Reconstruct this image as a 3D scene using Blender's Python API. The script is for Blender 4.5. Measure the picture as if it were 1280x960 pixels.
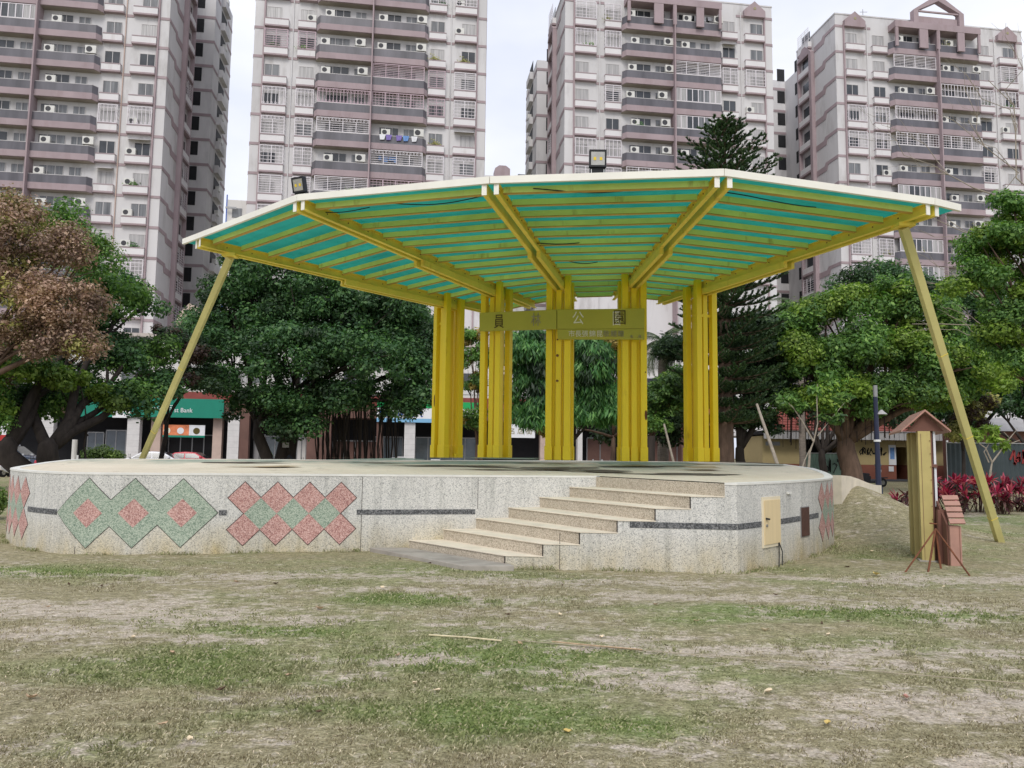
import bpy, math, random
import numpy as np
from mathutils import Vector, Matrix, noise as mnoise

# ------------------------------------------------------------------ camera, light, exposure
SC = bpy.context.scene
for o in list(bpy.data.objects):
    bpy.data.objects.remove(o)
COL = SC.collection
FPX = 961.0
PITCH = 0.0922
ROLL = 0.0125
EYE = 1.55
cam_d = bpy.data.cameras.new('camera')
cam_d.sensor_fit = 'HORIZONTAL'
cam_d.sensor_width = 36.0
cam_d.lens = 36.0 * FPX / 1280.0
cam_d.clip_start = 0.05
cam_d.clip_end = 3000.0
cam = bpy.data.objects.new('camera', cam_d)
COL.objects.link(cam)
cam.matrix_world = Matrix.Translation((0, 0, EYE)) @ Matrix.Rotation(math.pi / 2 + PITCH, 4, 'X') @ Matrix.Rotation(ROLL, 4, 'Z')
SC.camera = cam

world = bpy.data.worlds.new('World')
SC.world = world
world.use_nodes = True
wn, wl = world.node_tree.nodes, world.node_tree.links
wn.clear()
SUN_EL, SUN_AZ = math.radians(46), math.radians(188)   # azimuth measured from +Y, clockwise: behind the camera, a little left
sky = wn.new('ShaderNodeTexSky')
sky.sky_type = 'NISHITA'
sky.sun_disc = False
sky.sun_elevation = SUN_EL
sky.sun_rotation = SUN_AZ
sky.air_density = 1.0
sky.dust_density = 3.0
skm = wn.new('ShaderNodeVectorMath'); skm.operation = 'SCALE'; skm.inputs['Scale'].default_value = 0.10
wl.new(sky.outputs[0], skm.inputs[0])
tc = wn.new('ShaderNodeTexCoord')
cn = wn.new('ShaderNodeTexNoise'); cn.inputs['Scale'].default_value = 1.6; cn.inputs['Detail'].default_value = 5; cn.inputs['Roughness'].default_value = 0.55
cmap = wn.new('ShaderNodeMapping'); cmap.inputs['Scale'].default_value = (1, 1, 2.4)
wl.new(tc.outputs['Generated'], cmap.inputs[0]); wl.new(cmap.outputs[0], cn.inputs['Vector'])
cr = wn.new('ShaderNodeValToRGB')
cr.color_ramp.elements[0].position = 0.36; cr.color_ramp.elements[0].color = (0.64, 0.69, 0.86, 1)
cr.color_ramp.elements[1].position = 0.66; cr.color_ramp.elements[1].color = (0.93, 0.94, 0.99, 1)
wl.new(cn.outputs['Fac'], cr.inputs[0])
cmx = wn.new('ShaderNodeMix'); cmx.data_type = 'RGBA'; cmx.inputs['Factor'].default_value = 0.88
wl.new(skm.outputs[0], cmx.inputs['A']); wl.new(cr.outputs[0], cmx.inputs['B'])
bg = wn.new('ShaderNodeBackground'); bg.inputs['Strength'].default_value = 1.0
wl.new(cmx.outputs['Result'], bg.inputs['Color'])
wo = wn.new('ShaderNodeOutputWorld'); wl.new(bg.outputs[0], wo.inputs['Surface'])

sun_d = bpy.data.lights.new('sun', 'SUN')
sun_d.energy = 1.5
sun_d.angle = math.radians(24)
sun_d.color = (1.0, 0.965, 0.91)
sun = bpy.data.objects.new('sun', sun_d)
COL.objects.link(sun)
sdir = Vector((math.sin(SUN_AZ) * math.cos(SUN_EL), math.cos(SUN_AZ) * math.cos(SUN_EL), math.sin(SUN_EL)))
sun.rotation_euler = sdir.to_track_quat('Z', 'Y').to_euler()
SC.view_settings.view_transform = 'Standard'
SC.view_settings.look = 'None'
SC.view_settings.exposure = 0.30
SC.view_settings.gamma = 1.0
SC.cycles.max_bounces = 6
SC.cycles.transparent_max_bounces = 8

R = random.Random(11)
NR = np.random.default_rng(5)

# ------------------------------------------------------------------ picture point -> place in the world
def ray(x, y):
    u2, v2 = x - 640.0, 480.0 - y
    u = u2 * math.cos(ROLL) - v2 * math.sin(ROLL)
    v = u2 * math.sin(ROLL) + v2 * math.cos(ROLL)
    return Vector((u, FPX * math.cos(PITCH) - v * math.sin(PITCH), FPX * math.sin(PITCH) + v * math.cos(PITCH)))
def at_z(x, y, z=0.0):
    r = ray(x, y); return r * ((z - EYE) / r.z) + Vector((0, 0, EYE))
def at_y(x, y, Y):
    r = ray(x, y); return r * (Y / r.y) + Vector((0, 0, EYE))
def smooth(a, b, t):
    t = min(1.0, max(0.0, (t - a) / (b - a))); return t * t * (3 - 2 * t)

# ------------------------------------------------------------------ materials
MATS = {}
def nodes(name):
    m = bpy.data.materials.new(name); m.use_nodes = True
    n, l = m.node_tree.nodes, m.node_tree.links
    n.clear()
    out = n.new('ShaderNodeOutputMaterial')
    p = n.new('ShaderNodeBsdfPrincipled'); l.new(p.outputs[0], out.inputs['Surface'])
    MATS[name] = m
    return m, n, l, p, out
def c4(c): return (c[0], c[1], c[2], 1)
def pos(n, l, sc=(1, 1, 1)):
    g = n.new('ShaderNodeNewGeometry'); mp = n.new('ShaderNodeMapping'); mp.inputs['Scale'].default_value = sc
    l.new(g.outputs['Position'], mp.inputs[0]); return mp.outputs[0]
def ramp(n, l, src, stops):
    r = n.new('ShaderNodeValToRGB'); e = r.color_ramp.elements
    while len(e) < len(stops): e.new(0.5)
    for i, (p, c) in enumerate(stops):
        e[i].position = p; e[i].color = c4(c)
    l.new(src, r.inputs[0]); return r.outputs[0]
def noise(n, l, vec, scale, detail=3, rough=0.55):
    t = n.new('ShaderNodeTexNoise'); t.inputs['Scale'].default_value = scale; t.inputs['Detail'].default_value = detail
    t.inputs['Roughness'].default_value = rough
    if vec is not None: l.new(vec, t.inputs['Vector'])
    return t.outputs['Fac']
def mixc(n, l, f, a, b, mode='MIX'):
    m = n.new('ShaderNodeMix'); m.data_type = 'RGBA'; m.blend_type = mode
    for s, v in (('Factor', f), ('A', a), ('B', b)):
        if isinstance(v, (int, float)): m.inputs[s].default_value = v
        elif isinstance(v, tuple): m.inputs[s].default_value = c4(v)
        else: l.new(v, m.inputs[s])
    return m.outputs['Result']
def bump(n, l, h, p, strength=0.3, dist=0.01):
    b = n.new('ShaderNodeBump'); b.inputs['Strength'].default_value = strength; b.inputs['Distance'].default_value = dist
    l.new(h, b.inputs['Height']); l.new(b.outputs[0], p.inputs['Normal'])
def mat(name, col, rough=0.7, var=0.18, vs=2.0, stretch=(1, 1, 1), metal=0.0, bmp=0.0, bs=40.0, dirt=None, ds=1.0, dth=(0.55, 0.7), spec=0.3):
    m, n, l, p, out = nodes(name)
    P = pos(n, l, stretch)
    f = noise(n, l, P, vs, 5, 0.6)
    lo = tuple(c * (1 - var) for c in col); hi = tuple(min(1, c * (1 + var)) for c in col)
    c = ramp(n, l, f, [(0.3, lo), (0.7, hi)])
    if dirt:
        g = noise(n, l, pos(n, l, (1, 1, 0.25)), ds, 6, 0.65)
        fr = ramp(n, l, g, [(dth[0], (0, 0, 0)), (dth[1], (1, 1, 1))])
        c = mixc(n, l, fr, c, dirt)
    l.new(c, p.inputs['Base Color'])
    p.inputs['Roughness'].default_value = rough; p.inputs['Metallic'].default_value = metal
    p.inputs['Specular IOR Level'].default_value = spec
    if bmp: bump(n, l, noise(n, l, pos(n, l), bs, 3), p, bmp)
    return m

def aggregate(name, stops, cell=55.0, grime=None):
    # exposed pebble wash: many small stones, each with a colour of its own
    m, n, l, p, out = nodes(name)
    v = n.new('ShaderNodeTexVoronoi'); v.inputs['Scale'].default_value = cell
    l.new(pos(n, l), v.inputs['Vector'])
    sep = n.new('ShaderNodeSeparateColor'); l.new(v.outputs['Color'], sep.inputs[0])
    c = ramp(n, l, sep.outputs[0], stops)
    big = noise(n, l, pos(n, l), 1.1, 5, 0.6)
    c = mixc(n, l, 0.55, c, ramp(n, l, big, [(0.3, (0.80, 0.80, 0.80)), (0.7, (1.1, 1.1, 1.1))]), 'MULTIPLY')
    if grime:
        g = n.new('ShaderNodeNewGeometry'); sp = n.new('ShaderNodeSeparateXYZ'); l.new(g.outputs['Position'], sp.inputs[0])
        ad = n.new('ShaderNodeMath'); ad.operation = 'MULTIPLY_ADD'; ad.inputs[1].default_value = -2.0; ad.inputs[2].default_value = 1.15
        l.new(sp.outputs['Z'], ad.inputs[0])
        nm = n.new('ShaderNodeMath'); nm.operation = 'MULTIPLY'; l.new(ad.outputs[0], nm.inputs[0])
        l.new(ramp(n, l, noise(n, l, pos(n, l, (1, 1, 0.5)), 1.7, 6, 0.65), [(0.30, (0.15, 0.15, 0.15)), (0.68, (1, 1, 1))]), nm.inputs[1])
        nm.use_clamp = True
        c = mixc(n, l, nm.outputs[0], c, mixc(n, l, 1.0, c, grime, 'MULTIPLY'))
        # rain streaks hanging from the rim
        st = noise(n, l, pos(n, l, (5, 5, 0.35)), 1.6, 4, 0.7)
        c = mixc(n, l, ramp(n, l, st, [(0.50, (0, 0, 0)), (0.70, (0.7, 0.7, 0.7))]), c, mixc(n, l, 1.0, c, (0.66, 0.67, 0.66), 'MULTIPLY'))
    l.new(c, p.inputs['Base Color']); p.inputs['Roughness'].default_value = 0.85; p.inputs['Specular IOR Level'].default_value = 0.2
    bump(n, l, v.outputs['Distance'], p, 0.35, 0.006)
    return m

def leafmat(name, dark, mid, light, trans=0.3, clump=0.55, rough=0.5, spec=0.35):
    m, n, l, p, out = nodes(name)
    g = n.new('ShaderNodeNewGeometry')
    a = ramp(n, l, g.outputs['Random Per Island'], [(0.0, dark), (0.55, mid), (1.0, light)])
    nz = noise(n, l, pos(n, l), clump, 4, 0.6)
    k = ramp(n, l, nz, [(0.34, (0.62, 0.62, 0.60)), (0.66, (1.45, 1.4, 1.2))])
    c = mixc(n, l, 1.0, a, k, 'MULTIPLY')
    l.new(c, p.inputs['Base Color']); p.inputs['Roughness'].default_value = rough
    p.inputs['Specular IOR Level'].default_value = spec
    t = n.new('ShaderNodeBsdfTranslucent'); l.new(mixc(n, l, 1.0, c, (1.2, 1.5, 0.7), 'MULTIPLY'), t.inputs['Color'])
    mx = n.new('ShaderNodeMixShader'); mx.inputs[0].default_value = trans
    l.new(p.outputs[0], mx.inputs[1]); l.new(t.outputs[0], mx.inputs[2]); l.new(mx.outputs[0], out.inputs['Surface'])
    return m

aggregate('wall_pebbles', [(0.0, (0.27, 0.27, 0.26)), (0.12, (0.41, 0.41, 0.39)), (0.25, (0.53, 0.525, 0.50)), (0.55, (0.62, 0.61, 0.57)), (1.0, (0.72, 0.705, 0.65))], 95, grime=(0.80, 0.68, 0.42))
aggregate('step_pebbles', [(0.0, (0.28, 0.235, 0.175)), (0.4, (0.47, 0.405, 0.31)), (1.0, (0.64, 0.57, 0.46))], 90)
aggregate('pink_pebbles', [(0.0, (0.26, 0.13, 0.12)), (0.35, (0.46, 0.25, 0.22)), (1.0, (0.68, 0.47, 0.42))], 85)
aggregate('green_pebbles', [(0.0, (0.16, 0.22, 0.17)), (0.4, (0.30, 0.37, 0.29)), (1.0, (0.50, 0.55, 0.45))], 85)
aggregate('dark_pebbles', [(0.0, (0.05, 0.05, 0.05)), (0.5, (0.11, 0.115, 0.12)), (1.0, (0.24, 0.24, 0.24))], 60)
mat('rim_white', (0.70, 0.69, 0.64), 0.8, 0.10, 3)
mat('tile_line', (0.05, 0.04, 0.035), 0.8)
mat('tread', (0.74, 0.66, 0.53), 0.85, 0.12, 3, bmp=0.2, bs=120)
mat('kerb_stone', (0.34, 0.31, 0.27), 0.9, 0.2, 4, bmp=0.3, bs=60)
mat('yellow_post', (0.86, 0.63, 0.022), 0.45, 0.08, 1.2, stretch=(1, 1, 0.4), dirt=(0.50, 0.31, 0.02), ds=3.2, dth=(0.62, 0.80), bmp=0.08, bs=30)
mat('yellow_beam', (0.83, 0.66, 0.10), 0.5, 0.10, 1.5, dirt=(0.45, 0.29, 0.04), ds=2.0, dth=(0.60, 0.80))
mat('yellow_purlin', (0.82, 0.88, 0.24), 0.5, 0.12, 1.5, dirt=(0.40, 0.26, 0.05), ds=3.0, dth=(0.6, 0.8))
mat('pale_yellow', (0.58, 0.53, 0.22), 0.55, 0.10, 1.5, dirt=(0.44, 0.35, 0.14), ds=1.8, dth=(0.58, 0.78))
mat('sign_yellow', (0.42, 0.38, 0.045), 0.5, 0.08, 1.0)
mat('fascia_cream', (0.80, 0.78, 0.70), 0.5, 0.05, 2, dirt=(0.55, 0.48, 0.34), ds=3.0, dth=(0.62, 0.8))
mat('rust', (0.16, 0.06, 0.03), 0.85, 0.35, 8)
mat('glyph_dark', (0.10, 0.075, 0.02), 0.8)
mat('glyph_pale', (0.74, 0.70, 0.54), 0.6, 0.1)
mat('glyph_mid', (0.30, 0.27, 0.15), 0.6, 0.35, 20)
mat('lamp_black', (0.02, 0.021, 0.024), 0.45)
mat('lamp_reflector', (0.45, 0.44, 0.40), 0.25, 0.2, 6, metal=0.6)
mat('led_yellow', (0.85, 0.62, 0.06), 0.5)
def sheetmat():
    m, n, l, p, out = nodes('teal_sheet')
    f = noise(n, l, pos(n, l, (1, 1, 1)), 0.9, 5, 0.6)
    f2 = noise(n, l, pos(n, l, (6, 6, 6)), 1.0, 5, 0.6)
    c = ramp(n, l, f, [(0.3, (0.105, 0.41, 0.355)), (0.7, (0.14, 0.51, 0.445))])
    c = mixc(n, l, ramp(n, l, f2, [(0.55, (0, 0, 0)), (0.8, (0.6, 0.6, 0.6))]), c, (0.04, 0.34, 0.27))
    t = n.new('ShaderNodeBsdfTranslucent'); l.new(c, t.inputs['Color'])
    l.new(c, p.inputs['Base Color']); p.inputs['Roughness'].default_value = 0.35
    mx = n.new('ShaderNodeMixShader'); mx.inputs[0].default_value = 0.85
    l.new(p.outputs[0], mx.inputs[1]); l.new(t.outputs[0], mx.inputs[2]); l.new(mx.outputs[0], out.inputs['Surface'])
sheetmat()
mat('tower_white', (0.575, 0.56, 0.555), 0.75, 0.09, 0.25, stretch=(1, 1, 0.3), dirt=(0.38, 0.36, 0.345), ds=0.55, dth=(0.52, 0.74))
mat('tower_side', (0.63, 0.615, 0.61), 0.8, 0.08, 0.3, stretch=(1, 1, 0.3), dirt=(0.36, 0.35, 0.35), ds=0.3, dth=(0.5, 0.78))
mat('box_white', (0.66, 0.64, 0.635), 0.75, 0.05, 0.5, dirt=(0.50, 0.46, 0.44), ds=0.9, dth=(0.58, 0.8))
mat('tower_mauve', (0.345, 0.272, 0.282), 0.75, 0.10, 0.5, dirt=(0.27, 0.20, 0.20), ds=0.6, dth=(0.52, 0.78))
mat('balcony_panel', (0.11, 0.105, 0.118), 0.3, 0.35, 0.8, stretch=(1, 1, 0.15), spec=0.5)
mat('back_wall', (0.42, 0.41, 0.40), 0.8, 0.08, 0.6)
mat('soffit', (0.36, 0.32, 0.27), 0.85, 0.15, 0.6)
mat('frame_pale', (0.52, 0.50, 0.49), 0.5, 0.05)
mat('grille_white', (0.68, 0.64, 0.66), 0.5, 0.05)
mat('grille_pink', (0.50, 0.38, 0.42), 0.5, 0.05)
mat('pane_dark', (0.045, 0.05, 0.055), 0.12, 0.4, 0.6, spec=0.6)
mat('pane_curtain', (0.36, 0.35, 0.345), 0.35, 0.35, 1.3, stretch=(6, 6, 0.2), spec=0.5)
mat('pane_grey', (0.15, 0.155, 0.16), 0.18, 0.45, 1.0, stretch=(4, 4, 0.3), spec=0.6)
mat('ac_white', (0.62, 0.61, 0.57), 0.5, 0.08)
mat('ac_dark', (0.05, 0.05, 0.055), 0.6)
mat('bark', (0.11, 0.072, 0.052), 0.95, 0.4, 5, stretch=(1, 1, 0.3), bmp=0.6, bs=14)
mat('bark_dark', (0.035, 0.028, 0.024), 0.95, 0.4, 5, stretch=(1, 1, 0.3), bmp=0.6, bs=14)
mat('bark_pale', (0.30, 0.26, 0.21), 0.9, 0.25, 7, bmp=0.4, bs=20)
mat('palm_bark', (0.20, 0.17, 0.145), 0.95, 0.35, 9, stretch=(0.4, 0.4, 2), bmp=0.5, bs=16)
leafmat('leaf_banyan', (0.027, 0.068, 0.031), (0.054, 0.131, 0.052), (0.116, 0.223, 0.077))
leafmat('leaf_green', (0.046, 0.107, 0.031), (0.100, 0.208, 0.054), (0.199, 0.330, 0.085))
leafmat('leaf_lime', (0.086, 0.147, 0.025), (0.159, 0.261, 0.040), (0.272, 0.374, 0.079))
leafmat('leaf_mango', (0.031, 0.100, 0.034), (0.068, 0.192, 0.055), (0.169, 0.337, 0.107))
leafmat('leaf_dark', (0.014, 0.033, 0.017), (0.026, 0.057, 0.026), (0.053, 0.094, 0.040))
leafmat('leaf_conifer', (0.017, 0.042, 0.019), (0.033, 0.073, 0.028), (0.071, 0.124, 0.047), trans=0.1)
leafmat('leaf_olive', (0.138, 0.146, 0.046), (0.261, 0.254, 0.085), (0.414, 0.384, 0.153))
leafmat('leaf_brown', (0.15, 0.085, 0.070), (0.31, 0.20, 0.17), (0.50, 0.37, 0.32), clump=0.9)
leafmat('leaf_purple', (0.030, 0.016, 0.016), (0.055, 0.030, 0.026), (0.085, 0.06, 0.04))
leafmat('leaf_gold', (0.16, 0.13, 0.04), (0.33, 0.25, 0.07), (0.50, 0.38, 0.14))
leafmat('leaf_palm', (0.05, 0.075, 0.04), (0.10, 0.14, 0.075), (0.19, 0.23, 0.13))
leafmat('leaf_red', (0.16, 0.008, 0.035), (0.38, 0.018, 0.085), (0.62, 0.20, 0.27), clump=1.5)
leafmat('leaf_plum', (0.04, 0.010, 0.016), (0.075, 0.022, 0.030), (0.14, 0.06, 0.06), clump=1.5)
leafmat('leaf_hedge', (0.052, 0.091, 0.026), (0.104, 0.169, 0.046), (0.169, 0.247, 0.072))
mat('dry_leaf', (0.42, 0.30, 0.19), 0.7, 0.3, 30)
mat('dry_leaf_dark', (0.10, 0.060, 0.035), 0.7, 0.3, 30)
mat('dry_leaf_pale', (0.66, 0.55, 0.38), 0.7, 0.2, 30)
mat('dry_leaf_yellow', (0.56, 0.42, 0.14), 0.6, 0.15, 30)
mat('dry_leaf_red', (0.46, 0.24, 0.19), 0.6, 0.2, 30)
mat('rope', (0.36, 0.31, 0.23), 0.9, 0.25, 12)
mat('bamboo', (0.60, 0.52, 0.34), 0.7, 0.2, 10)
mat('kiosk_roof', (0.38, 0.21, 0.165), 0.65, 0.12, 3)
mat('kiosk_dark', (0.16, 0.075, 0.055), 0.7, 0.15, 3)
mat('kiosk_yellow', (0.46, 0.38, 0.15), 0.55, 0.10, 2.5, dirt=(0.34, 0.24, 0.10), ds=4, dth=(0.6, 0.8))
mat('board_white', (0.66, 0.66, 0.68), 0.5, 0.06, 3)
mat('hut_wood', (0.40, 0.225, 0.175), 0.65, 0.12, 6)
mat('door_cream', (0.70, 0.56, 0.33), 0.5, 0.06, 3, stretch=(6, 6, 0.3))
mat('door_frame', (0.72, 0.64, 0.47), 0.5, 0.06)
mat('panel_brown', (0.085, 0.040, 0.030), 0.6, 0.25, 12)
mat('metal_grey', (0.30, 0.30, 0.30), 0.4, 0.1, 4, metal=0.5)
mat('cable_black', (0.03, 0.03, 0.03), 0.6)
mat('lamp_blue', (0.025, 0.030, 0.060), 0.4, 0.1)
mat('white_paint', (0.74, 0.74, 0.74), 0.5, 0.05)
mat('wall_yellow', (0.47, 0.37, 0.18), 0.8, 0.08, 1)
mat('wall_brick', (0.27, 0.10, 0.065), 0.8, 0.12, 1)
mat('roof_red', (0.20, 0.055, 0.042), 0.75, 0.2, 2)
mat('eave_white', (0.36, 0.35, 0.345), 0.7, 0.12, 2)
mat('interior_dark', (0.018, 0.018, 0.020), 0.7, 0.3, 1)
mat('corrugated', (0.11, 0.17, 0.14), 0.5, 0.18, 0.8, metal=0.1)
mat('corrugated_dark', (0.045, 0.06, 0.065), 0.5, 0.18, 0.8, metal=0.1)
mat('graffiti_black', (0.02, 0.02, 0.02), 0.8)
mat('graffiti_red', (0.22, 0.03, 0.03), 0.8)
mat('asphalt', (0.06, 0.06, 0.062), 0.9, 0.2, 1.5, bmp=0.3, bs=60)
mat('paving', (0.40, 0.37, 0.34), 0.85, 0.12, 1.5)
mat('path_pink', (0.42, 0.30, 0.26), 0.85, 0.12, 2)
mat('line_white', (0.72, 0.72, 0.70), 0.7, 0.1)
mat('podium_beige', (0.50, 0.44, 0.40), 0.8, 0.08, 0.4, dirt=(0.34, 0.29, 0.26), ds=0.5)
mat('podium_pale', (0.62, 0.60, 0.57), 0.8, 0.06, 0.4, dirt=(0.45, 0.42, 0.40), ds=0.6)
mat('pillar_tile', (0.60, 0.58, 0.56), 0.7, 0.08, 2)
mat('pillar_pink', (0.50, 0.38, 0.32), 0.7, 0.08, 2)
mat('shop_brown', (0.13, 0.07, 0.055), 0.7, 0.2, 0.8)
mat('pediment_pink', (0.56, 0.44, 0.38), 0.75, 0.06, 0.5)
mat('sign_green', (0.012, 0.21, 0.14), 0.45, 0.05)
mat('sign_bright_green', (0.02, 0.36, 0.10), 0.45, 0.03)
mat('sign_white', (0.76, 0.76, 0.76), 0.45, 0.03)
mat('sign_sky', (0.22, 0.45, 0.66), 0.45, 0.03)
mat('sign_blue', (0.015, 0.07, 0.36), 0.45, 0.03)
mat('sign_red', (0.42, 0.035, 0.03), 0.5, 0.05)
mat('awning_red', (0.24, 0.060, 0.050), 0.7, 0.15, 2)
mat('banner_orange', (0.62, 0.20, 0.09), 0.6, 0.35, 2.0)
mat('shop_glass', (0.09, 0.11, 0.12), 0.08, 0.4, 0.7, spec=0.7)
mat('car_blue', (0.035, 0.050, 0.085), 0.25, 0.05, spec=0.6)
mat('car_white', (0.74, 0.74, 0.76), 0.25, 0.03, spec=0.6)
mat('car_red', (0.50, 0.03, 0.05), 0.25, 0.05, spec=0.6)
mat('car_glass', (0.03, 0.035, 0.04), 0.06, 0.05, spec=0.7)
mat('tyre', (0.02, 0.02, 0.02), 0.9)
mat('chrome', (0.6, 0.6, 0.62), 0.25, 0.05, metal=0.9)
mat('lens_clear', (0.75, 0.75, 0.72), 0.15)
mat('lens_red', (0.5, 0.02, 0.02), 0.2)
mat('seat_black', (0.025, 0.025, 0.028), 0.6)
mat('skin', (0.42, 0.25, 0.18), 0.6)
mat('cloth_dark', (0.04, 0.045, 0.06), 0.85, 0.15)
mat('cloth_purple', (0.20, 0.15, 0.38), 0.85, 0.2, 4)
mat('cloth_blue', (0.15, 0.28, 0.55), 0.85, 0.2, 4)
mat('cloth_white', (0.70, 0.70, 0.72), 0.85, 0.1)
mat('cloth_red', (0.45, 0.05, 0.06), 0.85, 0.1)

# ------------------------------------------------------------------ mesh building
def put(name, mesh, parent=None):
    o = bpy.data.objects.new(name, mesh); COL.objects.link(o)
    if parent is not None: o.parent = parent
    return o
def tag(o, label=None, cat=None, group=None, kind=None):
    if label: o['label'] = label
    if cat: o['category'] = cat
    if group: o['group'] = group
    if kind: o['kind'] = kind
    return o
def thing(name, label, cat, loc=(0, 0, 0), rz=0.0, group=None):
    o = bpy.data.objects.new(name, None); COL.objects.link(o)
    o.empty_display_size = 0.2
    o.location = loc; o.rotation_euler = (0, 0, rz)
    return tag(o, label, cat, group)
def base_of(p):
    v = Vector((0, 0, 0))
    while p is not None: v = v + p.location; p = p.parent
    return v

class MB:
    def __init__(s): s.v = []; s.f = []; s.m = []; s.mi = 0
    def face(s, pts):
        b = len(s.v); s.v += [tuple(p) for p in pts]; s.f.append(tuple(range(b, b + len(pts)))); s.m.append(s.mi)
    def box(s, x0, x1, y0, y1, z0, z1):
        s.hexa([(x0, y0, z0), (x1, y0, z0), (x1, y1, z0), (x0, y1, z0), (x0, y0, z1), (x1, y0, z1), (x1, y1, z1), (x0, y1, z1)]); return s
    def hexa(s, p):
        b = len(s.v); s.v += [tuple(q) for q in p]
        for f in ((3, 2, 1, 0), (4, 5, 6, 7), (0, 1, 5, 4), (1, 2, 6, 5), (2, 3, 7, 6), (3, 0, 4, 7)):
            s.f.append(tuple(b + i for i in f)); s.m.append(s.mi)
        return s
    def prism(s, poly, z0, z1, mside=None):
        # poly counter-clockwise; z0, z1 numbers or functions of (x, y)
        n = len(poly); b = len(s.v)
        g0 = z0 if callable(z0) else (lambda x, y: z0); g1 = z1 if callable(z1) else (lambda x, y: z1)
        s.v += [(x, y, g0(x, y)) for x, y in poly] + [(x, y, g1(x, y)) for x, y in poly]
        s.f.append(tuple(b + i for i in reversed(range(n)))); s.m.append(s.mi)
        s.f.append(tuple(b + n + i for i in range(n))); s.m.append(s.mi)
        for i in range(n):
            j = (i + 1) % n
            s.f.append((b + i, b + j, b + n + j, b + n + i)); s.m.append(s.mi if mside is None else mside[i])
        return s
    def beam(s, p, q, w, h, up=(0, 0, 1)):
        # bar from p to q, w across, h along "up"; p, q on its centre line
        p = Vector(p); q = Vector(q); d = (q - p).normalized(); u = Vector(up)
        a = d.cross(u)
        if a.length < 1e-4: a = d.cross(Vector((0, 1, 0)))
        a.normalize(); u = a.cross(d).normalized(); a *= w / 2; u *= h / 2
        s.hexa([p - a - u, p + a - u, q + a - u, q - a - u, p - a + u, p + a + u, q + a + u, q - a + u]); return s
    def tube(s, pts, rad, n=8, cap=True):
        pts = [Vector(p) for p in pts]; rings = []
        if not hasattr(rad, '__len__'): rad = [rad] * len(pts)
        ref = Vector((0.31, 0.17, 0.93))
        for i, p in enumerate(pts):
            d = (pts[min(i + 1, len(pts) - 1)] - pts[max(i - 1, 0)]).normalized()
            a = d.cross(ref)
            if a.length < 1e-3: a = d.cross(Vector((1, 0, 0)))
            a.normalize(); b = d.cross(a); r0 = len(s.v)
            for k in range(n):
                t = 2 * math.pi * k / n
                s.v.append(tuple(p + (a * math.cos(t) + b * math.sin(t)) * rad[i]))
            rings.append(r0)
        for i in range(len(rings) - 1):
            for k in range(n):
                k2 = (k + 1) % n
                s.f.append((rings[i] + k, rings[i] + k2, rings[i + 1] + k2, rings[i + 1] + k)); s.m.append(s.mi)
        if cap:
            s.f.append(tuple(rings[0] + k for k in reversed(range(n)))); s.m.append(s.mi)
            s.f.append(tuple(rings[-1] + k for k in range(n))); s.m.append(s.mi)
        return s
    def disc(s, c, r, axis, h, n=20):
        c = Vector(c); a = Vector(axis).normalized() * (h / 2)
        return s.tube([c - a, c + a], r, n)
    def mesh(s, name, mats, off=(0, 0, 0), smooth=False):
        me = bpy.data.meshes.new(name)
        me.from_pydata([(x - off[0], y - off[1], z - off[2]) for x, y, z in s.v], [], s.f)
        for m in (mats if isinstance(mats, (list, tuple)) else [mats]): me.materials.append(MATS[m])
        if any(s.m): me.polygons.foreach_set('material_index', s.m)
        if smooth: me.polygons.foreach_set('use_smooth', [True] * len(me.polygons))
        me.update(); return me
    def build(s, name, mats, parent=None, local=False, smooth=False, bevel=0.0):
        # vertices in world coordinates unless local
        off = (0, 0, 0) if (local or parent is None) else base_of(parent)
        o = put(name, s.mesh(name, mats, off, smooth), parent)
        if bevel:
            b = o.modifiers.new('bevel', 'BEVEL'); b.width = bevel; b.segments = 2; b.limit_method = 'ANGLE'
        return o
    def solo(s, name, mats, label, cat, group=None, smooth=False, bevel=0.0, kind=None):
        # a top-level thing that is one mesh, origin at its base
        xs = [p[0] for p in s.v]; ys = [p[1] for p in s.v]; zs = [p[2] for p in s.v]
        c = ((min(xs) + max(xs)) / 2, (min(ys) + max(ys)) / 2, min(zs))
        o = put(name, s.mesh(name, mats, c, smooth)); o.location = c
        if bevel:
            b = o.modifiers.new('bevel', 'BEVEL'); b.width = bevel; b.segments = 2; b.limit_method = 'ANGLE'
        return tag(o, label, cat, group, kind)

CACHE = {}
def shared(key, name, mats, fn, parent, loc=(0, 0, 0), rz=0.0, sx=1.0):
    # alike pieces share one mesh
    if key not in CACHE:
        b = MB(); fn(b); CACHE[key] = b.mesh(name, mats)
    o = put(name, CACHE[key], parent); o.location = loc
    if rz: o.rotation_euler = (0, 0, rz)
    if sx != 1.0: o.scale = (sx, 1, 1)
    return o
def copy_tree(o, parent=None):
    c = o.copy(); COL.objects.link(c)
    if parent is not None: c.parent = parent
    for ch in list(o.children): copy_tree(ch, c)
    return c

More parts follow.
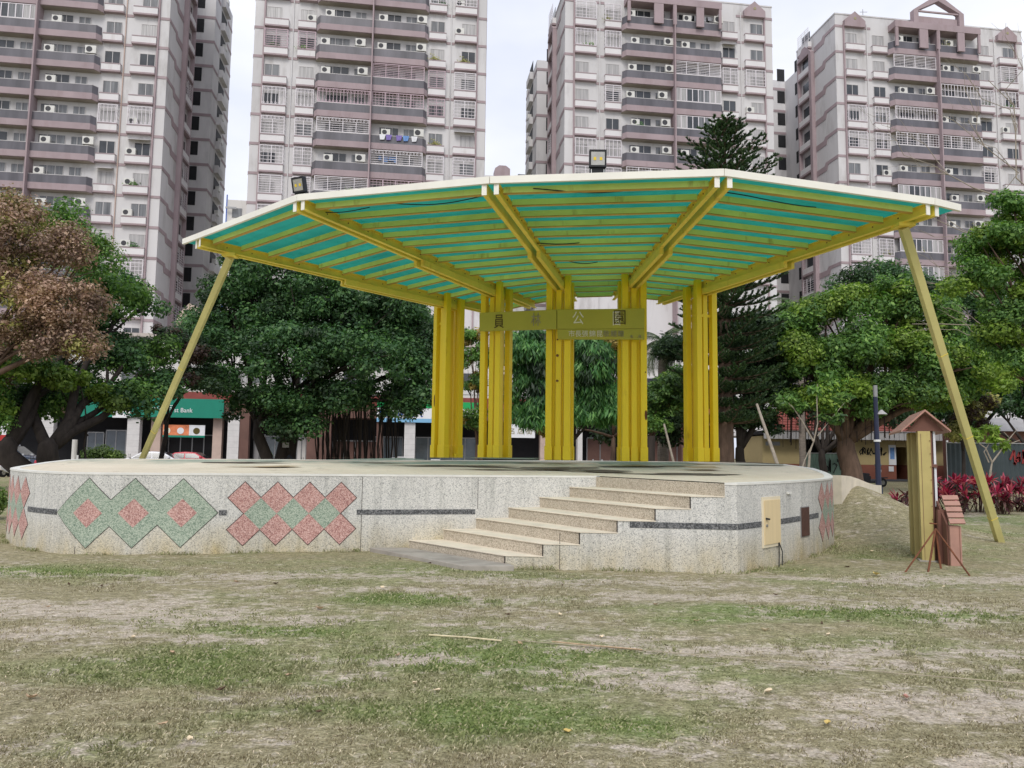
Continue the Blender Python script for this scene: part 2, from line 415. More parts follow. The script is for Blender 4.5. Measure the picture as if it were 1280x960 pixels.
def text_mesh(body, size, depth=0.01):
    cu = bpy.data.curves.new('text', 'FONT'); cu.body = body; cu.size = size; cu.extrude = depth
    cu.align_x = 'CENTER'; cu.align_y = 'CENTER'; cu.resolution_u = 3
    o = bpy.data.objects.new('text', cu); COL.objects.link(o)
    bpy.context.view_layer.update()
    me = bpy.data.meshes.new_from_object(o.evaluated_get(bpy.context.evaluated_depsgraph_get()))
    bpy.data.objects.remove(o); bpy.data.curves.remove(cu)
    return me
def text_part(name, body, size, m, parent, loc, ux, depth=0.008, wide=1.0):
    # loc in the parent's frame; ux = direction of writing (horizontal)
    me = text_mesh(body, size, depth); me.materials.clear(); me.materials.append(MATS[m])
    o = put(name, me, parent)
    ux = Vector(ux).normalized(); uz = Vector((0, 0, 1)); un = ux.cross(uz)
    M = Matrix((ux, uz, un)).transposed().to_4x4()
    o.matrix_basis = Matrix.Translation(loc) @ M @ Matrix.Diagonal((wide, 1, 1, 1))
    return o

# ------------------------------------------------------------------ ground
def mound(x, y):
    return 0.98 * math.exp(-((x - 7.7) / 1.5) ** 2 - ((y - 17.9) / 2.4) ** 2)
def ground_h(x, y):
    return mound(x, y) + 0.018 * mnoise.noise(Vector((x * 0.6, y * 0.6, 3.1))) * (1 if y < 60 else 0)

DIRT = []   # worn patches of bare earth: centre, half sizes (m), strength
for px, py, a, b, s in ((60, 762, 2.3, 0.42, 1.0), (330, 775, 1.5, 0.25, 0.85), (560, 780, 1.1, 0.14, 0.6), (150, 718, 3.5, 0.30, 0.55), (40, 790, 1.4, 0.3, 0.6),
                        (480, 735, 1.5, 0.2, 0.5), (760, 728, 3.0, 0.30, 0.75), (880, 748, 1.1, 0.22, 0.95), (1100, 724, 3.4, 0.34, 0.8), (1220, 760, 1.7, 0.3, 0.6),
                        (950, 815, 1.3, 0.22, 0.9), (1080, 830, 1.5, 0.24, 0.85), (1200, 880, 1.0, 0.42, 1.0), (1050, 900, 0.6, 0.2, 0.6), (820, 860, 1.4, 0.22, 0.6),
                        (690, 840, 0.9, 0.12, 0.6), (560, 826, 0.8, 0.14, 0.5), (60, 930, 0.9, 0.2, 0.5), (330, 870, 1.0, 0.2, 0.4), (1250, 950, 0.5, 0.2, 0.8),
                        (900, 940, 0.9, 0.14, 0.55), (1250, 820, 1.1, 0.3, 0.55), (760, 800, 1.0, 0.12, 0.5), (1130, 640, 2.0, 1.6, 0.5), (620, 745, 0.9, 0.16, 0.35)):
    p = at_z(px, py); DIRT.append((p.x, p.y, a, b, s))
LUSH = []
for px, py, a, b, s in ((560, 750, 1.5, 0.45, 0.9), (1010, 765, 2.2, 0.40, 1.0), (1180, 770, 1.2, 0.25, 0.8), (600, 830, 0.9, 0.45, 0.5), (640, 900, 0.8, 0.35, 0.8),
                        (320, 850, 1.0, 0.2, 0.5), (790, 910, 0.45, 0.22, 0.9), (60, 715, 1.6, 0.3, 0.5), (900, 775, 1.0, 0.2, 0.6), (150, 835, 1.4, 0.4, 0.45),
                        (450, 890, 0.7, 0.25, 0.5), (1230, 650, 3.5, 3.5, 0.7), (350, 790, 0.7, 0.18, 0.7), (700, 860, 0.6, 0.16, 0.5)):
    p = at_z(px, py); LUSH.append((p.x, p.y, a, b, s))

def vnoise(x, y, seed, oct=4, rough=0.55):
    # cheap value noise on numpy arrays
    rng = np.random.default_rng(seed); T = rng.random((256, 256)); tot = np.zeros_like(x); amp = 1.0; s = 0.0
    for o in range(oct):
        xf, yf = np.floor(x), np.floor(y); u, v = x - xf, y - yf; u = u * u * (3 - 2 * u); v = v * v * (3 - 2 * v)
        i, j = xf.astype(int) % 256, yf.astype(int) % 256; i2, j2 = (i + 1) % 256, (j + 1) % 256
        tot += amp * ((T[i, j] * (1 - u) + T[i2, j] * u) * (1 - v) + (T[i, j2] * (1 - u) + T[i2, j2] * u) * v)
        s += amp; amp *= rough; x = x * 2.03 + 17.3; y = y * 2.03 + 5.1
    return tot / s
def spread(lst, x, y):
    m = np.zeros_like(x)
    for cx, cy, a, b, s in lst:
        m = np.maximum(m, s * np.exp(-(((x - cx) / a) ** 2 + ((y - cy) / b) ** 2) * 0.9))
    return m
def masks(x, y):
    n1 = vnoise(x * 0.9, y * 1.8, 3, 5, 0.62); n2 = vnoise(x * 6, y * 9, 9, 3, 0.6); n3 = vnoise(x * 0.5, y * 0.8, 21, 4, 0.6)
    d = spread(DIRT, x, y) + (n1 - 0.5) * 1.5 + (n2 - 0.5) * 1.3 - 0.17
    g = spread(LUSH, x, y) * 0.9 + (n3 - 0.5) * 1.5 + (n2 - 0.5) * 0.4 + 0.02
    return np.clip(d * 1.7 + 0.12, 0, 1), np.clip(g * 1.5, 0, 1)

def axis(lo, dense_lo, dense_hi, hi, step, grow):
    a = list(np.arange(dense_lo, dense_hi + 1e-6, step)); s = step; x = a[-1]
    while x < hi: s *= grow; x += s; a.append(min(x, hi))
    s = step; x = a[0]; pre = []
    while x > lo: s *= grow; x -= s; pre.append(max(x, lo))
    return np.array(pre[::-1] + a)
gx = axis(-900, -11, 13, 900, 0.09, 1.12); gy = axis(-120, 3.0, 22, 1400, 0.09, 1.10)
GX, GY = np.meshgrid(gx, gy)
GZ = 0.98 * np.exp(-((GX - 7.7) / 1.5) ** 2 - ((GY - 17.9) / 2.4) ** 2)
dm, gm = masks(GX, GY)
near = (GY < 60)
GZ = GZ + near * ((vnoise(GX * 0.6, GY * 0.6, 31, 3) - 0.5) * 0.05 + (vnoise(GX * 5, GY * 5, 32, 3) - 0.5) * 0.022 - dm * 0.008)
ny, nx = GX.shape
me = bpy.data.meshes.new('ground')
V = np.stack([GX.ravel(), GY.ravel(), GZ.ravel()], 1)
idx = np.arange(nx * ny).reshape(ny, nx)
F = np.stack([idx[:-1, :-1].ravel(), idx[:-1, 1:].ravel(), idx[1:, 1:].ravel(), idx[1:, :-1].ravel()], 1)
me.vertices.add(len(V)); me.vertices.foreach_set('co', V.ravel().astype(np.float32))
me.loops.add(F.size); me.loops.foreach_set('vertex_index', F.ravel().astype(np.int32))
me.polygons.add(len(F)); me.polygons.foreach_set('loop_start', np.arange(0, F.size, 4, dtype=np.int32))
me.polygons.foreach_set('use_smooth', np.ones(len(F), dtype=bool)); me.update(); me.validate()
for nm, arr in (('bare', dm), ('lush', gm)):
    at = me.attributes.new(nm, 'FLOAT', 'POINT'); at.data.foreach_set('value', arr.ravel().astype(np.float32))
def groundmat():
    m, n, l, p, out = nodes('ground_mat')
    P = pos(n, l); Ps = pos(n, l, (1, 1.6, 1))
    f = noise(n, l, Ps, 9, 8, 0.72); f2 = noise(n, l, P, 60, 6, 0.7); f3 = noise(n, l, Ps, 1.6, 6, 0.6)
    dry = ramp(n, l, f, [(0.28, (0.165, 0.145, 0.082)), (0.5, (0.325, 0.29, 0.175)), (0.74, (0.52, 0.465, 0.305))])
    grn = ramp(n, l, f, [(0.28, (0.10, 0.135, 0.045)), (0.5, (0.21, 0.265, 0.10)), (0.74, (0.37, 0.41, 0.19))])
    soil = ramp(n, l, f, [(0.25, (0.32, 0.262, 0.20)), (0.5, (0.52, 0.45, 0.365)), (0.74, (0.70, 0.63, 0.54))])
    al = n.new('ShaderNodeAttribute'); al.attribute_name = 'lush'
    ab = n.new('ShaderNodeAttribute'); ab.attribute_name = 'bare'
    c = mixc(n, l, al.outputs['Fac'], dry, grn)
    sb = n.new('ShaderNodeMath'); sb.operation = 'MULTIPLY_ADD'; l.new(ramp(n, l, f, [(0.3, (0, 0, 0)), (0.7, (1, 1, 1))]), sb.inputs[0]); sb.inputs[1].default_value = 0.9; sb.inputs[2].default_value = -0.45
    fm = noise(n, l, pos(n, l, (1, 1.3, 1)), 5.5, 6, 0.75); sm_ = n.new('ShaderNodeMath'); sm_.operation = 'MULTIPLY_ADD'; l.new(fm, sm_.inputs[0]); sm_.inputs[1].default_value = 3.6; sm_.inputs[2].default_value = -1.85
    a0_ = n.new('ShaderNodeMath'); a0_.operation = 'ADD'; l.new(sm_.outputs[0], a0_.inputs[0]); l.new(sb.outputs[0], a0_.inputs[1])
    a1_ = n.new('ShaderNodeMath'); a1_.operation = 'ADD'; l.new(ab.outputs['Fac'], a1_.inputs[0]); l.new(a0_.outputs[0], a1_.inputs[1])
    ad = n.new('ShaderNodeMapRange'); ad.interpolation_type = 'SMOOTHSTEP'; ad.inputs['From Min'].default_value = 0.0; ad.inputs['From Max'].default_value = 1.05; l.new(a1_.outputs[0], ad.inputs['Value'])
    c = mixc(n, l, ad.outputs[0], c, soil)
    c = mixc(n, l, 0.9, c, ramp(n, l, f2, [(0.31, (0.28, 0.26, 0.23)), (0.48, (0.95, 0.95, 0.95)), (0.68, (1.5, 1.5, 1.5))]), 'MULTIPLY')
    f4 = noise(n, l, Ps, 24, 5, 0.7); c = mixc(n, l, 0.7, c, ramp(n, l, f4, [(0.34, (0.55, 0.54, 0.50)), (0.5, (1, 1, 1)), (0.68, (1.25, 1.25, 1.25))]), 'MULTIPLY')
    c = mixc(n, l, 0.5, c, ramp(n, l, f3, [(0.3, (0.8, 0.8, 0.8)), (0.7, (1.15, 1.15, 1.12))]), 'MULTIPLY')
    l.new(c, p.inputs['Base Color']); p.inputs['Roughness'].default_value = 0.95; p.inputs['Specular IOR Level'].default_value = 0.1
    bump(n, l, f2, p, 0.7, 0.03)
groundmat()
me.materials.append(MATS['ground_mat'])
tag(put('ground', me), kind='structure')

# ---- the grass itself: short blades, thin where the earth is bare
def scatter(n, xlo, xhi, ylo, yhi, power):
    y = ylo * (yhi / ylo) ** (NR.random(n) ** power)
    w = np.maximum(y * 0.70 + 0.4, 2.5)
    return (NR.random(n) * 2 - 1) * w, y
def inside_stage(x, y):
    return (y > 11.1) & (x > -9) & (x < 5.2) & (y - 11.1 > 0) | ((x > -0.2) & (x < 3.1) & (y > 10.4)) 
def grass(n, power, tall, wid, seed_shift):
    x, y = scatter(n, 0, 0, 3.3, 17, power)
    d, g = masks(x, y)
    tuft = vnoise(x * 9, y * 9, 44, 3, 0.6)
    keep = (NR.random(n) > 0.42 + d * 0.75 - g * 0.35 - (tuft - 0.5) * 3.0) & ~inside_stage(x, y)
    x, y, g, d = x[keep], y[keep], g[keep], d[keep]; n = len(x)
    z = 0.98 * np.exp(-((x - 7.7) / 1.5) ** 2 - ((y - 17.9) / 2.4) ** 2) - 0.012
    a = NR.random(n) * 2 * np.pi; L = tall * (0.5 + NR.random(n)) * (0.75 + 0.6 * g); lean = 0.5 + NR.random(n) * 1.3
    dx, dy = np.cos(a), np.sin(a); px, py = -dy * wid * (1 + y * 0.09), dx * wid * (1 + y * 0.09)
    h = L / np.sqrt(1 + lean ** 2)
    A = np.stack([x - px, y - py, z], 1); B = np.stack([x + px, y + py, z], 1)
    C = np.stack([x + dx * h * lean * 0.45 + px * .7, y + dy * h * lean * 0.45 + py * .7, z + h * 0.75 + .01], 1)
    D = np.stack([x + dx * h * lean * 1.2, y + dy * h * lean * 1.2, z + h + .008], 1)
    return np.stack([A, B, C, D], 1), g
def quadmesh(name, Q, m, attr=None):
    n = len(Q); me = bpy.data.meshes.new(name)
    me.vertices.add(n * 4); me.vertices.foreach_set('co', Q.reshape(-1).astype(np.float32))
    me.loops.add(n * 4); me.loops.foreach_set('vertex_index', np.arange(n * 4, dtype=np.int32))
    me.polygons.add(n); me.polygons.foreach_set('loop_start', np.arange(0, n * 4, 4, dtype=np.int32)); me.update()
    if attr is not None:
        at = me.attributes.new('lush', 'FLOAT', 'POINT'); at.data.foreach_set('value', np.repeat(attr, 4).astype(np.float32))
    me.materials.append(MATS[m]); return me
def grassmat():
    m, n, l, p, out = nodes('grass_blades')
    g = n.new('ShaderNodeNewGeometry'); al = n.new('ShaderNodeAttribute'); al.attribute_name = 'lush'
    a = ramp(n, l, g.outputs['Random Per Island'], [(0.0, (0.19, 0.155, 0.095)), (0.4, (0.36, 0.32, 0.195)), (0.75, (0.52, 0.47, 0.31)), (1.0, (0.72, 0.66, 0.49))])
    b = ramp(n, l, g.outputs['Random Per Island'], [(0.0, (0.11, 0.155, 0.045)), (0.5, (0.23, 0.295, 0.10)), (0.85, (0.38, 0.42, 0.185)), (1.0, (0.62, 0.55, 0.36))])
    c = mixc(n, l, al.outputs['Fac'], a, b)
    l.new(c, p.inputs['Base Color']); p.inputs['Roughness'].default_value = 0.8; p.inputs['Specular IOR Level'].default_value = 0.15
    t = n.new('ShaderNodeBsdfTranslucent'); l.new(c, t.inputs['Color'])
    mx = n.new('ShaderNodeMixShader'); mx.inputs[0].default_value = 0.3
    l.new(p.outputs[0], mx.inputs[1]); l.new(t.outputs[0], mx.inputs[2]); l.new(mx.outputs[0], out.inputs['Surface'])
grassmat()
Q, ga = grass(430000, 0.95, 0.019, 0.0016, 0)
tag(put('grass', quadmesh('grass', Q, 'grass_blades', ga)), 'short dry and green grass covering the lawn before the stage', 'grass', kind='stuff')

# ------------------------------------------------------------------ the stage
def stage_top(x, y): return 1.2 + smooth(13.6, 17.2, y) * (0.14 + 0.13 * (1 - smooth(2.5, 8.0, math.hypot(x - 1.0, y - 17.2))))
CORNER = (3.06, 10.48); R7 = (2.90, 10.50); L7 = (1.47, 13.33)
WALL_R = [CORNER, (3.50, 10.92), (3.95, 11.42), (4.42, 11.98), (4.85, 12.52), (5.25, 13.08), (5.58, 13.6), (5.88, 14.15), (6.08, 14.7), (6.2, 15.3), (6.25, 16.0)]
BACK = [(6.1, 17.2), (5.6, 18.8), (4.5, 20.6), (2.9, 22.0), (0.8, 22.9), (-1.6, 23.2), (-4.0, 22.8), (-6.2, 21.8), (-8.0, 20.2), (-9.1, 18.2), (-9.45, 16.4)]
WALL_L = [(-9.40, 15.6), (-9.22, 14.6), (-8.97, 13.9), (-8.58, 13.3), (-8.12, 12.75), (-7.62, 12.25), (-7.08, 11.83), (-6.62, 11.58), (-6.1, 11.52), (L7[0], L7[1])]
def wy(x): return 11.5 + 0.225 * (x + 6.3)
WALL_L = [p if p[0] < -6.5 else (p[0], wy(p[0])) for p in WALL_L]; L7 = (1.47, wy(1.47)); WALL_L[-1] = L7
# finer outline so that the curves read as curves
def refine(pts, k=3):
    out = []
    for i in range(len(pts) - 1):
        p0 = Vector(pts[max(i - 1, 0)]); p1 = Vector(pts[i]); p2 = Vector(pts[i + 1]); p3 = Vector(pts[min(i + 2, len(pts) - 1)])
        for j in range(k):
            t = j / k
            out.append(tuple(0.5 * ((2 * p1) + (p2 - p0) * t + (2 * p0 - 5 * p1 + 4 * p2 - p3) * t * t + (3 * p1 - p0 - 3 * p2 + p3) * t ** 3)))
    out.append(tuple(pts[-1])); return out
wl_curve = refine(WALL_L[:-1], 3) + [L7]
wr_curve = refine(WALL_R, 3)
OUT = [R7] + wr_curve + refine(BACK, 3) + wl_curve           # counter-clockwise
stage = thing('stage', 'raised round stage faced with pale pebble wash and diamond mosaics', 'stage', (-1.5, 16.5, 0))
b = MB(); b.prism(OUT, -0.15, stage_top); b.f.pop(1); b.m.pop(1); b.build('stage_wall', 'wall_pebbles', stage)
# top sheet, set in a little, and the white rim round it
def inset(poly, d):
    n = len(poly); res = []
    for i in range(n):
        a, p, c = Vector(poly[i - 1]), Vector(poly[i]), Vector(poly[(i + 1) % n])
        t1 = (p - a).normalized(); t2 = (c - p).normalized(); n1 = Vector((-t1.y, t1.x)); n2 = Vector((-t2.y, t2.x))
        nn = (n1 + n2); nn = nn.normalized() / max(0.4, nn.length / 2) if nn.length > 1e-3 else n1
        res.append(tuple(p + nn * d))
    return res
inner = inset(OUT, 0.14)
ro = inset(OUT, -0.008)
b = MB(); n_ = len(OUT)
for i in range(n_):
    j = (i + 1) % n_
    if j == 0: continue
    for A_, B_, za, zb in (((ro[i], ro[j]), (inner[i], inner[j]), 0.014, 0.016),):
        z = [stage_top(*A_[0]) + 0.012, stage_top(*A_[1]) + 0.012, stage_top(*B_[1]) + 0.012, stage_top(*B_[0]) + 0.012]
        b.hexa([(A_[0][0], A_[0][1], z[0] - 0.03), (A_[1][0], A_[1][1], z[1] - 0.03), (B_[1][0], B_[1][1], z[2] - 0.03), (B_[0][0], B_[0][1], z[3] - 0.03),
                (A_[0][0], A_[0][1], z[0]), (A_[1][0], A_[1][1], z[1]), (B_[1][0], B_[1][1], z[2]), (B_[0][0], B_[0][1], z[3])])
b.build('rim', 'rim_white', stage)
def flormat():
    m, n, l, p, out = nodes('stage_floor')
    P = pos(n, l)
    c = ramp(n, l, noise(n, l, P, 1.2, 6, 0.6), [(0.3, (0.64, 0.56, 0.43)), (0.7, (0.76, 0.68, 0.54))])
    g = ramp(n, l, noise(n, l, pos(n, l, (1, 1, 1)), 0.55, 4, 0.7), [(0.42, (0, 0, 0)), (0.60, (1, 1, 1))])
    sx = n.new('ShaderNodeSeparateXYZ'); l.new(P, sx.inputs[0])
    mr = n.new('ShaderNodeMapRange'); mr.inputs['From Min'].default_value = 14.8; mr.inputs['From Max'].default_value = 16.6; l.new(sx.outputs['Y'], mr.inputs['Value'])
    mu = n.new('ShaderNodeMath'); mu.operation = 'MULTIPLY'; l.new(g, mu.inputs[0]); l.new(mr.outputs[0], mu.inputs[1])
    c = mixc(n, l, mu.outputs[0], c, (0.27, 0.33, 0.26))
    st = ramp(n, l, noise(n, l, P, 2.2, 6, 0.7), [(0.60, (0, 0, 0)), (0.68, (1, 1, 1))])
    mu2 = n.new('ShaderNodeMath'); mu2.operation = 'MULTIPLY'; l.new(st, mu2.inputs[0]); mu2.inputs[1].default_value = 0.55
    c = mixc(n, l, mu2.outputs[0], c, (0.22, 0.19, 0.14))
    c = mixc(n, l, 0.6, c, ramp(n, l, noise(n, l, P, 90, 3), [(0.3, (0.75, 0.75, 0.75)), (0.7, (1.15, 1.15, 1.15))]), 'MULTIPLY')
    l.new(c, p.inputs['Base Color']); p.inputs['Roughness'].default_value = 0.8
flormat()
def sheet(poly, off, name, m, parent):
    # a floor sheet on the sloped stage top: fan of narrow strips so that it follows the slope
    xs = [p[0] for p in poly]; ys = [p[1] for p in poly]
    import bmesh
    bm = bmesh.new(); vs = [bm.verts.new((x, y, 0)) for x, y in poly]; bm.faces.new(vs)
    y = math.floor(min(ys)) + 0.5
    while y < max(ys):
        g = bm.verts[:] + bm.edges[:] + bm.faces[:]
        bmesh.ops.bisect_plane(bm, geom=g, plane_co=(0, y, 0), plane_no=(0, 1, 0)); y += 0.5
    bmesh.ops.triangulate(bm, faces=bm.faces[:])
    pb = base_of(parent)
    for v in bm.verts: v.co.z = stage_top(v.co.x, v.co.y) + off
    for v in bm.verts: v.co -= pb
    me = bpy.data.meshes.new(name); bm.to_mesh(me); bm.free(); me.materials.append(MATS[m]); return put(name, me, parent)
# rebuild the wall's top as the same sloped surface
sheet(inset(OUT, 0.13), 0.006, 'stage_floor', 'stage_floor', stage)
# curved inlays in the floor: long leaf shaped strips of dark and green mosaic, worn
def inlay(cx, cy, lx, ly, a, m, off):
    pts = []
    for k in range(40):
        t = 2 * math.pi * k / 40; r = 1 + 0.22 * math.sin(3 * t + cx * 3) + 0.14 * math.sin(7 * t + cy * 5)
        x = lx * math.cos(t) * r; y = ly * math.sin(t) * abs(math.sin(t)) ** 0.5 * r + 0.25 * ly * math.sin(t * 2) + 0.12 * lx * math.cos(t) ** 2
        pts.append((cx + x * math.cos(a) - y * math.sin(a), cy + x * math.sin(a) + y * math.cos(a)))
    sheet(pts, off, 'floor_inlay', m, stage)
mat('inlay_dark', (0.10, 0.082, 0.062), 0.8, 0.35, 3)
mat('inlay_green', (0.25, 0.31, 0.25), 0.8, 0.25, 3)
mat('inlay_tan', (0.40, 0.31, 0.19), 0.8, 0.2, 3)
for k, (px, py, Y, lx, ly, a, m) in enumerate(((850, 589, 14.3, 1.6, 0.30, 0.06, 'inlay_dark'), (740, 588, 14.7, 1.3, 0.25, -0.1, 'inlay_dark'), (690, 585, 15.0, 1.4, 0.25, 0.1, 'inlay_dark'),
        (560, 580, 15.6, 1.9, 0.32, 0.05, 'inlay_green'), (470, 578, 16.3, 1.6, 0.3, 0.0, 'inlay_green'), (300, 580, 15.9, 1.4, 0.22, 0.0, 'inlay_dark'),
        (330, 583, 14.9, 1.2, 0.18, 0.1, 'inlay_tan'), (620, 577, 16.8, 2.0, 0.4, 0.0, 'inlay_green'), (800, 583, 15.9, 1.7, 0.35, 0.12, 'inlay_green'), (940, 582, 16.6, 1.1, 0.25, 0.0, 'inlay_dark'),
        (600, 583, 14.9, 1.3, 0.16, -0.05, 'inlay_dark'), (400, 576, 17.4, 1.7, 0.3, 0.1, 'inlay_tan'), (870, 586, 15.3, 0.9, 0.2, 0.1, 'inlay_tan'))):
    X = (px - 640) / FPX * Y
    inlay(X, Y, lx * 0.62, ly * 0.7, a, m, 0.010 + 0.002 * k)

# ---- steps
FW0, FW1 = (-0.07, 10.80), CORNER                       # foot line of the low front wall
def fw(x): return FW0[1] + (x - FW0[0]) * (FW1[1] - FW0[1]) / (FW1[0] - FW0[0])
Rx = [-0.06, 0.46, 0.96, 1.47, 1.98, 2.45, 2.90]; Lx = [-1.62, -1.08, -0.56, -0.03, 0.49, 1.00, 1.47]
Rp = [(x, fw(x)) for x in Rx]; Lp = [(x, wy(x)) for x in Lx]; Rp[6] = R7
H1 = 1.2 / 7
aggregate('step_side', [(0.0, (0.27, 0.27, 0.26)), (0.12, (0.41, 0.41, 0.39)), (0.25, (0.53, 0.525, 0.50)), (0.55, (0.62, 0.61, 0.57)), (1.0, (0.72, 0.705, 0.65))], 95, grime=(0.80, 0.70, 0.48))
for k in range(6):
    z = H1 * (k + 1)
    poly = [Lp[k], Rp[k], Rp[k + 1], Lp[k + 1]]
    b = MB()
    b.prism(poly, -0.1, z - 0.012, mside=[1, 0, 0, 0])
    st = b.build('step', ['step_side', 'step_pebbles'], stage)
    b = MB(); q = [tuple(Vector(Lp[k]) + Vector((-0.012, -0.010))), tuple(Vector(Rp[k]) + Vector((-0.012, -0.012))), tuple(Vector(Rp[k + 1]) + Vector((0, -0.008))), Lp[k + 1]]
    b.prism(q, z - 0.012, z); b.build('tread', 'tread', st)
    # black line where riser meets the white flank
    d = (Vector(Rp[k]) - Vector(Lp[k])).normalized(); nn = Vector((d.y, -d.x))
    c0 = Vector(Rp[k]); b = MB()
    b.prism([tuple(c0 - d * 0.02 + nn * 0.006), tuple(c0 + nn * 0.006), tuple(c0 - nn * 0.01), tuple(c0 - d * 0.02 - nn * 0.01)], max(z - H1, 0), z - 0.014)
    b.build('joint', 'tile_line', st)
# the last riser belongs to the stage's edge
b = MB(); d = (Vector(R7) - Vector(L7)).normalized(); nn = Vector((d.y, -d.x))
b.prism([tuple(Vector(L7) + nn * 0.012), tuple(Vector(R7) + nn * 0.012), R7, L7], 6 * H1, 1.2); b.build('riser', 'step_pebbles', stage)
# slab at the foot
b = MB(); b.prism([(-2.22, 12.36), (-0.62, 10.50), (0.06, 10.56), (0.0, 10.76), (-0.075, 10.79), (-1.64, 12.44)], -0.05, 0.065)
b.build('foot_slab', 'kerb_stone', stage, bevel=0.01)

# weeds and grass growing against the foot of the walls
def wall_weeds():
    pts = []
    for W_, lo_, hi_ in ((wl_curve, 0, 1), (wr_curve[:26], 0, 1), ([FW0, CORNER], 0, 1)):
        for i in range(len(W_) - 1):
            a, c = Vector(W_[i]), Vector(W_[i + 1]); L = (c - a).length; u = (c - a) / max(L, 1e-6); nn = Vector((u.y, -u.x))
            for k in range(int(L * 330)):
                t = R.random(); q = a.lerp(c, t) + nn * abs(R.gauss(0.0, 0.06)) + nn * 0.012
                if mnoise.noise(Vector((q.x * 1.7, q.y * 1.7, 0))) + R.uniform(-.25, .25) > 0.02 and not (-2.3 < q.x < 0.1 and q.y < wy(q.x) + 0.1 and q.y > 10.4): pts.append((q.x, q.y))
    P = np.array(pts); n = len(P); x, y = P[:, 0], P[:, 1]
    z = 0.98 * np.exp(-((x - 7.7) / 1.5) ** 2 - ((y - 17.9) / 2.4) ** 2) - 0.01
    a = NR.random(n) * 6.28; h = 0.02 + 0.06 * NR.random(n) ** 2; lean = 0.2 + 0.8 * NR.random(n); dx, dy = np.cos(a), np.sin(a); w = 0.004
    A = np.stack([x + dy * w, y - dx * w, z], 1); B = np.stack([x - dy * w, y + dx * w, z], 1); C = np.stack([x + dx * h * lean * .5 - dy * w * .7, y + dy * h * lean * .5 + dx * w * .7, z + h * .75], 1); D = np.stack([x + dx * h * lean, y + dy * h * lean, z + h], 1)
    tag(put('weeds', quadmesh('weeds', np.stack([A, B, C, D], 1), 'grass_blades', np.clip(NR.normal(size=n) * 0.3 + 0.45, 0, 1))), 'thin weeds growing along the foot of the stage wall', 'weeds', kind='stuff')
wall_weeds()

# ---- walls as (distance along, height) -> point, for the mosaics
class WallLine:
    def __init__(s, pts):
        s.p = [Vector(q) for q in pts]; s.d = [0.0]
        for i in range(1, len(s.p)): s.d.append(s.d[-1] + (s.p[i] - s.p[i - 1]).length)
    def at(s, t, z, off=0.0):
        t = min(max(t, 0.0), s.d[-1] - 1e-6); i = 0
        while i < len(s.d) - 2 and s.d[i + 1] < t: i += 1
        a, c = s.p[i], s.p[i + 1]; u = (c - a).normalized(); n = Vector((u.y, -u.x))
        q = a + u * (t - s.d[i]) + n * off; return Vector((q.x, q.y, z))
    def find(s, px):
        # distance along the wall that shows at picture column px (about y 640)
        r = ray(px, 640); best = None
        for i in range(len(s.p) - 1):
            a, c = s.p[i], s.p[i + 1]; e = c - a; det = r.x * (-e.y) + e.x * r.y
            if abs(det) < 1e-9: continue
            t = (a.x * (-e.y) + e.x * a.y) / det; w = (r.x * a.y - r.y * a.x) / det
            if t > 0 and -1e-6 <= w <= 1 + 1e-6:
                if best is None or t < best[0]: best = (t, s.d[i] + w * e.length)
        return best[1] if best else None
WLm = WallLine(wl_curve); WRm = WallLine([FW0] + wr_curve)
def patch(W, t0, t1, zf0, zf1, off, name, m, parent, n=8, thick=0.012):
    # slab following the wall between t0 and t1, lower edge zf0(t), upper edge zf1(t)
    b = MB(); prev = None
    for t in sorted(set([t0 + (t1 - t0) * i / n for i in range(n + 1)] + [q for q in W.d if t0 + 1e-4 < q < t1 - 1e-4])):
        cur = [W.at(t, zf0(t), -thick), W.at(t, zf0(t), off), W.at(t, zf1(t), off), W.at(t, zf1(t), -thick)]
        if prev: b.hexa([prev[0], cur[0], cur[1], prev[1], prev[3], cur[3], cur[2], prev[2]])
        prev = cur
    return b.build(name, m, parent)
def diamond(W, t, z, r, off, name, m, parent):
    return patch(W, t - r, t + r, lambda s: z - r + abs(s - t) - 1e-4, lambda s: z + r - abs(s - t) + 1e-4, off, name, m, parent, 8)
# big green diamonds, pink hearts
ts = [WLm.find(px) for px in (109.5, 167, 227.5)]
for t in ts: diamond(WLm, t, 0.615, 0.525, 0.003, 'tile_outline', 'tile_line', stage)
for j_, t in enumerate(ts):
    d_ = diamond(WLm, t, 0.615, 0.512, (0.006, 0.0072, 0.0063)[j_], 'mosaic_diamond', 'green_pebbles', stage)
    diamond(WLm, t, 0.615, 0.215, 0.010, 'mosaic_heart', 'pink_pebbles', d_)
def cluster(W, t0, step, zc, n=4):
    r = abs(step) / 2
    for k in range(n):
        for zz in (zc + r, zc - r): diamond(W, t0 + k * step, zz, r + 0.014, 0.003, 'tile_outline', 'tile_line', stage)
    for k in range(n):
        for zz in (zc + r, zc - r): diamond(W, t0 + k * step, zz, r - 0.001, 0.006, 'mosaic_diamond', 'pink_pebbles', stage)
    for k in range(n - 1): diamond(W, t0 + (k + 0.5) * step, zc, r - 0.001, 0.0075, 'mosaic_diamond', 'green_pebbles', stage)
tA, tB = WLm.find(305), WLm.find(425.5)
cluster(WLm, tA, (tB - tA) / 3, 0.60)
STP = (tB - tA) / 3
tL = WLm.find(29.5); cluster(WLm, tL, -STP, 0.62)
tR = WRm.find(1027.5); cluster(WRm, tR, STP, 0.66)
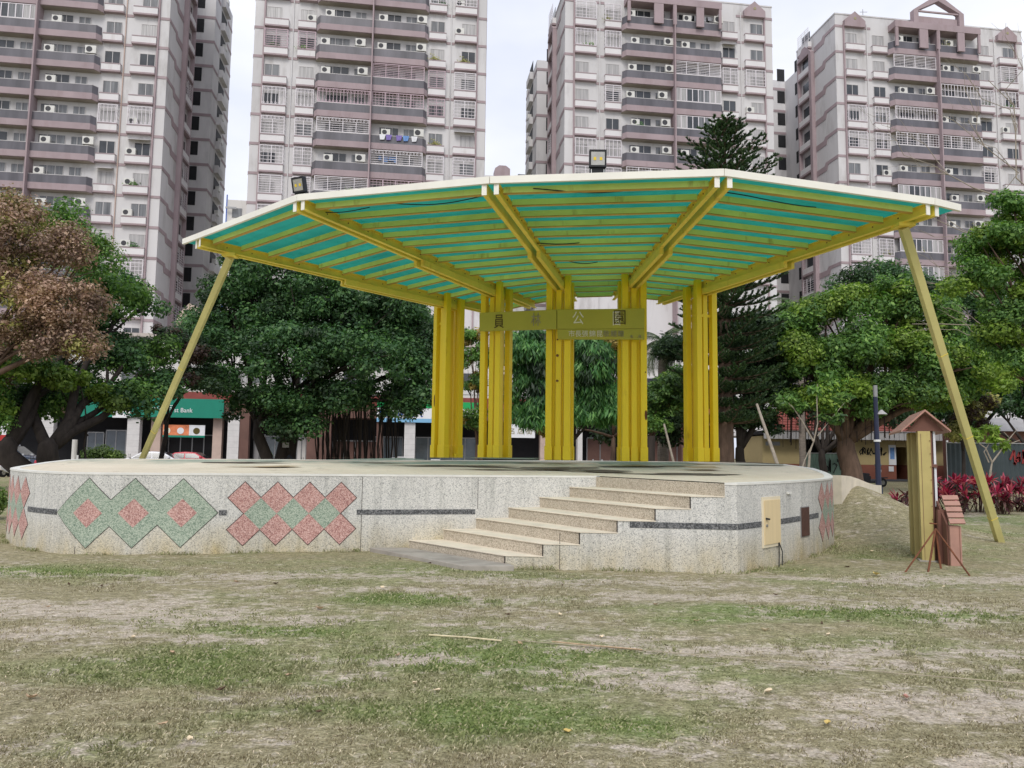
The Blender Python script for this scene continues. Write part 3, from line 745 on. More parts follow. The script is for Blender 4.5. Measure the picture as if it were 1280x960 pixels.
# dark stripe
zs0, zs1 = (lambda t: 0.575), (lambda t: 0.655)
for a, c in ((tL + STP * 0.42, ts[0] - 0.53), (ts[2] + 0.53, tA - STP * 0.5 - 0.01), (tB + STP * 0.5 + 0.01, WLm.find(594))):
    patch(WLm, a, c, zs0, zs1, 0.005, 'dark_band', 'dark_pebbles', stage, 8)
tc_ = WRm.d[1]
for a, c, n in ((WRm.find(787), tc_ - 0.002, 1), (tc_ + 0.002, WRm.find(951.5), 4), (WRm.find(974.5), WRm.find(1000), 3), (WRm.find(1011), tR - STP * 0.5 - 0.01, 3)):
    patch(WRm, a, c, lambda t: 0.585, lambda t: 0.665, 0.005, 'dark_band', 'dark_pebbles', stage, n)
# joints
for W, px, z0, z1 in ((WLm, 96.5, 0.0, 0.12), (WLm, 597, 0.66, 1.17), (WLm, 452, 0.0, 1.17), (WRm, 700, 0.0, 0.5)):
    t = W.find(px); patch(W, t - 0.004, t + 0.004, lambda s: z0, lambda s: z1, 0.002, 'joint', 'tile_line', stage, 1)
# fixed hatch door, brown panel, cable and a little bracket on the right wall
t0, t1 = WRm.find(952), WRm.find(974)
hd = patch(WRm, t0, t1, lambda t: 0.29, lambda t: 1.0, 0.02, 'hatch_frame', 'door_frame', stage, 3)
patch(WRm, t0 + 0.03, t1 - 0.03, lambda t: 0.335, lambda t: 0.955, 0.032, 'door', 'door_cream', hd, 2)
p0 = WRm.at(t0 + 0.06, 0.70, 0.04); p1 = WRm.at(t0 + 0.12, 0.69, 0.06)
MB().beam(p0, p1, 0.025, 0.025).build('handle', 'lamp_black', hd)
q0 = WRm.at(t0 + 0.085, 0.60, 0.03); q1 = WRm.at(t0 + 0.085, 0.60, 0.048)
MB().tube([q0, q1], 0.02, 10).build('lock', 'metal_grey', hd)
u0, u1 = WRm.find(1000.2), WRm.find(1010.6)
pn = patch(WRm, u0, u1, lambda t: 0.33, lambda t: 0.80, 0.012, 'panel_frame', 'metal_grey', stage, 1)
patch(WRm, u0 + 0.02, u1 - 0.02, lambda t: 0.345, lambda t: 0.785, 0.020, 'panel', 'panel_brown', pn, 1)
v = WRm.find(970.5)
MB().tube([WRm.at(v, 0.33, 0.03), WRm.at(v - 0.02, 0.18, 0.04), WRm.at(v - 0.09, -0.02, 0.06)], 0.008, 6).build('cable', 'cable_black', stage)
MB().tube([WRm.at(v + 0.01, 0.33, 0.03), WRm.at(v + 0.07, 0.2, 0.05), WRm.at(v + 0.05, -0.02, 0.05)], 0.008, 6).build('cable', 'cable_black', stage)
w = WRm.find(986); patch(WRm, w - 0.07, w + 0.07, lambda t: 1.02, lambda t: 1.05, 0.03, 'vent', 'rim_white', stage, 1)

# sloping concrete kerb wall that runs down from the stage on the right
b = MB(); a0, a1 = at_y(1046, 594, 16.6), at_y(1097, 606.5, 19.5)
b.beam((a0.x, a0.y, 0.35), (a1.x, a1.y, 0.35), 0.18, 0.7)
bb = MB()
nx_ = (a1 - a0).normalized(); sd = Vector((-nx_.y, nx_.x, 0)).normalized() * 0.09
prev = None
for i in range(6):
    t = i / 5; q = a0.lerp(a1, t); zt = a0.z + (a1.z - a0.z) * (0.5 - 0.5 * math.cos(math.pi * t))
    cur = [Vector((q.x, q.y, 0)) + sd, Vector((q.x, q.y, 0)) - sd, Vector((q.x, q.y, zt)) - sd, Vector((q.x, q.y, zt)) + sd]
    if prev: bb.hexa([prev[1], cur[1], cur[0], prev[0], prev[2], cur[2], cur[3], prev[3]])
    prev = cur
bb.solo('kerb_wall', 'tread', 'low curved cream concrete wall sloping down behind the right end of the stage', 'wall')

# ------------------------------------------------------------------ the canopy on its yellow columns
FX, FY, TH0, DTH, RC, RO, RI = 2.27, 21.6, -0.2417, 0.3106, 5.03, 10.97, 3.45
ang = [TH0 + (k - 2) * DTH for k in range(5)]
def dirv(a): return Vector((math.sin(a), -math.cos(a), 0))
FC = Vector((FX, FY, 0))
cols_px = [(560, 571.5), (620, 574), (700, 576), (790, 577.5), (875.5, 578.5)]
colp = []
for k in range(5):
    c = FC + dirv(ang[k]) * RC; q = at_y(cols_px[k][0], 470, c.y); colp.append(Vector((q.x, c.y, 0)))
ends_px = [(248, 309), (374, 263), (613, 243), (904, 234), (1165, 269)]
endp = []
for k in range(5):
    e = FC + dirv(ang[k]) * RO; q = at_y(ends_px[k][0], ends_px[k][1], e.y); endp.append(q)     # under edge of the beam ends
mat('purlin_lip', (0.52, 0.33, 0.07), 0.6, 0.2, 2.0)
canopy = thing('canopy', 'fan shaped teal roof on five yellow ribs over the stage', 'canopy', (1.0, 17.0, 1.4))
BD = 0.17                                              # beam depth
topc = [5.16, 5.22, 5.27, 5.30, 5.24]                  # under edge of beams at the columns
rdir, ribs = [], []
for k in range(5):
    o = endp[k]; c = Vector((colp[k].x, colp[k].y, topc[k]))
    d = (o - c); h = Vector((d.x, d.y, 0)); L = h.length; h.normalize(); slope = d.z / L
    inn = c - h * 1.6; inn.z = c.z - slope * 1.6
    ribs.append((inn, c, o, h, slope)); side = Vector((-h.y, h.x, 0))
    up = Vector((0, 0, 1))
    rib = None
    for sgn in (-1, 1):
        b = MB()
        s = side * sgn
        # C channel: web and two lips turned outwards
        for (w0, w1, z0, z1) in ((0.055, 0.070, 0.0, BD), (0.070, 0.125, 0.0, 0.014), (0.070, 0.125, BD - 0.014, BD)):
            P = []
            for base in (inn, o):
                for w in ((w0, w1) if sgn > 0 else (w1, w0)): P.append(base + s * w)
            # order: inn w_a, inn w_b, o w_a, o w_b
            A, B_, C_, D_ = P
            b.hexa([A + up * z0, B_ + up * z0, D_ + up * z0, C_ + up * z0, A + up * z1, B_ + up * z1, D_ + up * z1, C_ + up * z1] if sgn < 0 else
                   [B_ + up * z0, A + up * z0, C_ + up * z0, D_ + up * z0, B_ + up * z1, A + up * z1, C_ + up * z1, D_ + up * z1])
        b.build('rib_beam', 'yellow_beam', canopy)
        # haunch under the inner half
        b = MB(); hl = 2.85; q = c + h * hl; q.z = c.z + slope * hl
        i2 = c - h * 0.25; i2.z = c.z - slope * 0.25
        b.beam(i2 + s * 0.085 + up * (-0.056), q + s * 0.085 + up * (-0.056), 0.075, 0.11)
        b.build('haunch', 'yellow_beam', canopy)
        # bright end cap plate
        b = MB(); e0 = o + h * 0.004
        b.beam(e0 + s * 0.092 + up * (BD / 2), e0 + s * 0.092 + up * (BD / 2) + h * 0.012, 0.075, BD + 0.02); b.build('end_plate', 'fascia_cream', canopy)
    # bolts along the beam
    b = MB()
    for j in range(12):
        t = 0.5 + j * 0.5; q = o - h * t; q.z = o.z - slope * t
        for sgn in (-1, 1):
            b.tube([q + side * sgn * 0.125 + up * 0.08, q + side * sgn * 0.135 + up * 0.08], 0.012, 6)
    b.build('bolt', 'rust', canopy)['kind'] = 'stuff'
def ribpt(k, t, dz=0.0, out=0.0):
    # t = 0 at the inner end, 1 at the outer end
    inn, c, o, h, s = ribs[k]; p = inn.lerp(o, t); return Vector((p.x, p.y, p.z + dz)) + h * out
PUR = 14
tip_L = at_y(229, 309, endp[0].y + 0.35); tip_R = at_y(1200, 265, endp[4].y + 0.25)
for k in range(4):
    for j in range(PUR):
        # inner purlins crowd together a little
        t = 0.015 + 0.955 * (j / (PUR - 1))
        a = ribpt(k, t, BD - 0.035); c = ribpt(k + 1, t, BD - 0.035)
        d = (c - a).normalized(); a2 = a + d * 0.135; c2 = c - d * 0.135
        if j % 5 == 2: pass
        pu_ = MB().beam(a2, c2, 0.05, 0.095).build('purlin', 'yellow_purlin', canopy)
        dz_ = Vector((0, 0, -0.054)); MB().beam(a2 + dz_, c2 + dz_, 0.062, 0.012).build('lip', 'purlin_lip', pu_)
    # sheet, gently corrugated by the bays between purlins
    b = MB(); ns = 24
    for i in range(ns):
        for side_z in (0.026, 0.034):
            pass
        t0_, t1_ = i / ns, (i + 1) / ns
        P = [ribpt(k, t0_, BD + 0.022), ribpt(k + 1, t0_, BD + 0.022), ribpt(k + 1, t1_, BD + 0.022), ribpt(k, t1_, BD + 0.022)]
        Q_ = [p + Vector((0, 0, 0.008)) for p in P]
        b.hexa([P[3], P[2], P[1], P[0], Q_[3], Q_[2], Q_[1], Q_[0]])
    b.build('roof_sheet', 'teal_sheet', canopy)
# small overhangs beyond the two outer ribs
for k, tip in ((0, tip_L), (4, tip_R)):
    inn, c, o, h, s = ribs[k]; off = Vector((tip.x, tip.y, 0)) - Vector((o.x, o.y, 0))
    b = MB(); P = [ribpt(k, 0, BD + 0.022), ribpt(k, 1, BD + 0.022)]
    Q_ = [P[0] + off * 0.6, Vector((tip.x, tip.y, P[1].z))]
    quad = [P[0], P[1], Q_[1], Q_[0]] if k == 4 else [P[1], P[0], Q_[0], Q_[1]]
    b.hexa(quad + [q + Vector((0, 0, 0.008)) for q in quad]); b.build('roof_sheet', 'teal_sheet', canopy)
# fascia: pale channel along the outer edge, one straight piece per bay
fpts = [Vector((tip_L.x, tip_L.y, ribpt(0, 1).z + BD + 0.03))] + [ribpt(k, 1, BD + 0.03, 0.035) for k in range(5)] + [Vector((tip_R.x, tip_R.y, ribpt(4, 1).z + BD + 0.03))]
for i in range(6):
    a, c = fpts[i], fpts[i + 1]; d = (c - a).normalized()
    MB().beam(a + d * (0.002 if i else 0), c - d * 0.002, 0.05, 0.105).build('fascia', 'fascia_cream', canopy)
# loose wire slung along the underside near the outer edge
for k, a_, c_, m_ in ((1, 0.02, 0.30, 0.93), (1, 0.45, 0.98, 0.955), (2, 0.18, 0.62, 0.965), (3, 0.05, 0.55, 0.93), (2, 0.03, 0.4, 0.60), (2, 0.2, 0.5, 0.42)):
    P = []
    for i in range(11):
        f = a_ + (c_ - a_) * i / 10; q = ribpt(k, m_ + 0.015 * math.sin(f * 7), BD - 0.04).lerp(ribpt(k + 1, m_ + 0.012 * math.cos(f * 5), BD - 0.04), f); q.z -= 0.05 * math.sin(math.pi * i / 10); P.append(q)
    MB().tube(P, 0.009, 5).build('wire', 'cable_black', canopy)
# inner edge trim
for k in range(4):
    a, c = ribpt(k, 0, BD), ribpt(k + 1, 0, BD); MB().beam(a, c, 0.04, 0.10).build('inner_trim', 'yellow_purlin', canopy)

# ---- columns
colroot = []
col_lab = ['leftmost yellow steel column cluster under the canopy, standing left of the name board', 'yellow steel column cluster behind the left end of the name board', 'middle yellow steel column cluster behind the joint of the name board',
           'yellow column cluster behind the right end of the name board, rust hole low down', 'rightmost yellow steel column cluster under the canopy, standing clear of the name board']
for k in range(5):
    inn, c, o, h, s = ribs[k]; side = Vector((-h.y, h.x, 0)); base = Vector((colp[k].x, colp[k].y, stage_top(colp[k].x, colp[k].y)))
    t = thing('column_cluster', col_lab[k], 'column', tuple(base), group='yellow column clusters along the back of the stage')
    zt = c.z
    tw = 0.27 + 0.0 * k
    for (u, w, sz, dz) in ((-0.20, -0.20, 0.135, 0.22), (0.20, -0.20, 0.135, 0.22), (-0.20, 0.20, 0.135, 0.12), (0.20, 0.20, 0.135, 0.12), (0.0, -0.15, 0.12, -0.115), (0.0, 0.21, 0.095, -0.115)):
        p = base + side * u - h * w * -1.0 if False else base + side * u + h * (-w)
        def col(z0, z1, s_):
            b = MB(); b.beam((p.x, p.y, z0), (p.x, p.y, z1), s_, s_, up=tuple(h)); return b
        pst = col(base.z, zt + dz, sz).build('post', 'yellow_post', t, bevel=0.008)
        col(base.z, base.z + 0.30, sz + 0.028).build('sleeve', 'yellow_post', pst, bevel=0.006)
    # bracing plates between the posts
    for zz in (3.2,):
        b = MB(); q = Vector((base.x, base.y, base.z + zz))
        b.beam(q - side * 0.15 + h * 0.20, q + side * 0.15 + h * 0.20, 0.012, 0.06); b.build('tie_plate', 'yellow_post', t)
    # anchor bolts
    if k in (0, 4):
        for sg in (-1, 1):
            q = base + side * 0.36 * sg; MB().tube([(q.x, q.y, q.z), (q.x, q.y, q.z + 0.09)], 0.025, 8).build('anchor_bolt', 'yellow_post', t)
    # rust spots
    spots = {0: [(-0.16, 1.35, 0.018, 0.30)], 2: [(-0.02, 2.25, 0.03, 0.06), (-0.02, 1.7, 0.03, 0.05), (-0.02, 2.6, 0.02, 0.04)], 3: [(0.24, 0.98, 0.028, 0.22), (0.23, 1.9, 0.012, 0.03)]}.get(k, [])
    for (u, zz, w_, h_) in spots:
        q = base + side * u + h * (0.27 if abs(u) > 0.1 else 0.222) + Vector((0, 0, zz)); b = MB()
        ring = [q + side * (w_ * math.cos(a_)) + Vector((0, 0, h_ / 2 * math.sin(a_))) for a_ in [2 * math.pi * i / 10 for i in range(10)]]
        b.face(ring); b.face([r_ + h * 0.003 for r_ in ring]); b.build('rust_spot', 'rust', t)
    colroot.append(t)

# ---- name board
sp = [at_y(599.8, 391.2, colp[1].y - 0.42), at_y(696.3, 387.2, colp[2].y - 0.40), at_y(805.5, 385.8, colp[3].y - 0.40)]
sb = [at_y(599.8, 414.2, colp[1].y - 0.42), at_y(696.3, 411.6, colp[2].y - 0.40), at_y(805.5, 411.0, colp[3].y - 0.40)]
board = thing('name_board', 'wide olive yellow board with four Chinese characters and a smaller line below', 'sign', tuple(sb[1]))
def plate(A, B_, C_, D_, th, name, m, parent):
    # A top left, B top right, C bottom right, D bottom left
    d = (B_ - A).normalized(); nrm = Vector((d.y, -d.x, 0)).normalized() * th
    b = MB(); b.hexa([D_ + nrm, C_ + nrm, C_ - nrm, D_ - nrm, A + nrm, B_ + nrm, B_ - nrm, A - nrm]); return b.build(name, m, parent, bevel=0.004)
g_ = (sp[1] - sp[0]).normalized() * 0.004
p1 = plate(sp[0], sp[1] - g_, sb[1] - g_, sb[0], 0.03, 'board_panel', 'sign_yellow', board)
p2 = plate(sp[1] + g_, sp[2], sb[2], sb[1] + g_, 0.03, 'board_panel', 'sign_yellow', board)
s0 = at_y(697.3, 424.2, colp[2].y - 0.40); s1 = at_y(805.5, 424.6, colp[3].y - 0.40)
dn = Vector((0, 0, -0.006))
p3 = plate(sb[1] + g_ * 2 + dn, sb[2] + dn, s1, s0, 0.03, 'board_panel', 'sign_yellow', board)
def on_plate(px, py, A, B_):
    # place where the picture point meets the plate through A-B
    r = ray(px, py); e = B_ - A; det = r.x * (-e.y) + e.x * r.y
    t = (A.x * (-e.y) + e.x * A.y) / det; q = r * t + Vector((0, 0, EYE)); nrm = Vector((e.y, -e.x, 0)).normalized(); return q + nrm * 0.036
bd = Vector(board.location)
for ch, px, py, hp, m, A, B_, par in (('員', 624.3, 403.2, 18, 'glyph_dark', sp[0], sp[1], p1), ('林', 670.5, 400.9, 17, 'glyph_mid', sp[0], sp[1], p1), ('公', 722.5, 399.0, 17, 'glyph_pale', sp[1], sp[2], p2), ('園', 774.5, 398.3, 19, 'glyph_dark', sp[1], sp[2], p2)):
    q = on_plate(px, py, A, B_); text_part('character', ch, hp / FPX * q.y * 1.08, m, par, tuple(q - bd), B_ - A, wide=0.72 if ch in '員林' else 0.85)
q = on_plate(770.6, 399.6, sp[1], sp[2]); text_part('character', '園', 19 / FPX * q.y * 1.06, 'glyph_pale', p2, tuple(q - bd + Vector((0, 0.003, 0))), sp[2] - sp[1], wide=0.55)
for ch, px in zip('市長張錦昆敬題贈', (714.5, 722.8, 731.2, 740.4, 749.4, 757.8, 767.0, 776.0)):
    q = on_plate(px, 418.0, sp[1], sp[2]); text_part('character', ch, 8.6 / FPX * q.y, 'glyph_pale' if px < 755 else 'glyph_mid', p3, tuple(q - bd), sp[2] - sp[1])
for px in (789.5, 799.5):
    q = on_plate(px, 421.5, sp[1], sp[2]); text_part('character', '月' if px > 795 else '年', 4.5 / FPX * q.y, 'glyph_mid', p3, tuple(q - bd), sp[2] - sp[1])

# ---- slanting props at both outer ribs
def prop(top, foot, label):
    t = thing('slanting_prop', label, 'support post', tuple(foot), group='slanting props of the canopy')
    b = MB(); b.beam(top, foot, 0.122, 0.122, up=(0, 1, 0.2)); b.build('strut', 'pale_yellow', t, bevel=0.008)
    d = (foot - top)
    for f_ in (0.36, 0.62, 0.9):
        q = top + d * f_; b = MB(); b.beam(q, q + d.normalized() * 0.012, 0.128, 0.128, up=(0, 1, 0.2)); b.build('weld_seam', 'yellow_beam', t)
    b = MB(); b.box(foot.x - 0.16, foot.x + 0.16, foot.y - 0.16, foot.y + 0.16, foot.z - 0.1, foot.z + 0.03); b.build('footing', 'kerb_stone', t)
    b = MB(); b.beam(top + Vector((0, 0, 0.0)), top + Vector((0, 0, 0.06)), 0.26, 0.26); b.build('head_plate', 'yellow_beam', t)
    return t
inn, c, o, h, s = ribs[4]; pt = o - h * 0.52; tp = at_y(1119, 290, pt.y); tp = Vector((pt.x, pt.y, o.z - s * 0.52 - 0.05))
prop(tp, at_z(1251, 681, 0.0), 'pale yellow slanting square post at the right edge of the canopy, foot on the grass')
inn, c, o, h, s = ribs[0]; pt = o - h * 0.62; tp2 = Vector((pt.x, pt.y, o.z - s * 0.62 - 0.05))
f1 = at_y(178, 573, 20.0); fdir = (f1 - tp2); f2 = tp2 + fdir * ((0.0 - tp2.z) / fdir.z)
prop(tp2, f2, 'pale yellow slanting square post at the left edge of the canopy, foot behind the stage')

# ---- floodlights on the roof edge
def flood(px, py, Y, wpx, rz, tilt, label):
    q = at_y(px, py, Y); s_ = wpx / FPX * Y
    t = thing('floodlight', label, 'floodlight', tuple(q), rz, group='floodlights on the canopy edge')
    w, hh = s_ / 2, s_ * 0.62
    def P(x, y, z): 
        y2, z2 = y, z - 0.0
        ca, sa = math.cos(tilt), math.sin(tilt)
        return (x, y2 * ca - (z2 - hh * 0.2) * sa, (z2 - hh * 0.2) * ca + y2 * sa + hh * 0.2 + 0.06)
    def bx(x0, x1, y0, y1, z0, z1):
        b = MB(); b.hexa([P(x0, y0, z0), P(x1, y0, z0), P(x1, y1, z0), P(x0, y1, z0), P(x0, y0, z1), P(x1, y0, z1), P(x1, y1, z1), P(x0, y1, z1)]); return b
    hs = bx(-w, w, -0.02, 0.06, 0.34 * s_, 1.36 * s_).build('housing', 'lamp_black', t, local=True, bevel=0.006)
    for (a, c_, d, e) in ((-w, w, 0.34 * s_, 0.44 * s_), (-w, w, 1.26 * s_, 1.36 * s_), (-w, -w + 0.09 * s_, 0.44 * s_, 1.26 * s_), (w - 0.09 * s_, w, 0.44 * s_, 1.26 * s_)):
        bx(a + 0.001, c_ - 0.001, -0.032, -0.02, d, e).build('bezel', 'lamp_black', hs, local=True)
    bx(-w + 0.1 * s_, w - 0.1 * s_, -0.024, -0.0205, 0.46 * s_, 1.24 * s_).build('reflector', 'lamp_reflector', hs, local=True)
    for u in (-0.18, 0.18): bx((u - 0.075) * s_, (u + 0.075) * s_, -0.030, -0.0245, 0.74 * s_, 0.92 * s_).build('led_chip', 'led_yellow', hs, local=True)
    b = bx(-w * 0.92, w * 0.92, 0.0, 0.09, 0.02 * s_, 0.335 * s_)
    for i in range(7): b.mi = 0
    b.build('driver_box', 'lamp_black', t, local=True, bevel=0.005)
    b = MB(); b.box(-w * 0.75, w * 0.75, -0.02, 0.03, 0.0, 0.012); b.box(-w * 0.78, -w * 0.70, -0.01, 0.02, 0.0, 0.12); b.box(w * 0.70, w * 0.78, -0.01, 0.02, 0.0, 0.12); b.build('bracket', 'white_paint', t, local=True)
flood(747, 221.5, ribs[3][2].y + 0.35, 22, 0.0, 0.10, 'black floodlight upright on the front edge of the roof, near its middle')
flood(375, 251.5, ribs[1][2].y + 0.15, 19, -0.45, 0.25, 'black floodlight tilted sideways on the roof edge above the second rib from the left')

# ------------------------------------------------------------------ apartment towers
TA = math.radians(8); TE = Vector((math.cos(TA), math.sin(TA), 0)); TN = Vector((-math.sin(TA), math.cos(TA), 0))
def tpos(s, v=0.0, z=0.0): return Vector((0, 82, 0)) + TE * s + TN * v + Vector((0, 0, z))
ZB = lambda k: 33.85 + 3.2 * k
WD = 24.8; HALF = WD / 2
TOPZ = 54.5
R3 = random.Random(77)
S_A, S_B, S_C, S_D = -61.55, -28.15, 5.55, 38.35
PANES = ['pane_dark', 'pane_curtain', 'pane_grey']
def bx(x0, x1, y0, y1, z0, z1): return lambda b: b.box(x0, x1, y0, y1, z0, z1)

def window(t, u0, u1, z0, z1, v=0.0, kind=None, split=2):
    kind = kind or R3.choice(['pane_dark', 'pane_curtain', 'pane_grey', 'pane_curtain'])
    w, h = round(u1 - u0, 2), round(z1 - z0, 2)
    def fr(b):
        b.box(0, w, -0.06, 0.0, 0, 0.06); b.box(0, w, -0.06, 0.0, h - 0.06, h)
        b.box(0, 0.05, -0.06, 0.0, 0.06, h - 0.06); b.box(w - 0.05, w, -0.06, 0.0, 0.06, h - 0.06)
        for i in range(1, split): b.box(w * i / split - 0.03, w * i / split + 0.03, -0.055, 0.0, 0.06, h - 0.06)
    f = shared(('fr', w, h, split), 'window', 'frame_pale', fr, t, (u0, v, z0))
    if split == 2:
        for i in range(2): shared(('pn', w, h, i, kind if i == 0 else 'k' + kind), 'pane', kind if (i == 0 or R3.random() < 2) else kind, bx(w * i / 2 + 0.03, w * (i + 1) / 2 - 0.03, -0.03, -0.004, 0.06, h - 0.06), f)
    else:
        shared(('pn', w, h, 'all', kind), 'pane', kind, bx(0.04, w - 0.04, -0.03, -0.004, 0.06, h - 0.06), f)
    return f
def ac(t, u, v, z, big=False):
    w, h = (0.95, 0.68) if not big else (1.05, 0.8)
    a = shared(('ac', big), 'air_conditioner', 'ac_white', bx(-w / 2, w / 2, -0.34, 0.0, 0, h), t, (u, v, z))
    def fan(b): b.tube([(-0.12, -0.352, h / 2), (-0.12, -0.342, h / 2)], h * 0.38, 12)
    shared(('fan', big), 'fan_grille', 'ac_dark', fan, a)
    def leg(b): b.box(-w / 2 + .05, -w / 2 + .1, -0.3, 0, -0.08, -0.002); b.box(w / 2 - .1, w / 2 - .05, -0.3, 0, -0.08, -0.002)
    shared(('acb', big), 'bracket', 'metal_grey', leg, a)
def grille(t, u0, u1, z0, z1, v, style, col='grille_white', depth=0.42):
    w, h = round(u1 - u0, 2), round(z1 - z0, 2); r = 0.022
    def g(b):
        def H(z, x0=0, x1=w): b.box(x0, x1, -r, r, z - r, z + r)
        def V(x, z0_=0, z1_=h, rr=r): b.box(x - rr, x + rr, -rr * 1.1, rr * 1.1, z0_, z1_)
        b.box(0, w, -0.035, 0.035, 0, 0.07); b.box(0, w, -0.035, 0.035, h - 0.07, h); V(0.03, 0.07, h - 0.07, 0.034); V(w - 0.03, 0.07, h - 0.07, 0.034)
        nv = max(2, int(w / 1.35))
        if style == 'h':
            for i in range(1, 8): H(h * i / 8)
            for i in range(1, nv): V(w * i / nv, 0.07, h - 0.07, 0.03)
        elif style == 'v':
            n = int(w / 0.42)
            for i in range(1, n): V(w * i / n, 0.07, h - 0.07, 0.028)
            H(h * 0.5)
        elif style == 'g':
            for i in range(1, 5): H(h * i / 5)
            n = int(w / 0.36)
            for i in range(1, n): V(w * i / n, 0.07, h - 0.07, 0.013)
            for i in range(1, nv): V(w * i / nv, 0.07, h - 0.07, 0.04)
        elif style in ('o', 't'):
            n = int(w / 0.36)
            for i in range(n):
                x = (i + 0.5) * w / n
                if style == 'o': V(x, 0.07, h - 0.35)
                for zz, rr in ((h - 0.2, 0.10),) + (((0.2, 0.10),) if style == 'o' else ()):
                    P = [(x + rr * math.cos(a), 0, zz + rr * math.sin(a)) for a in [i2 * math.pi / 3 for i2 in range(6)]]
                    for j in range(6): b.beam(P[j], P[(j + 1) % 6], 0.035, 0.035)
            if style == 't':
                for i in range(1, 5): H((h - 0.35) * i / 5)
                for i in range(1, nv): V(w * i / nv, 0.07, h - 0.35, 0.035)
            H(h - 0.36)
        elif style == 'w':
            for i in range(1, nv * 2): V(w * i / (nv * 2), 0.07, h - 0.07, 0.045)
    o = shared(('gr', w, h, style, col), 'grille' if style != 'w' else 'glazed_enclosure', col, g, t, (u0, v - depth, z0))
    if style == 'w':
        for i in range(4):
            shared(('gw', w, h, i % 3, i), 'pane', PANES[(i * 2 + 1) % 3], bx(w * i / 4 + 0.04, w * (i + 1) / 4 - 0.04, 0.0, 0.02, 0.07, h - 0.07), o)
    elif depth > 0.3:
        def sd(b):
            for x in (0, w):
                for i in range(5): b.box(x - r, x + r, 0.035, depth - 0.002, h * i / 4.2, h * i / 4.2 + 0.04)
        shared(('gs', w, h, col, depth), 'grille_side', col, sd, o)
    return o

def bay(t, u0, u1, k, code, wu=None):
    z = ZB(k); w = round(u1 - u0, 2)
    def pl(b): b.box(0, w, -0.42, 0.0, 0.34, 0.98)
    p = shared(('pl', w), 'planter_box', 'box_white', pl, t, (u0, 0, z - 0.12))
    shared(('pt', w), 'ledge', 'tower_mauve', lambda b: b.box(-0.03, w + 0.03, -0.46, 0.0, 0.16, 0.335), p)
    shared(('pu', w), 'ledge', 'tower_mauve', lambda b: b.box(-0.02, w + 0.02, -0.45, 0.0, 0.985, 1.08), p)
    ww = min(1.55, w - 0.3); a0 = u0 + 0.08 if wu == 'l' else (u1 - ww - 0.08 if wu == 'r' else (u0 + u1 - ww) / 2)
    window(t, a0, a0 + ww, z + 1.02, z + 2.42)
    if 'a' in code: ac(t, (u0 + 0.5) if wu == 'r' else (u1 - 0.5), -0.02, z + 1.02)
    gt = [c for c in code if c in 'hgotv']
    if gt: grille(t, u0, u1, z + 0.99, z + 2.95, 0, gt[0], 'grille_pink' if 'p' in code else 'grille_white')

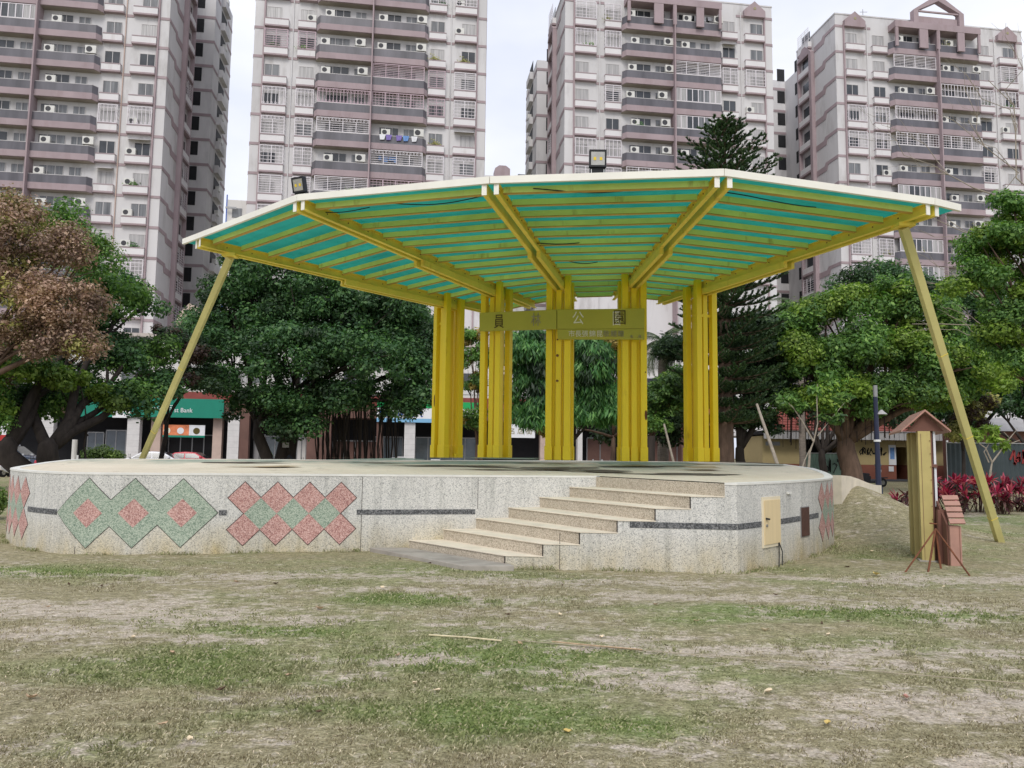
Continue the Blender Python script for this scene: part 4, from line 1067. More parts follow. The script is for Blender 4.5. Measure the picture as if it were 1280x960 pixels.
BAL_D = 0.95
def balcony(t, u0, u1, k, code, chamfer):
    # chamfer -1: slanted left end, +1: slanted right end
    z = ZB(k); w = round(u1 - u0, 2); c = 0.38
    def shape(d, th=0.0):
        d0 = d
        if chamfer < 0: return [(0, -0.40), (c, -d0), (w, -d0), (w, 0), (0, 0)]
        return [(0, 0), (0, -d0), (w - c, -d0), (w, -0.40), (w, 0)]
    sl = shared(('slab', w, chamfer), 'balcony', 'tower_mauve', lambda b: b.prism(shape(BAL_D - 0.1), -0.12, 0.02), t, (u0, 0, z))
    def wallring(b, z0, z1, th, ins):
        if chamfer < 0: path = [(0.0, -0.40), (c, -BAL_D), (w, -BAL_D)]
        else: path = [(0, -BAL_D), (w - c, -BAL_D), (w, -0.40)]
        for i in range(2):
            a, e = Vector(path[i]), Vector(path[i + 1]); d = (e - a).normalized(); n = Vector((d.y, -d.x))
            a2 = a - n * ins; e2 = e - n * ins
            poly = [tuple(a2), tuple(e2), tuple(e2 - n * th), tuple(a2 - n * th)]
            b.prism(poly, z0, z1)
    shared(('par', w, chamfer), 'parapet', 'tower_mauve', lambda b: wallring(b, -0.10, 0.56, 0.13, 0.0), sl)
    shared(('pan', w, chamfer), 'screen', 'balcony_panel', lambda b: wallring(b, 0.565, 1.40, 0.04, 0.03), sl)
    shared(('rail', w, chamfer), 'handrail', 'frame_pale' if 'W' not in code else 'grille_white', lambda b: wallring(b, 1.405, 1.46, 0.06, 0.02), sl)
    shared(('sof', w, chamfer), 'soffit', 'soffit', lambda b: b.prism(shape(BAL_D - 0.15), -0.135, -0.125), sl)
    # doors and windows at the back
    nd = R3.choice([3, 4]); x = u0 + (0.9 if chamfer < 0 else 0.3)
    window(t, x + round(R3.random() * 2) * 0.25, x + 2.6, z + 0.12, z + 2.72, 0, R3.choice(['pane_dark', 'pane_dark', 'pane_grey']), 3)
    window(t, x + 3.1, x + 3.1 + 1.2, z + 1.2, z + 2.66, 0, 'pane_grey', 2)
    n_ac = code.count('a')
    for i in range(n_ac): ac(t, u0 + w * ((0.22, 0.86, 0.55)[i] + R3.uniform(-0.09, 0.09)), -0.48 - 0.06 * i, z + (1.52, 1.62, 1.5)[i], i == 1)
    st = [q for q in code if q in 'hgotvw']
    if st:
        # enclosure stands on the parapet
        if chamfer < 0: grille(t, u0 + c * 0.95, u1 - 0.02, z + 1.46, z + 3.0, -BAL_D + 0.06, st[0], 'grille_pink' if 'p' in code else 'grille_white', depth=0.0)
        else: grille(t, u0 + 0.02, u1 - c * 0.95, z + 1.46, z + 3.0, -BAL_D + 0.06, st[0], 'grille_pink' if 'p' in code else 'grille_white', depth=0.0)
    if 'L' in code:      # washing on a line
        for i in range(5):
            uu = u0 + 1.0 + i * 0.85 + R3.random() * 0.3
            def cl(b):
                b.hexa([(-0.25, 0, -0.6), (0.2, 0, -0.55), (0.2, 0.03, -0.55), (-0.25, 0.03, -0.6), (-0.33, 0, 0), (0.33, 0, 0), (0.33, 0.03, 0), (-0.33, 0.03, 0)])
            cm = ['cloth_white', 'cloth_purple', 'cloth_purple', 'cloth_blue', 'cloth_white'][i]
            me = CACHE.get(('cl', cm))
            if me is None: b = MB(); cl(b); me = CACHE[('cl', cm)] = b.mesh('shirt', cm)
            o = put('hanging_shirt', me); p = t.matrix_basis @ Vector((uu, -BAL_D - 0.12, z + 1.48)); o.location = p; o.rotation_euler = (0, 0, TA + R3.uniform(-.1, .1))
            lab = ['white shirt at the left end of the washing hung over a tower balcony', 'purple shirt hung beside the leftmost white shirt on a tower balcony', 'purple shirt in the middle of the washing hung on a tower balcony',
                   'blue cloth hung on a balcony of the second tower', 'white cloth at the right end of the washing hung over a tower balcony'][i]
            tag(o, lab, 'laundry', 'washing hung over the balcony')

def side_band(b, d, s):
    # stepped coloured band on a side wall, s = +1 right side, -1 left side (profile in depth and height)
    x0, x1 = (0.0, 0.05) if s > 0 else (-0.05, 0.0)
    pr = [(0.0, -0.26), (2.15, -0.26), (2.45, -0.90), (d, -0.90), (d, -0.22), (2.95, -0.22), (2.65, 0.14), (0.0, 0.14)]
    n = len(pr); bse = len(b.v)
    b.v += [(x0, y, z) for y, z in pr] + [(x1, y, z) for y, z in pr]
    # two convex halves
    for f in ((0, 1, 6, 7), (1, 2, 5, 6), (2, 3, 4, 5)):
        b.f.append(tuple(bse + i for i in f)); b.m.append(0)
        b.f.append(tuple(bse + n + i for i in reversed(f))); b.m.append(0)
    for i in range(n):
        j = (i + 1) % n; b.f.append((bse + i, bse + n + i, bse + n + j, bse + j)); b.m.append(0)

def tower(s0, label, floors, kmin, gables=False, open_top=False):
    o = tpos(s0)
    t = thing('apartment_tower', label, 'apartment tower', tuple(o), TA, 'apartment towers behind the park')
    W = WD; DEP = 9.0
    U = [0.0, 0.95, 1.1, 3.55, 4.55, 6.5, 12.35, 12.55, 18.4, 20.35, 21.3, 23.7, 23.85, 24.8]
    zt = TOPZ if not open_top else 62.0
    b = MB(); b.box(0, W, 0, DEP, 4.0, zt); b.build('wall', 'tower_white', t, local=True)
    b = MB(); b.box(2.0, W - 2.0, DEP, 16, 4.0, zt - 0.4); b.build('core_wall', 'tower_side', t, local=True)
    b = MB(); b.box(-0.45, W + 0.45, 16, 25, 4.0, zt - 0.2); b.build('rear_wall', 'tower_side', t, local=True)
    b = MB(); b.box(-0.06, W + 0.06, -0.06, DEP, zt, zt + 0.16); b.build('coping', 'tower_white', t, local=True)
    b = MB(); b.box(2.3, W - 2.3, 15.9, 15.98, 4.0, zt - 0.5); 
    for u in (0.95, 23.70):
        MB().box(u, u + 0.16, -0.22, 0.0, 4.0, zt - 1.2).build('pier', 'tower_mauve', t, local=True)
    kt = 6 if not open_top else 8
    for k in range(kmin, kt + 1):
        z = ZB(k)
        for (a, c_) in ((0.0, 0.948), (3.56, 4.54), (20.36, 21.29), (23.862, 24.8)):
            shared(('band', round(c_ - a, 2)), 'floor_band', 'tower_mauve', lambda b: b.box(0, c_ - a, -0.05, 0.0, -0.15, 0.13), t, (a, 0, z))
        for s_, u in ((1, W), (-1, 0.0)):
            shared(('sb', s_), 'side_band', 'tower_mauve', lambda b: side_band(b, 4.7, s_), t, (u, 0, z))
        # side bay: small windows with boxes between two piers
        for s_, u in ((1, W), (-1, 0.0)):
            q = (u, 5.3, z); x0, x1 = (0, 0.45) if s_ > 0 else (-0.45, 0)
            sb_ = shared(('sbx', s_), 'planter_box', 'box_white', lambda b: b.box(x0, x1, 0.0, 2.6, 0.25, 0.95), t, q)
            shared(('sbl', s_), 'ledge', 'tower_mauve', lambda b: b.box(x0 * 1.08, x1 * 1.08, -0.05, 2.65, 0.0, 0.245), sb_)
            xa, xb = (0, 0.03) if s_ > 0 else (-0.03, 0)
            shared(('sbw', s_), 'side_window', 'pane_dark', lambda b: b.box(xa, xb, 0.3, 2.2, 1.0, 2.5), t, q)
            if R3.random() < 0.35:
                def gg(b):
                    xx = 0.4 * s_
                    for i in range(7): b.box(min(xx, xx + .03), max(xx, xx + .03), 0.0, 2.6, 1.05 + i * 0.28, 1.09 + i * 0.28)
                    for i in range(4): b.box(xx - .02, xx + .02, i * .85, i * .85 + .05, 1.0, 2.8)
                shared(('sgr', s_), 'grille', 'grille_white', gg, t, q)
        # rear wing: bands and dark openings
        for s_, u in ((1, W - 2.2), (-1, -0.5)):
            rb = shared(('rb', 1), 'floor_band', 'tower_mauve', lambda b: b.box(0, 2.7, -0.05, 0, -0.2, 0.15), t, (u, 16, z))
        for s_, u in ((1, W + 0.45), (-1, -0.45)):
            x0, x1 = (0, 0.05) if s_ > 0 else (-0.05, 0)
            shared(('rfo', 1), 'window', 'interior_dark', lambda b: b.box(0, 1.1, -0.04, 0.0, 1.15, 2.9), t, (0.85 if s_ < 0 else W - 1.95, 16, z))
            shared(('rs', s_), 'side_band', 'tower_mauve', lambda b: (b.box(x0, x1, 0, 2.4, -0.2, 0.15), b.box(x0, x1, 6.5, 9, -0.2, 0.15)), t, (u, 16, z))
            x0, x1 = (0, 0.5) if s_ > 0 else (-0.5, 0)
            rr = shared(('rbx', s_), 'side_balcony', 'tower_side', lambda b: b.box(x0, x1, 3.0, 6.0, 0.1, 1.1), t, (u, 16, z))
            xa, xb = (0, 0.03) if s_ > 0 else (-0.03, 0)
            shared(('rw', s_), 'side_window', 'interior_dark', lambda b: b.box(xa, xb, 3.1, 5.9, 1.1, 2.8), t, (u, 16, z))
            if R3.random() < 0.5: shared(('rac', s_), 'air_conditioner', 'ac_white', lambda b: b.box(x0 * 1.1, x1 * 1.0, 4.0, 4.9, 1.3, 1.9), rr)
        for u in (2.0 - 0.03, W - 2.0):
            shared(('cw', 1), 'side_window', 'interior_dark', lambda b: b.box(0, 0.03, 0.4, 2.2, 1.0, 2.6), t, (u, 11, z))
    # piers of the side bays
    for u, s_ in ((W, 1), (0.0, -1)):
        x0, x1 = (0, 0.5) if s_ > 0 else (-0.5, 0)
        MB().box(u + x0, u + x1, 4.72, 5.28, 4.0, zt - 2.2).build('pier', 'tower_mauve', t, local=True)
        b = MB(); b.hexa([(u + x0, 4.7, zt - 2.2), (u + x1, 4.7, zt - 2.2), (u + x1, 8.2, zt - 2.2), (u + x0, 8.2, zt - 2.2), (u + x0, 6.1, zt - 0.8), (u + x1, 6.1, zt - 0.8), (u + x1, 6.8, zt - 0.8), (u + x0, 6.8, zt - 0.8)])
        b.build('side_gable', 'tower_mauve', t, local=True)
        MB().box(u + x0 * 0.9, u + x1 * 0.9, 7.95, 8.15, 4.0, zt - 2.2).build('pier', 'tower_mauve', t, local=True)
    # facade floor by floor: A, B bays, two balconies, C, D bays
    for k in range(kmin, kt):
        code = floors.get(k, None)
        if code is None:
            code = [R3.choice(['', 'a', 'g', 'h', 'o']), R3.choice(['', 'a', 'g']), R3.choice(['a', 'h', 'aa', 'g']), R3.choice(['a', 'aa', 't', 'w']), R3.choice(['', 'h', 'g']), R3.choice(['', 'a', 'g'])]
        bay(t, 1.12, 3.54, k, code[0], 'l'); bay(t, 4.56, 6.42, k, code[1])
        top = (not open_top) and k == 5
        balcony(t, 6.5, 12.37, k, code[2], -1); balcony(t, 12.53, 18.4, k, code[3], 1)
        bay(t, 18.48, 20.34, k, code[4]); bay(t, 21.31, 23.68, k, code[5], 'r')
    # downpipes, window plants, awnings and odd cages: each facade gets its own
    for u in (4.0, 20.9) if s0 != S_A else (4.2, 20.55):
        MB().tube([(u, -0.09, 4.0), (u, -0.09, zt - 1.0)], 0.055, 6).build('downpipe', 'tower_side' if s0 != S_A else 'pillar_pink', t, local=True)
    for k in range(max(kmin, -6), kt):
        z = ZB(k)
        for (u0, u1, dv) in ((1.2, 3.5, -0.40), (4.7, 6.3, -0.40), (6.9, 12.2, -0.86), (12.7, 17.9, -0.86), (18.6, 20.2, -0.40), (21.4, 23.6, -0.40)):
            r_ = R3.random()
            top_ = z + (1.0 if dv > -0.5 else 1.47)
            if r_ < 0.13:
                uu = R3.uniform(u0 + 0.3, u1 - 0.3)
                o_ = shared(('plant', int(r_ * 100) % 3), 'balcony_plant', ('leaf_green', 'leaf_banyan', 'leaf_olive')[int(r_ * 100) % 3], lambda b: [b.face([(x_ + dx_, y_, z_), (x_, y_ + .02, z_ + .10), (x_ - dx_, y_, z_ + .03), (x_, y_ - .05, z_ - .05)]) for x_, y_, z_, dx_ in [(R3.gauss(0, .30), R3.gauss(0, .10), abs(R3.gauss(0.05, .20)), R3.uniform(.05, .11)) for _ in range(70)]], t, (uu, dv + 0.1, top_))
                o_['kind'] = 'stuff'
            elif r_ < 0.20 and dv > -0.5:
                shared(('awn', round(u1 - u0, 1)), 'window_awning', 'frame_pale', lambda b: b.hexa([(0, -0.7, 2.5), (u1 - u0, -0.7, 2.5), (u1 - u0, 0, 2.78), (0, 0, 2.78), (0, -0.7, 2.53), (u1 - u0, -0.7, 2.53), (u1 - u0, 0, 2.81), (0, 0, 2.81)]), t, (u0, 0, z))
            elif r_ < 0.27 and dv < -0.5:
                def towels(b, n_=R3.randint(2, 5), s_=R3.random()):
                    for i_ in range(n_): b.box(i_ * 0.55, i_ * 0.55 + 0.3 + 0.12 * ((i_ * 7) % 3), 0, 0.03, -0.45 - 0.15 * (i_ % 2), 0.0)
                b_ = MB(); towels(b_); b_.v = [(x_ + R3.uniform(u0 + .2, u0 + .25), y_ - 0.2, z_) for x_, y_, z_ in b_.v]
                o_ = put('drying_cloth', b_.mesh('drying_cloth', R3.choice(['cloth_white', 'cloth_blue', 'cloth_red', 'back_wall'])), t); o_.location = (R3.uniform(0.3, 2.4), dv + 0.75, z + 2.55); o_['kind'] = 'stuff'
    # dividing wall between the balconies
    MB().box(12.38, 12.52, -1.43, 0.0, 4.0, (zt - 1.5) if not open_top else zt).build('divider', 'tower_mauve', t, local=True)
    if not open_top:
        zt5 = ZB(5)
        # portal frame round the top balconies
        for (a, c_) in ((6.9, 7.25), (10.0, 11.1), (12.25, 12.65), (15.0, 15.9), (17.7, 18.0)):
            MB().box(a, c_, -1.40, -1.2, zt5 + 0.62, zt5 + 2.95).build('frame_post', 'tower_mauve', t, local=True)
        MB().box(6.85, 18.05, -1.42, 0, zt5 + 2.96, zt5 + 3.75).build('frame_beam', 'tower_mauve', t, local=True)
        # small gables over the outer bays
        for (a, c_) in ((1.0, 3.66), (21.2, 23.8)) if gables else ((21.2, 23.8),):
            m_ = (a + c_) / 2; b = MB(); bs = len(b.v)
            P = [(a, zt - 1.6), (c_, zt - 1.6), (c_, zt - 0.85), (m_, zt + 0.3), (a, zt - 0.85)]
            b.v += [(x, -0.47, z_) for x, z_ in P] + [(x, 0.0, z_) for x, z_ in P]
            b.f += [tuple(range(5)), tuple(reversed(range(5, 10)))] + [(i, i + 5, (i + 1) % 5 + 5, (i + 1) % 5) for i in range(5)]; b.m += [0] * 7
            g = b.build('gable', 'tower_mauve', t, local=True)
            MB().tube([(m_, -0.50, zt - 0.6), (m_, -0.472, zt - 0.6)], 0.17, 10).build('roundel', 'glyph_mid', g, local=True)
        if gables:
            # big open gable above the balconies, small one behind it on the left
            def gable(u0_, u1_, zb, ze, zp, v0, v1, th, name, fill):
                m_ = (u0_ + u1_) / 2
                b = MB()
                for sgn, uu in ((1, u0_), (-1, u1_)):
                    b.hexa([(min(uu, uu + sgn * th), v0, zb), (max(uu, uu + sgn * th), v0, zb), (max(uu, uu + sgn * th), v1, zb), (min(uu, uu + sgn * th), v1, zb),
                            (min(uu, uu + sgn * th), v0, ze), (max(uu, uu + sgn * th), v0, ze), (max(uu, uu + sgn * th), v1, ze), (min(uu, uu + sgn * th), v1, ze)])
                    P = [(uu, ze), (m_, zp), (m_, zp - th * 1.35), (uu + sgn * th, ze)]
                    Q2 = P if sgn < 0 else P[::-1]
                    Q2 = [(uu, ze + 0.002), (uu + sgn * th, ze + 0.002), (m_, zp - th * 1.35), (m_, zp)]
                    if sgn < 0: Q2 = [Q2[1], Q2[0], Q2[3], Q2[2]]
                    lo = [(x, v0, z_) for x, z_ in Q2]; hi = [(x, v1, z_) for x, z_ in Q2]
                    b.hexa([lo[0], lo[1], hi[1], hi[0], lo[3], lo[2], hi[2], hi[3]])
                g = b.build(name, 'tower_mauve', t, local=True)
                if fill: MB().box(u0_ + th, u1_ - th, v0 + 0.3, v1, zb, ze + 0.4).build('gable_wall', fill, g, local=True)
                return g
            g = gable(9.4, 16.0, zt5 + 3.755, zt + 0.75, zt + 2.95, -1.3, -0.6, 0.62, 'roof_gable', None)
            MB().box(10.1, 15.3, -1.0, -0.8, zt5 + 3.76, zt + 0.15).build('gable_panel', 'tower_mauve', g, local=True); MB().box(12.9, 15.2, 0.5, 2.5, zt, zt + 1.0).build('roof_shelter', 'awning_red', g, local=True)
            MB().box(10.1, 15.3, -1.28, -1.1, zt + 0.55, zt + 0.72).build('gable_bar', 'tower_mauve', g, local=True)
            gable(5.4, 8.8, zt - 0.2, zt + 0.75, zt + 1.9, 3.0, 4.0, 0.6, 'roof_gable', 'tower_white')
            b = MB(); b.box(5.5, W - 6, 4.2, 8.5, zt, zt + 0.5); b.build('penthouse', 'tower_white', t, local=True)
            a_ = MB(); a_.tube([(5.3, 2.5, zt), (5.3, 2.5, zt + 2.6)], 0.04, 5); a_.tube([(4.9, 2.5, zt + 2.2), (5.9, 2.5, zt + 2.3)], 0.03, 5); a_.tube([(5.0, 2.5, zt + 1.8), (5.6, 2.5, zt + 1.7)], 0.03, 5)
            a_.build('aerial', 'metal_grey', t, local=True)
    return t

FA = {5: ['', '', 'h', 'aa', 'h', 'g'], 4: ['', '', 'h', 'aa', '', ''], 3: ['', '', 'w', 'a', '', ''], 2: ['', '', 'a', 'aa', '', ''], 1: ['', '', 'a', 'a', '', ''], 0: ['', '', 'a', 'a', 'o', 'oa'],
      -1: ['', '', 'a', 'aa', '', 'a'], -2: ['', '', 'a', 'a', '', 'a'], -3: ['', '', 'aa', 'aa', '', 'a'], -4: ['', '', 'a', 'a', '', 'a'], -5: ['', '', 'a', 'a', 'g', 'g'], -6: ['', '', 'a', 'a', '', ''], -7: ['', '', 'a', 'a', '', '']}
FB = {7: ['', '', 'a', 'a', '', 'g'], 6: ['', 'a', 'a', 'aa', 'h', 'h'], 5: ['', 'a', 'aa', 'a', 'g', 'ga'], 4: ['', 'a', 'a', 'aa', '', 'a'], 3: ['hp', 'hp', 'aa', 'aa', '', ''], 2: ['', '', 'aaW', 'hp', 'hp', 'h'], 1: ['o', 'o', 'op', 'gp', 'gp', 'g'],
      0: ['t', 't', 't', 'aaL', '', ''], -1: ['g', 'g', 'aa', 't', 't', 't'], -2: ['h', 'h', 'h', 'gp', 'g', 'g'], -3: ['g', 'g', 'h', 'g', '', '']}
FCc = {5: ['g', 'g', 'a', 'aa', '', ''], 4: ['o', 'o', 'aa', 'a', '', ''], 3: ['', '', 'aa', 'h', 'g', 'g'], 2: ['', 'h', 'aa', 'w', '', 'a'], 1: ['', '', 'aa', 'w', '', ''], 0: ['v', 'v', 'aa', 'a', '', ''],
      -1: ['g', 'g', 'g', 'g', 'g', ''], -2: ['', 'g', 'a', 'a', '', '']}
FD = {5: ['', '', 'a', 'a', '', ''], 4: ['', '', 'h', 'aa', '', 'h'], 3: ['', '', 'aa', 'v', 'v', 'v'], 2: ['o', 'v', 'o', 'aa', '', 'a'], 1: ['g', 'g', 'g', 'g', '', ''], 0: ['', 'a', 'a', 'a', 't', ''], -1: ['a', 'a', 'w', 'aa', 'w', 'g'],
      -2: ['', '', 'a', 'aa', '', ''], -3: ['g', 'g', 'w', 'a', '', ''], -4: ['h', '', 'w', 'a', '', '']}
S_A, S_B, S_C, S_D = -61.55, -28.15, 5.55, 38.35
tower(S_A, 'leftmost apartment tower with mauve balconies, its right flank and rear wing in view', FA, -7, open_top=True)
tower(S_B, 'apartment tower rising behind the canopy between the two left floodlights, roof out of the picture', FB, -4, open_top=True)
tower(S_C, 'apartment tower behind the Norfolk pine with one small gable at its top right corner', FCc, -4)
tower(S_D, 'rightmost apartment tower with large open gable on its roof', FD, -6, gables=True)
# a further tower seen in the gap, and the low annex beside the second tower
o = tpos(3.0, 62); t = thing('apartment_tower', 'distant apartment tower whose top just shows over the canopy between the two middle towers', 'apartment tower', tuple(o), TA)
MB().box(0, 9, 0, 10, 0, 55.2).build('wall', 'tower_side', t, local=True)
MB().box(5.5, 9, -1.0, -0.0, 0, 54.4).build('wall', 'tower_white', t, local=True)
for k in range(0, 7):
    z = ZB(k)
    MB().box(1.9, 4.6, -1.2, 0, z, z + 0.9).build('balcony', 'tower_mauve', t, local=True)
    MB().box(2.2, 4.3, -0.05, 0.0, z + 1.2, z + 2.6).build('window', 'pane_dark', t, local=True)
    MB().box(6.2, 8.2, -1.05, -1.0, z + 1.0, z + 2.4).build('window', 'pane_grey', t, local=True)
b = MB(); bs = 0; P = [(1.8, 54.6), (4.7, 54.6), (4.7, 56.4), (3.9, 57.0), (2.6, 57.0), (1.8, 56.4)]
b.v += [(x, -0.9, z) for x, z in P] + [(x, 2.0, z) for x, z in P]; n = 6
b.f += [tuple(range(n)), tuple(reversed(range(n, 2 * n)))] + [(i, i + n, (i + 1) % n + n, (i + 1) % n) for i in range(n)]; b.m += [0] * 8
b.build('roof_gable', 'tower_mauve', t, local=True)
o = tpos(-30.4, 1.5); t = thing('annex', 'narrow pale annex against the left foot of the second tower, blue pole beside it', 'building', tuple(o), TA)
MB().box(0, 2.1, 0, 6, 0, 28.1).build('wall', 'podium_pale', t, local=True)
MB().box(0.5, 1.5, -0.06, 0.0, 26.2, 27.2).build('window', 'pane_grey', t, local=True)
MB().box(-0.12, -0.02, -0.1, 0.0, 0, 28.6).build('pole', 'sign_blue', t, local=True)
MB().box(-0.1, 1.0, -0.5, -0.4, 27.0, 27.2).build('lamp', 'metal_grey', t, local=True)

# ------------------------------------------------------------------ street: podium, shops
PV = -13.0
def ppos(px, py=560, v=PV):
    # distance along the shop front that shows at picture column px
    r = ray(px, py); P = Vector((0, 82, 0)) + TN * v; C0 = Vector((0, 0, EYE)); k = (P - C0).dot(TN) / r.dot(TN); q = C0 + r * k
    return (q - P).dot(TE), q.z
o = tpos(-75, PV); pod = thing('podium', 'long low shop building along the street at the foot of the towers', 'building', tuple(o), TA)
PB = -75.0
PL = 95.0
def U_(px): return ppos(px)[0] - PB
MB().box(0, PL, 3.6, 12, 0, 4.6).build('shop_back_wall', 'interior_dark', pod, local=True)
MB().box(0, PL, 0.5, 12, 5.7, 11.2).build('wall', 'podium_pale', pod, local=True)
MB().box(0, PL, 0.0, 12, 4.6, 5.7).build('ceiling_slab', 'shop_brown', pod, local=True)
MB().box(-0.2, PL + 0.2, 0.3, 12.2, 11.2, 11.5).build('coping', 'podium_beige', pod, local=True)
MB().box(0, PL, 0.42, 0.5, 5.72, 6.6).build('awning_strip', 'awning_red', pod, local=True)
for i in range(20):
    u = 3 + i * 4.6
    f = MB().box(u, u + 2.3, 0.42, 0.49, 7.4, 8.9).build('window', 'frame_pale', pod, local=True)
    MB().box(u + 0.1, u + 1.1, 0.38, 0.41, 7.5, 8.8).build('pane', PANES[i % 3], f, local=True)
    MB().box(u + 1.2, u + 2.2, 0.38, 0.41, 7.5, 8.8).build('pane', PANES[(i + 1) % 3], f, local=True)
for i in range(3): MB().box(0, PL, 0.455, 0.5, 6.9 + i * 1.45, 6.93 + i * 1.45).build('tile_joint', 'back_wall', pod, local=True)
# pillars
for (x0, x1, m) in ((157.5, 173, 'pillar_tile'), (184, 196.5, 'pillar_pink'), (262.5, 274, 'pillar_pink'), (283.5, 298, 'pillar_tile'), (49, 65, 'pillar_tile'), (505, 518.5, 'pillar_tile'), (298.5, 310, 'shop_brown'), (383, 413, 'shop_brown'), (470, 478, 'shop_brown'), (677, 684, 'pillar_pink'), (722, 728, 'pillar_tile'), (808, 812, 'pillar_tile'), (852, 858, 'shop_brown')):
    u0, u1 = U_(x0), U_(x1); d = 0.0 if 'pink' not in m else 0.7
    p_ = MB().box(u0, u1, d, d + 0.7, 0, 4.6).build('pillar', m, pod, local=True)
    if m == 'pillar_tile' and x1 - x0 > 10:
        for j in range(9): MB().box(u0 - 0.004, u1 + 0.004, d - 0.006, d + 0.3, 0.45 + j * 0.48, 0.465 + j * 0.48).build('tile_joint', 'back_wall', p_, local=True)
# shop fronts set back behind the arcade
def shopfront(x0, x1, z0, z1, m, n, name='shop_window', fr='metal_grey', v=2.6):
    u0, u1 = U_(x0), U_(x1); f = MB()
    f.box(u0, u1, v - 0.06, v, z1, z1 + 0.1); f.box(u0, u1, v - 0.06, v, z0 - 0.1, z0)
    for i in range(n + 1):
        u = u0 + (u1 - u0) * i / n; f.box(u - 0.04, u + 0.04, v - 0.05, v - 0.001, z0, z1)
    w = f.build(name, fr, pod, local=True)
    for i in range(n):
        a, c_ = u0 + (u1 - u0) * i / n + 0.05, u0 + (u1 - u0) * (i + 1) / n - 0.05
        MB().box(a, c_, v - 0.03, v - 0.01, z0 + 0.02, z1 - 0.02).build('pane', m, w, local=True)
shopfront(93, 114, 0.9, 3.0, 'shop_glass', 2); shopfront(117, 156, 1.0, 3.2, 'shop_glass', 3)
shopfront(199, 260, 0.2, 2.9, 'interior_dark', 4); shopfront(310, 325, 0.3, 3.0, 'pillar_tile', 2, 'poster_panel'); shopfront(325, 362, 0.3, 2.9, 'shop_glass', 3)
shopfront(366, 384, 0.3, 3.2, 'podium_pale', 3, 'shutter'); shopfront(413, 470, 0.2, 2.6, 'shop_brown', 4); shopfront(466, 503, 1.0, 3.0, 'shop_glass', 3); shopfront(520, 600, 0.9, 3.0, 'shop_glass', 5)
shopfront(690, 720, 0.2, 2.9, 'shop_brown', 2, 'shutter'); shopfront(742, 776, 0.2, 3.2, 'shop_brown', 2, 'shutter'); shopfront(815, 880, 0.2, 3.4, 'shop_brown', 3, 'shutter')
# white, blue and red shelves and boxes inside the shop
for (x, z, w, m) in ((485, 1.2, 1.2, 'cloth_white'), (497, 1.3, 0.8, 'cloth_white'), (478, 1.0, 0.9, 'sign_sky'), (492, 0.9, 0.9, 'cloth_red'), (540, 1.1, 0.8, 'cloth_white')):
    u = U_(x); MB().box(u, u + w, 2.0, 2.5, 0, z).build('display_shelf', m, pod, local=True)
# signs
def shopsign(x0, x1, z0, z1, bands, label, v=-0.12, parts=()):
    u0, u1 = ppos(x0)[0], ppos(x1)[0]; q = tpos(u0, PV + v, z0); t = thing('shop_sign', label, 'sign', tuple(q), TA)
    for (f0, f1, m) in bands: MB().box(0, u1 - u0, -0.12, 0.1, (z1 - z0) * f0, (z1 - z0) * f1).build('sign_panel', m, t, local=True)
    return t, u1 - u0
t, w = shopsign(88, 139.5, 4.3, 5.55, [(0, 1, 'sign_green')], 'green shop sign half hidden behind the big trunk at the left')
shopsign(62, 70, 4.4, 5.3, [(0, 1, 'leaf_lime')], 'small lime green sign seen through the fork of the big tree')
t, w = shopsign(139.5, 162, 4.25, 5.6, [(0, 1, 'sign_white')], 'white shop sign with a round green emblem and a red flower')
cx, cz = w * 0.92, 0.82
for r0, r1, m, a0, a1 in ((0.50, 0.60, 'sign_green', -2.4, 1.5), (0.44, 0.47, 'glyph_mid', 0, 6.283)):
    b = MB(); n = 20; pr = None
    for i in range(n + 1):
        a = a0 + (a1 - a0) * i / n; cur = [(cx + r * math.cos(a), y, cz + r * math.sin(a)) for r in (r0, r1) for y in (-0.15, -0.121)]
        if pr: b.hexa([pr[0], pr[2], cur[2], cur[0], pr[1], pr[3], cur[3], cur[1]])
        pr = cur
    b.build('emblem_ring', m, t, local=True)
b = MB()
for i in range(5):
    a = math.pi / 2 + i * 2 * math.pi / 5; b.tube([(cx + 0.13 * math.cos(a), -0.15, cz + 0.13 * math.sin(a)), (cx + 0.13 * math.cos(a), -0.121, cz + 0.13 * math.sin(a))], 0.085, 8)
b.build('emblem_flower', 'sign_red', t, local=True)
t, w = shopsign(162.5, 278, 4.35, 5.95, [(0, 1, 'sign_green')], 'long green bank sign with white English lettering behind the left prop')
text_part('lettering', '第一銀行', 0.62, 'sign_white', t, (w * 0.29, -0.14, 0.72), (1, 0, 0)); text_part('lettering', 'First Bank', 0.54, 'sign_white', t, (w * 0.525, -0.14, 0.60), (1, 0, 0), wide=0.92)
t, w = shopsign(470, 600, 4.3, 6.15, [(0, 0.18, 'sign_sky'), (0.181, 0.68, 'sign_white'), (0.681, 1.0, 'sign_bright_green')], 'white convenience shop sign striped bright green above and light blue below')
text_part('lettering', 'FamilyMart', 0.85, 'sign_blue', t, (w * 0.23, -0.14, 0.74), (1, 0, 0))
t, w = shopsign(632, 668, 3.1, 4.3, [(0, 1, 'sign_white')], 'small white shop sign seen under the trees between the second and third column clusters')
for i, ch in enumerate('名店街'): text_part('lettering', ch, 0.6, 'glyph_mid', t, (w * (0.2 + 0.3 * i), -0.14, 0.55), (1, 0, 0))
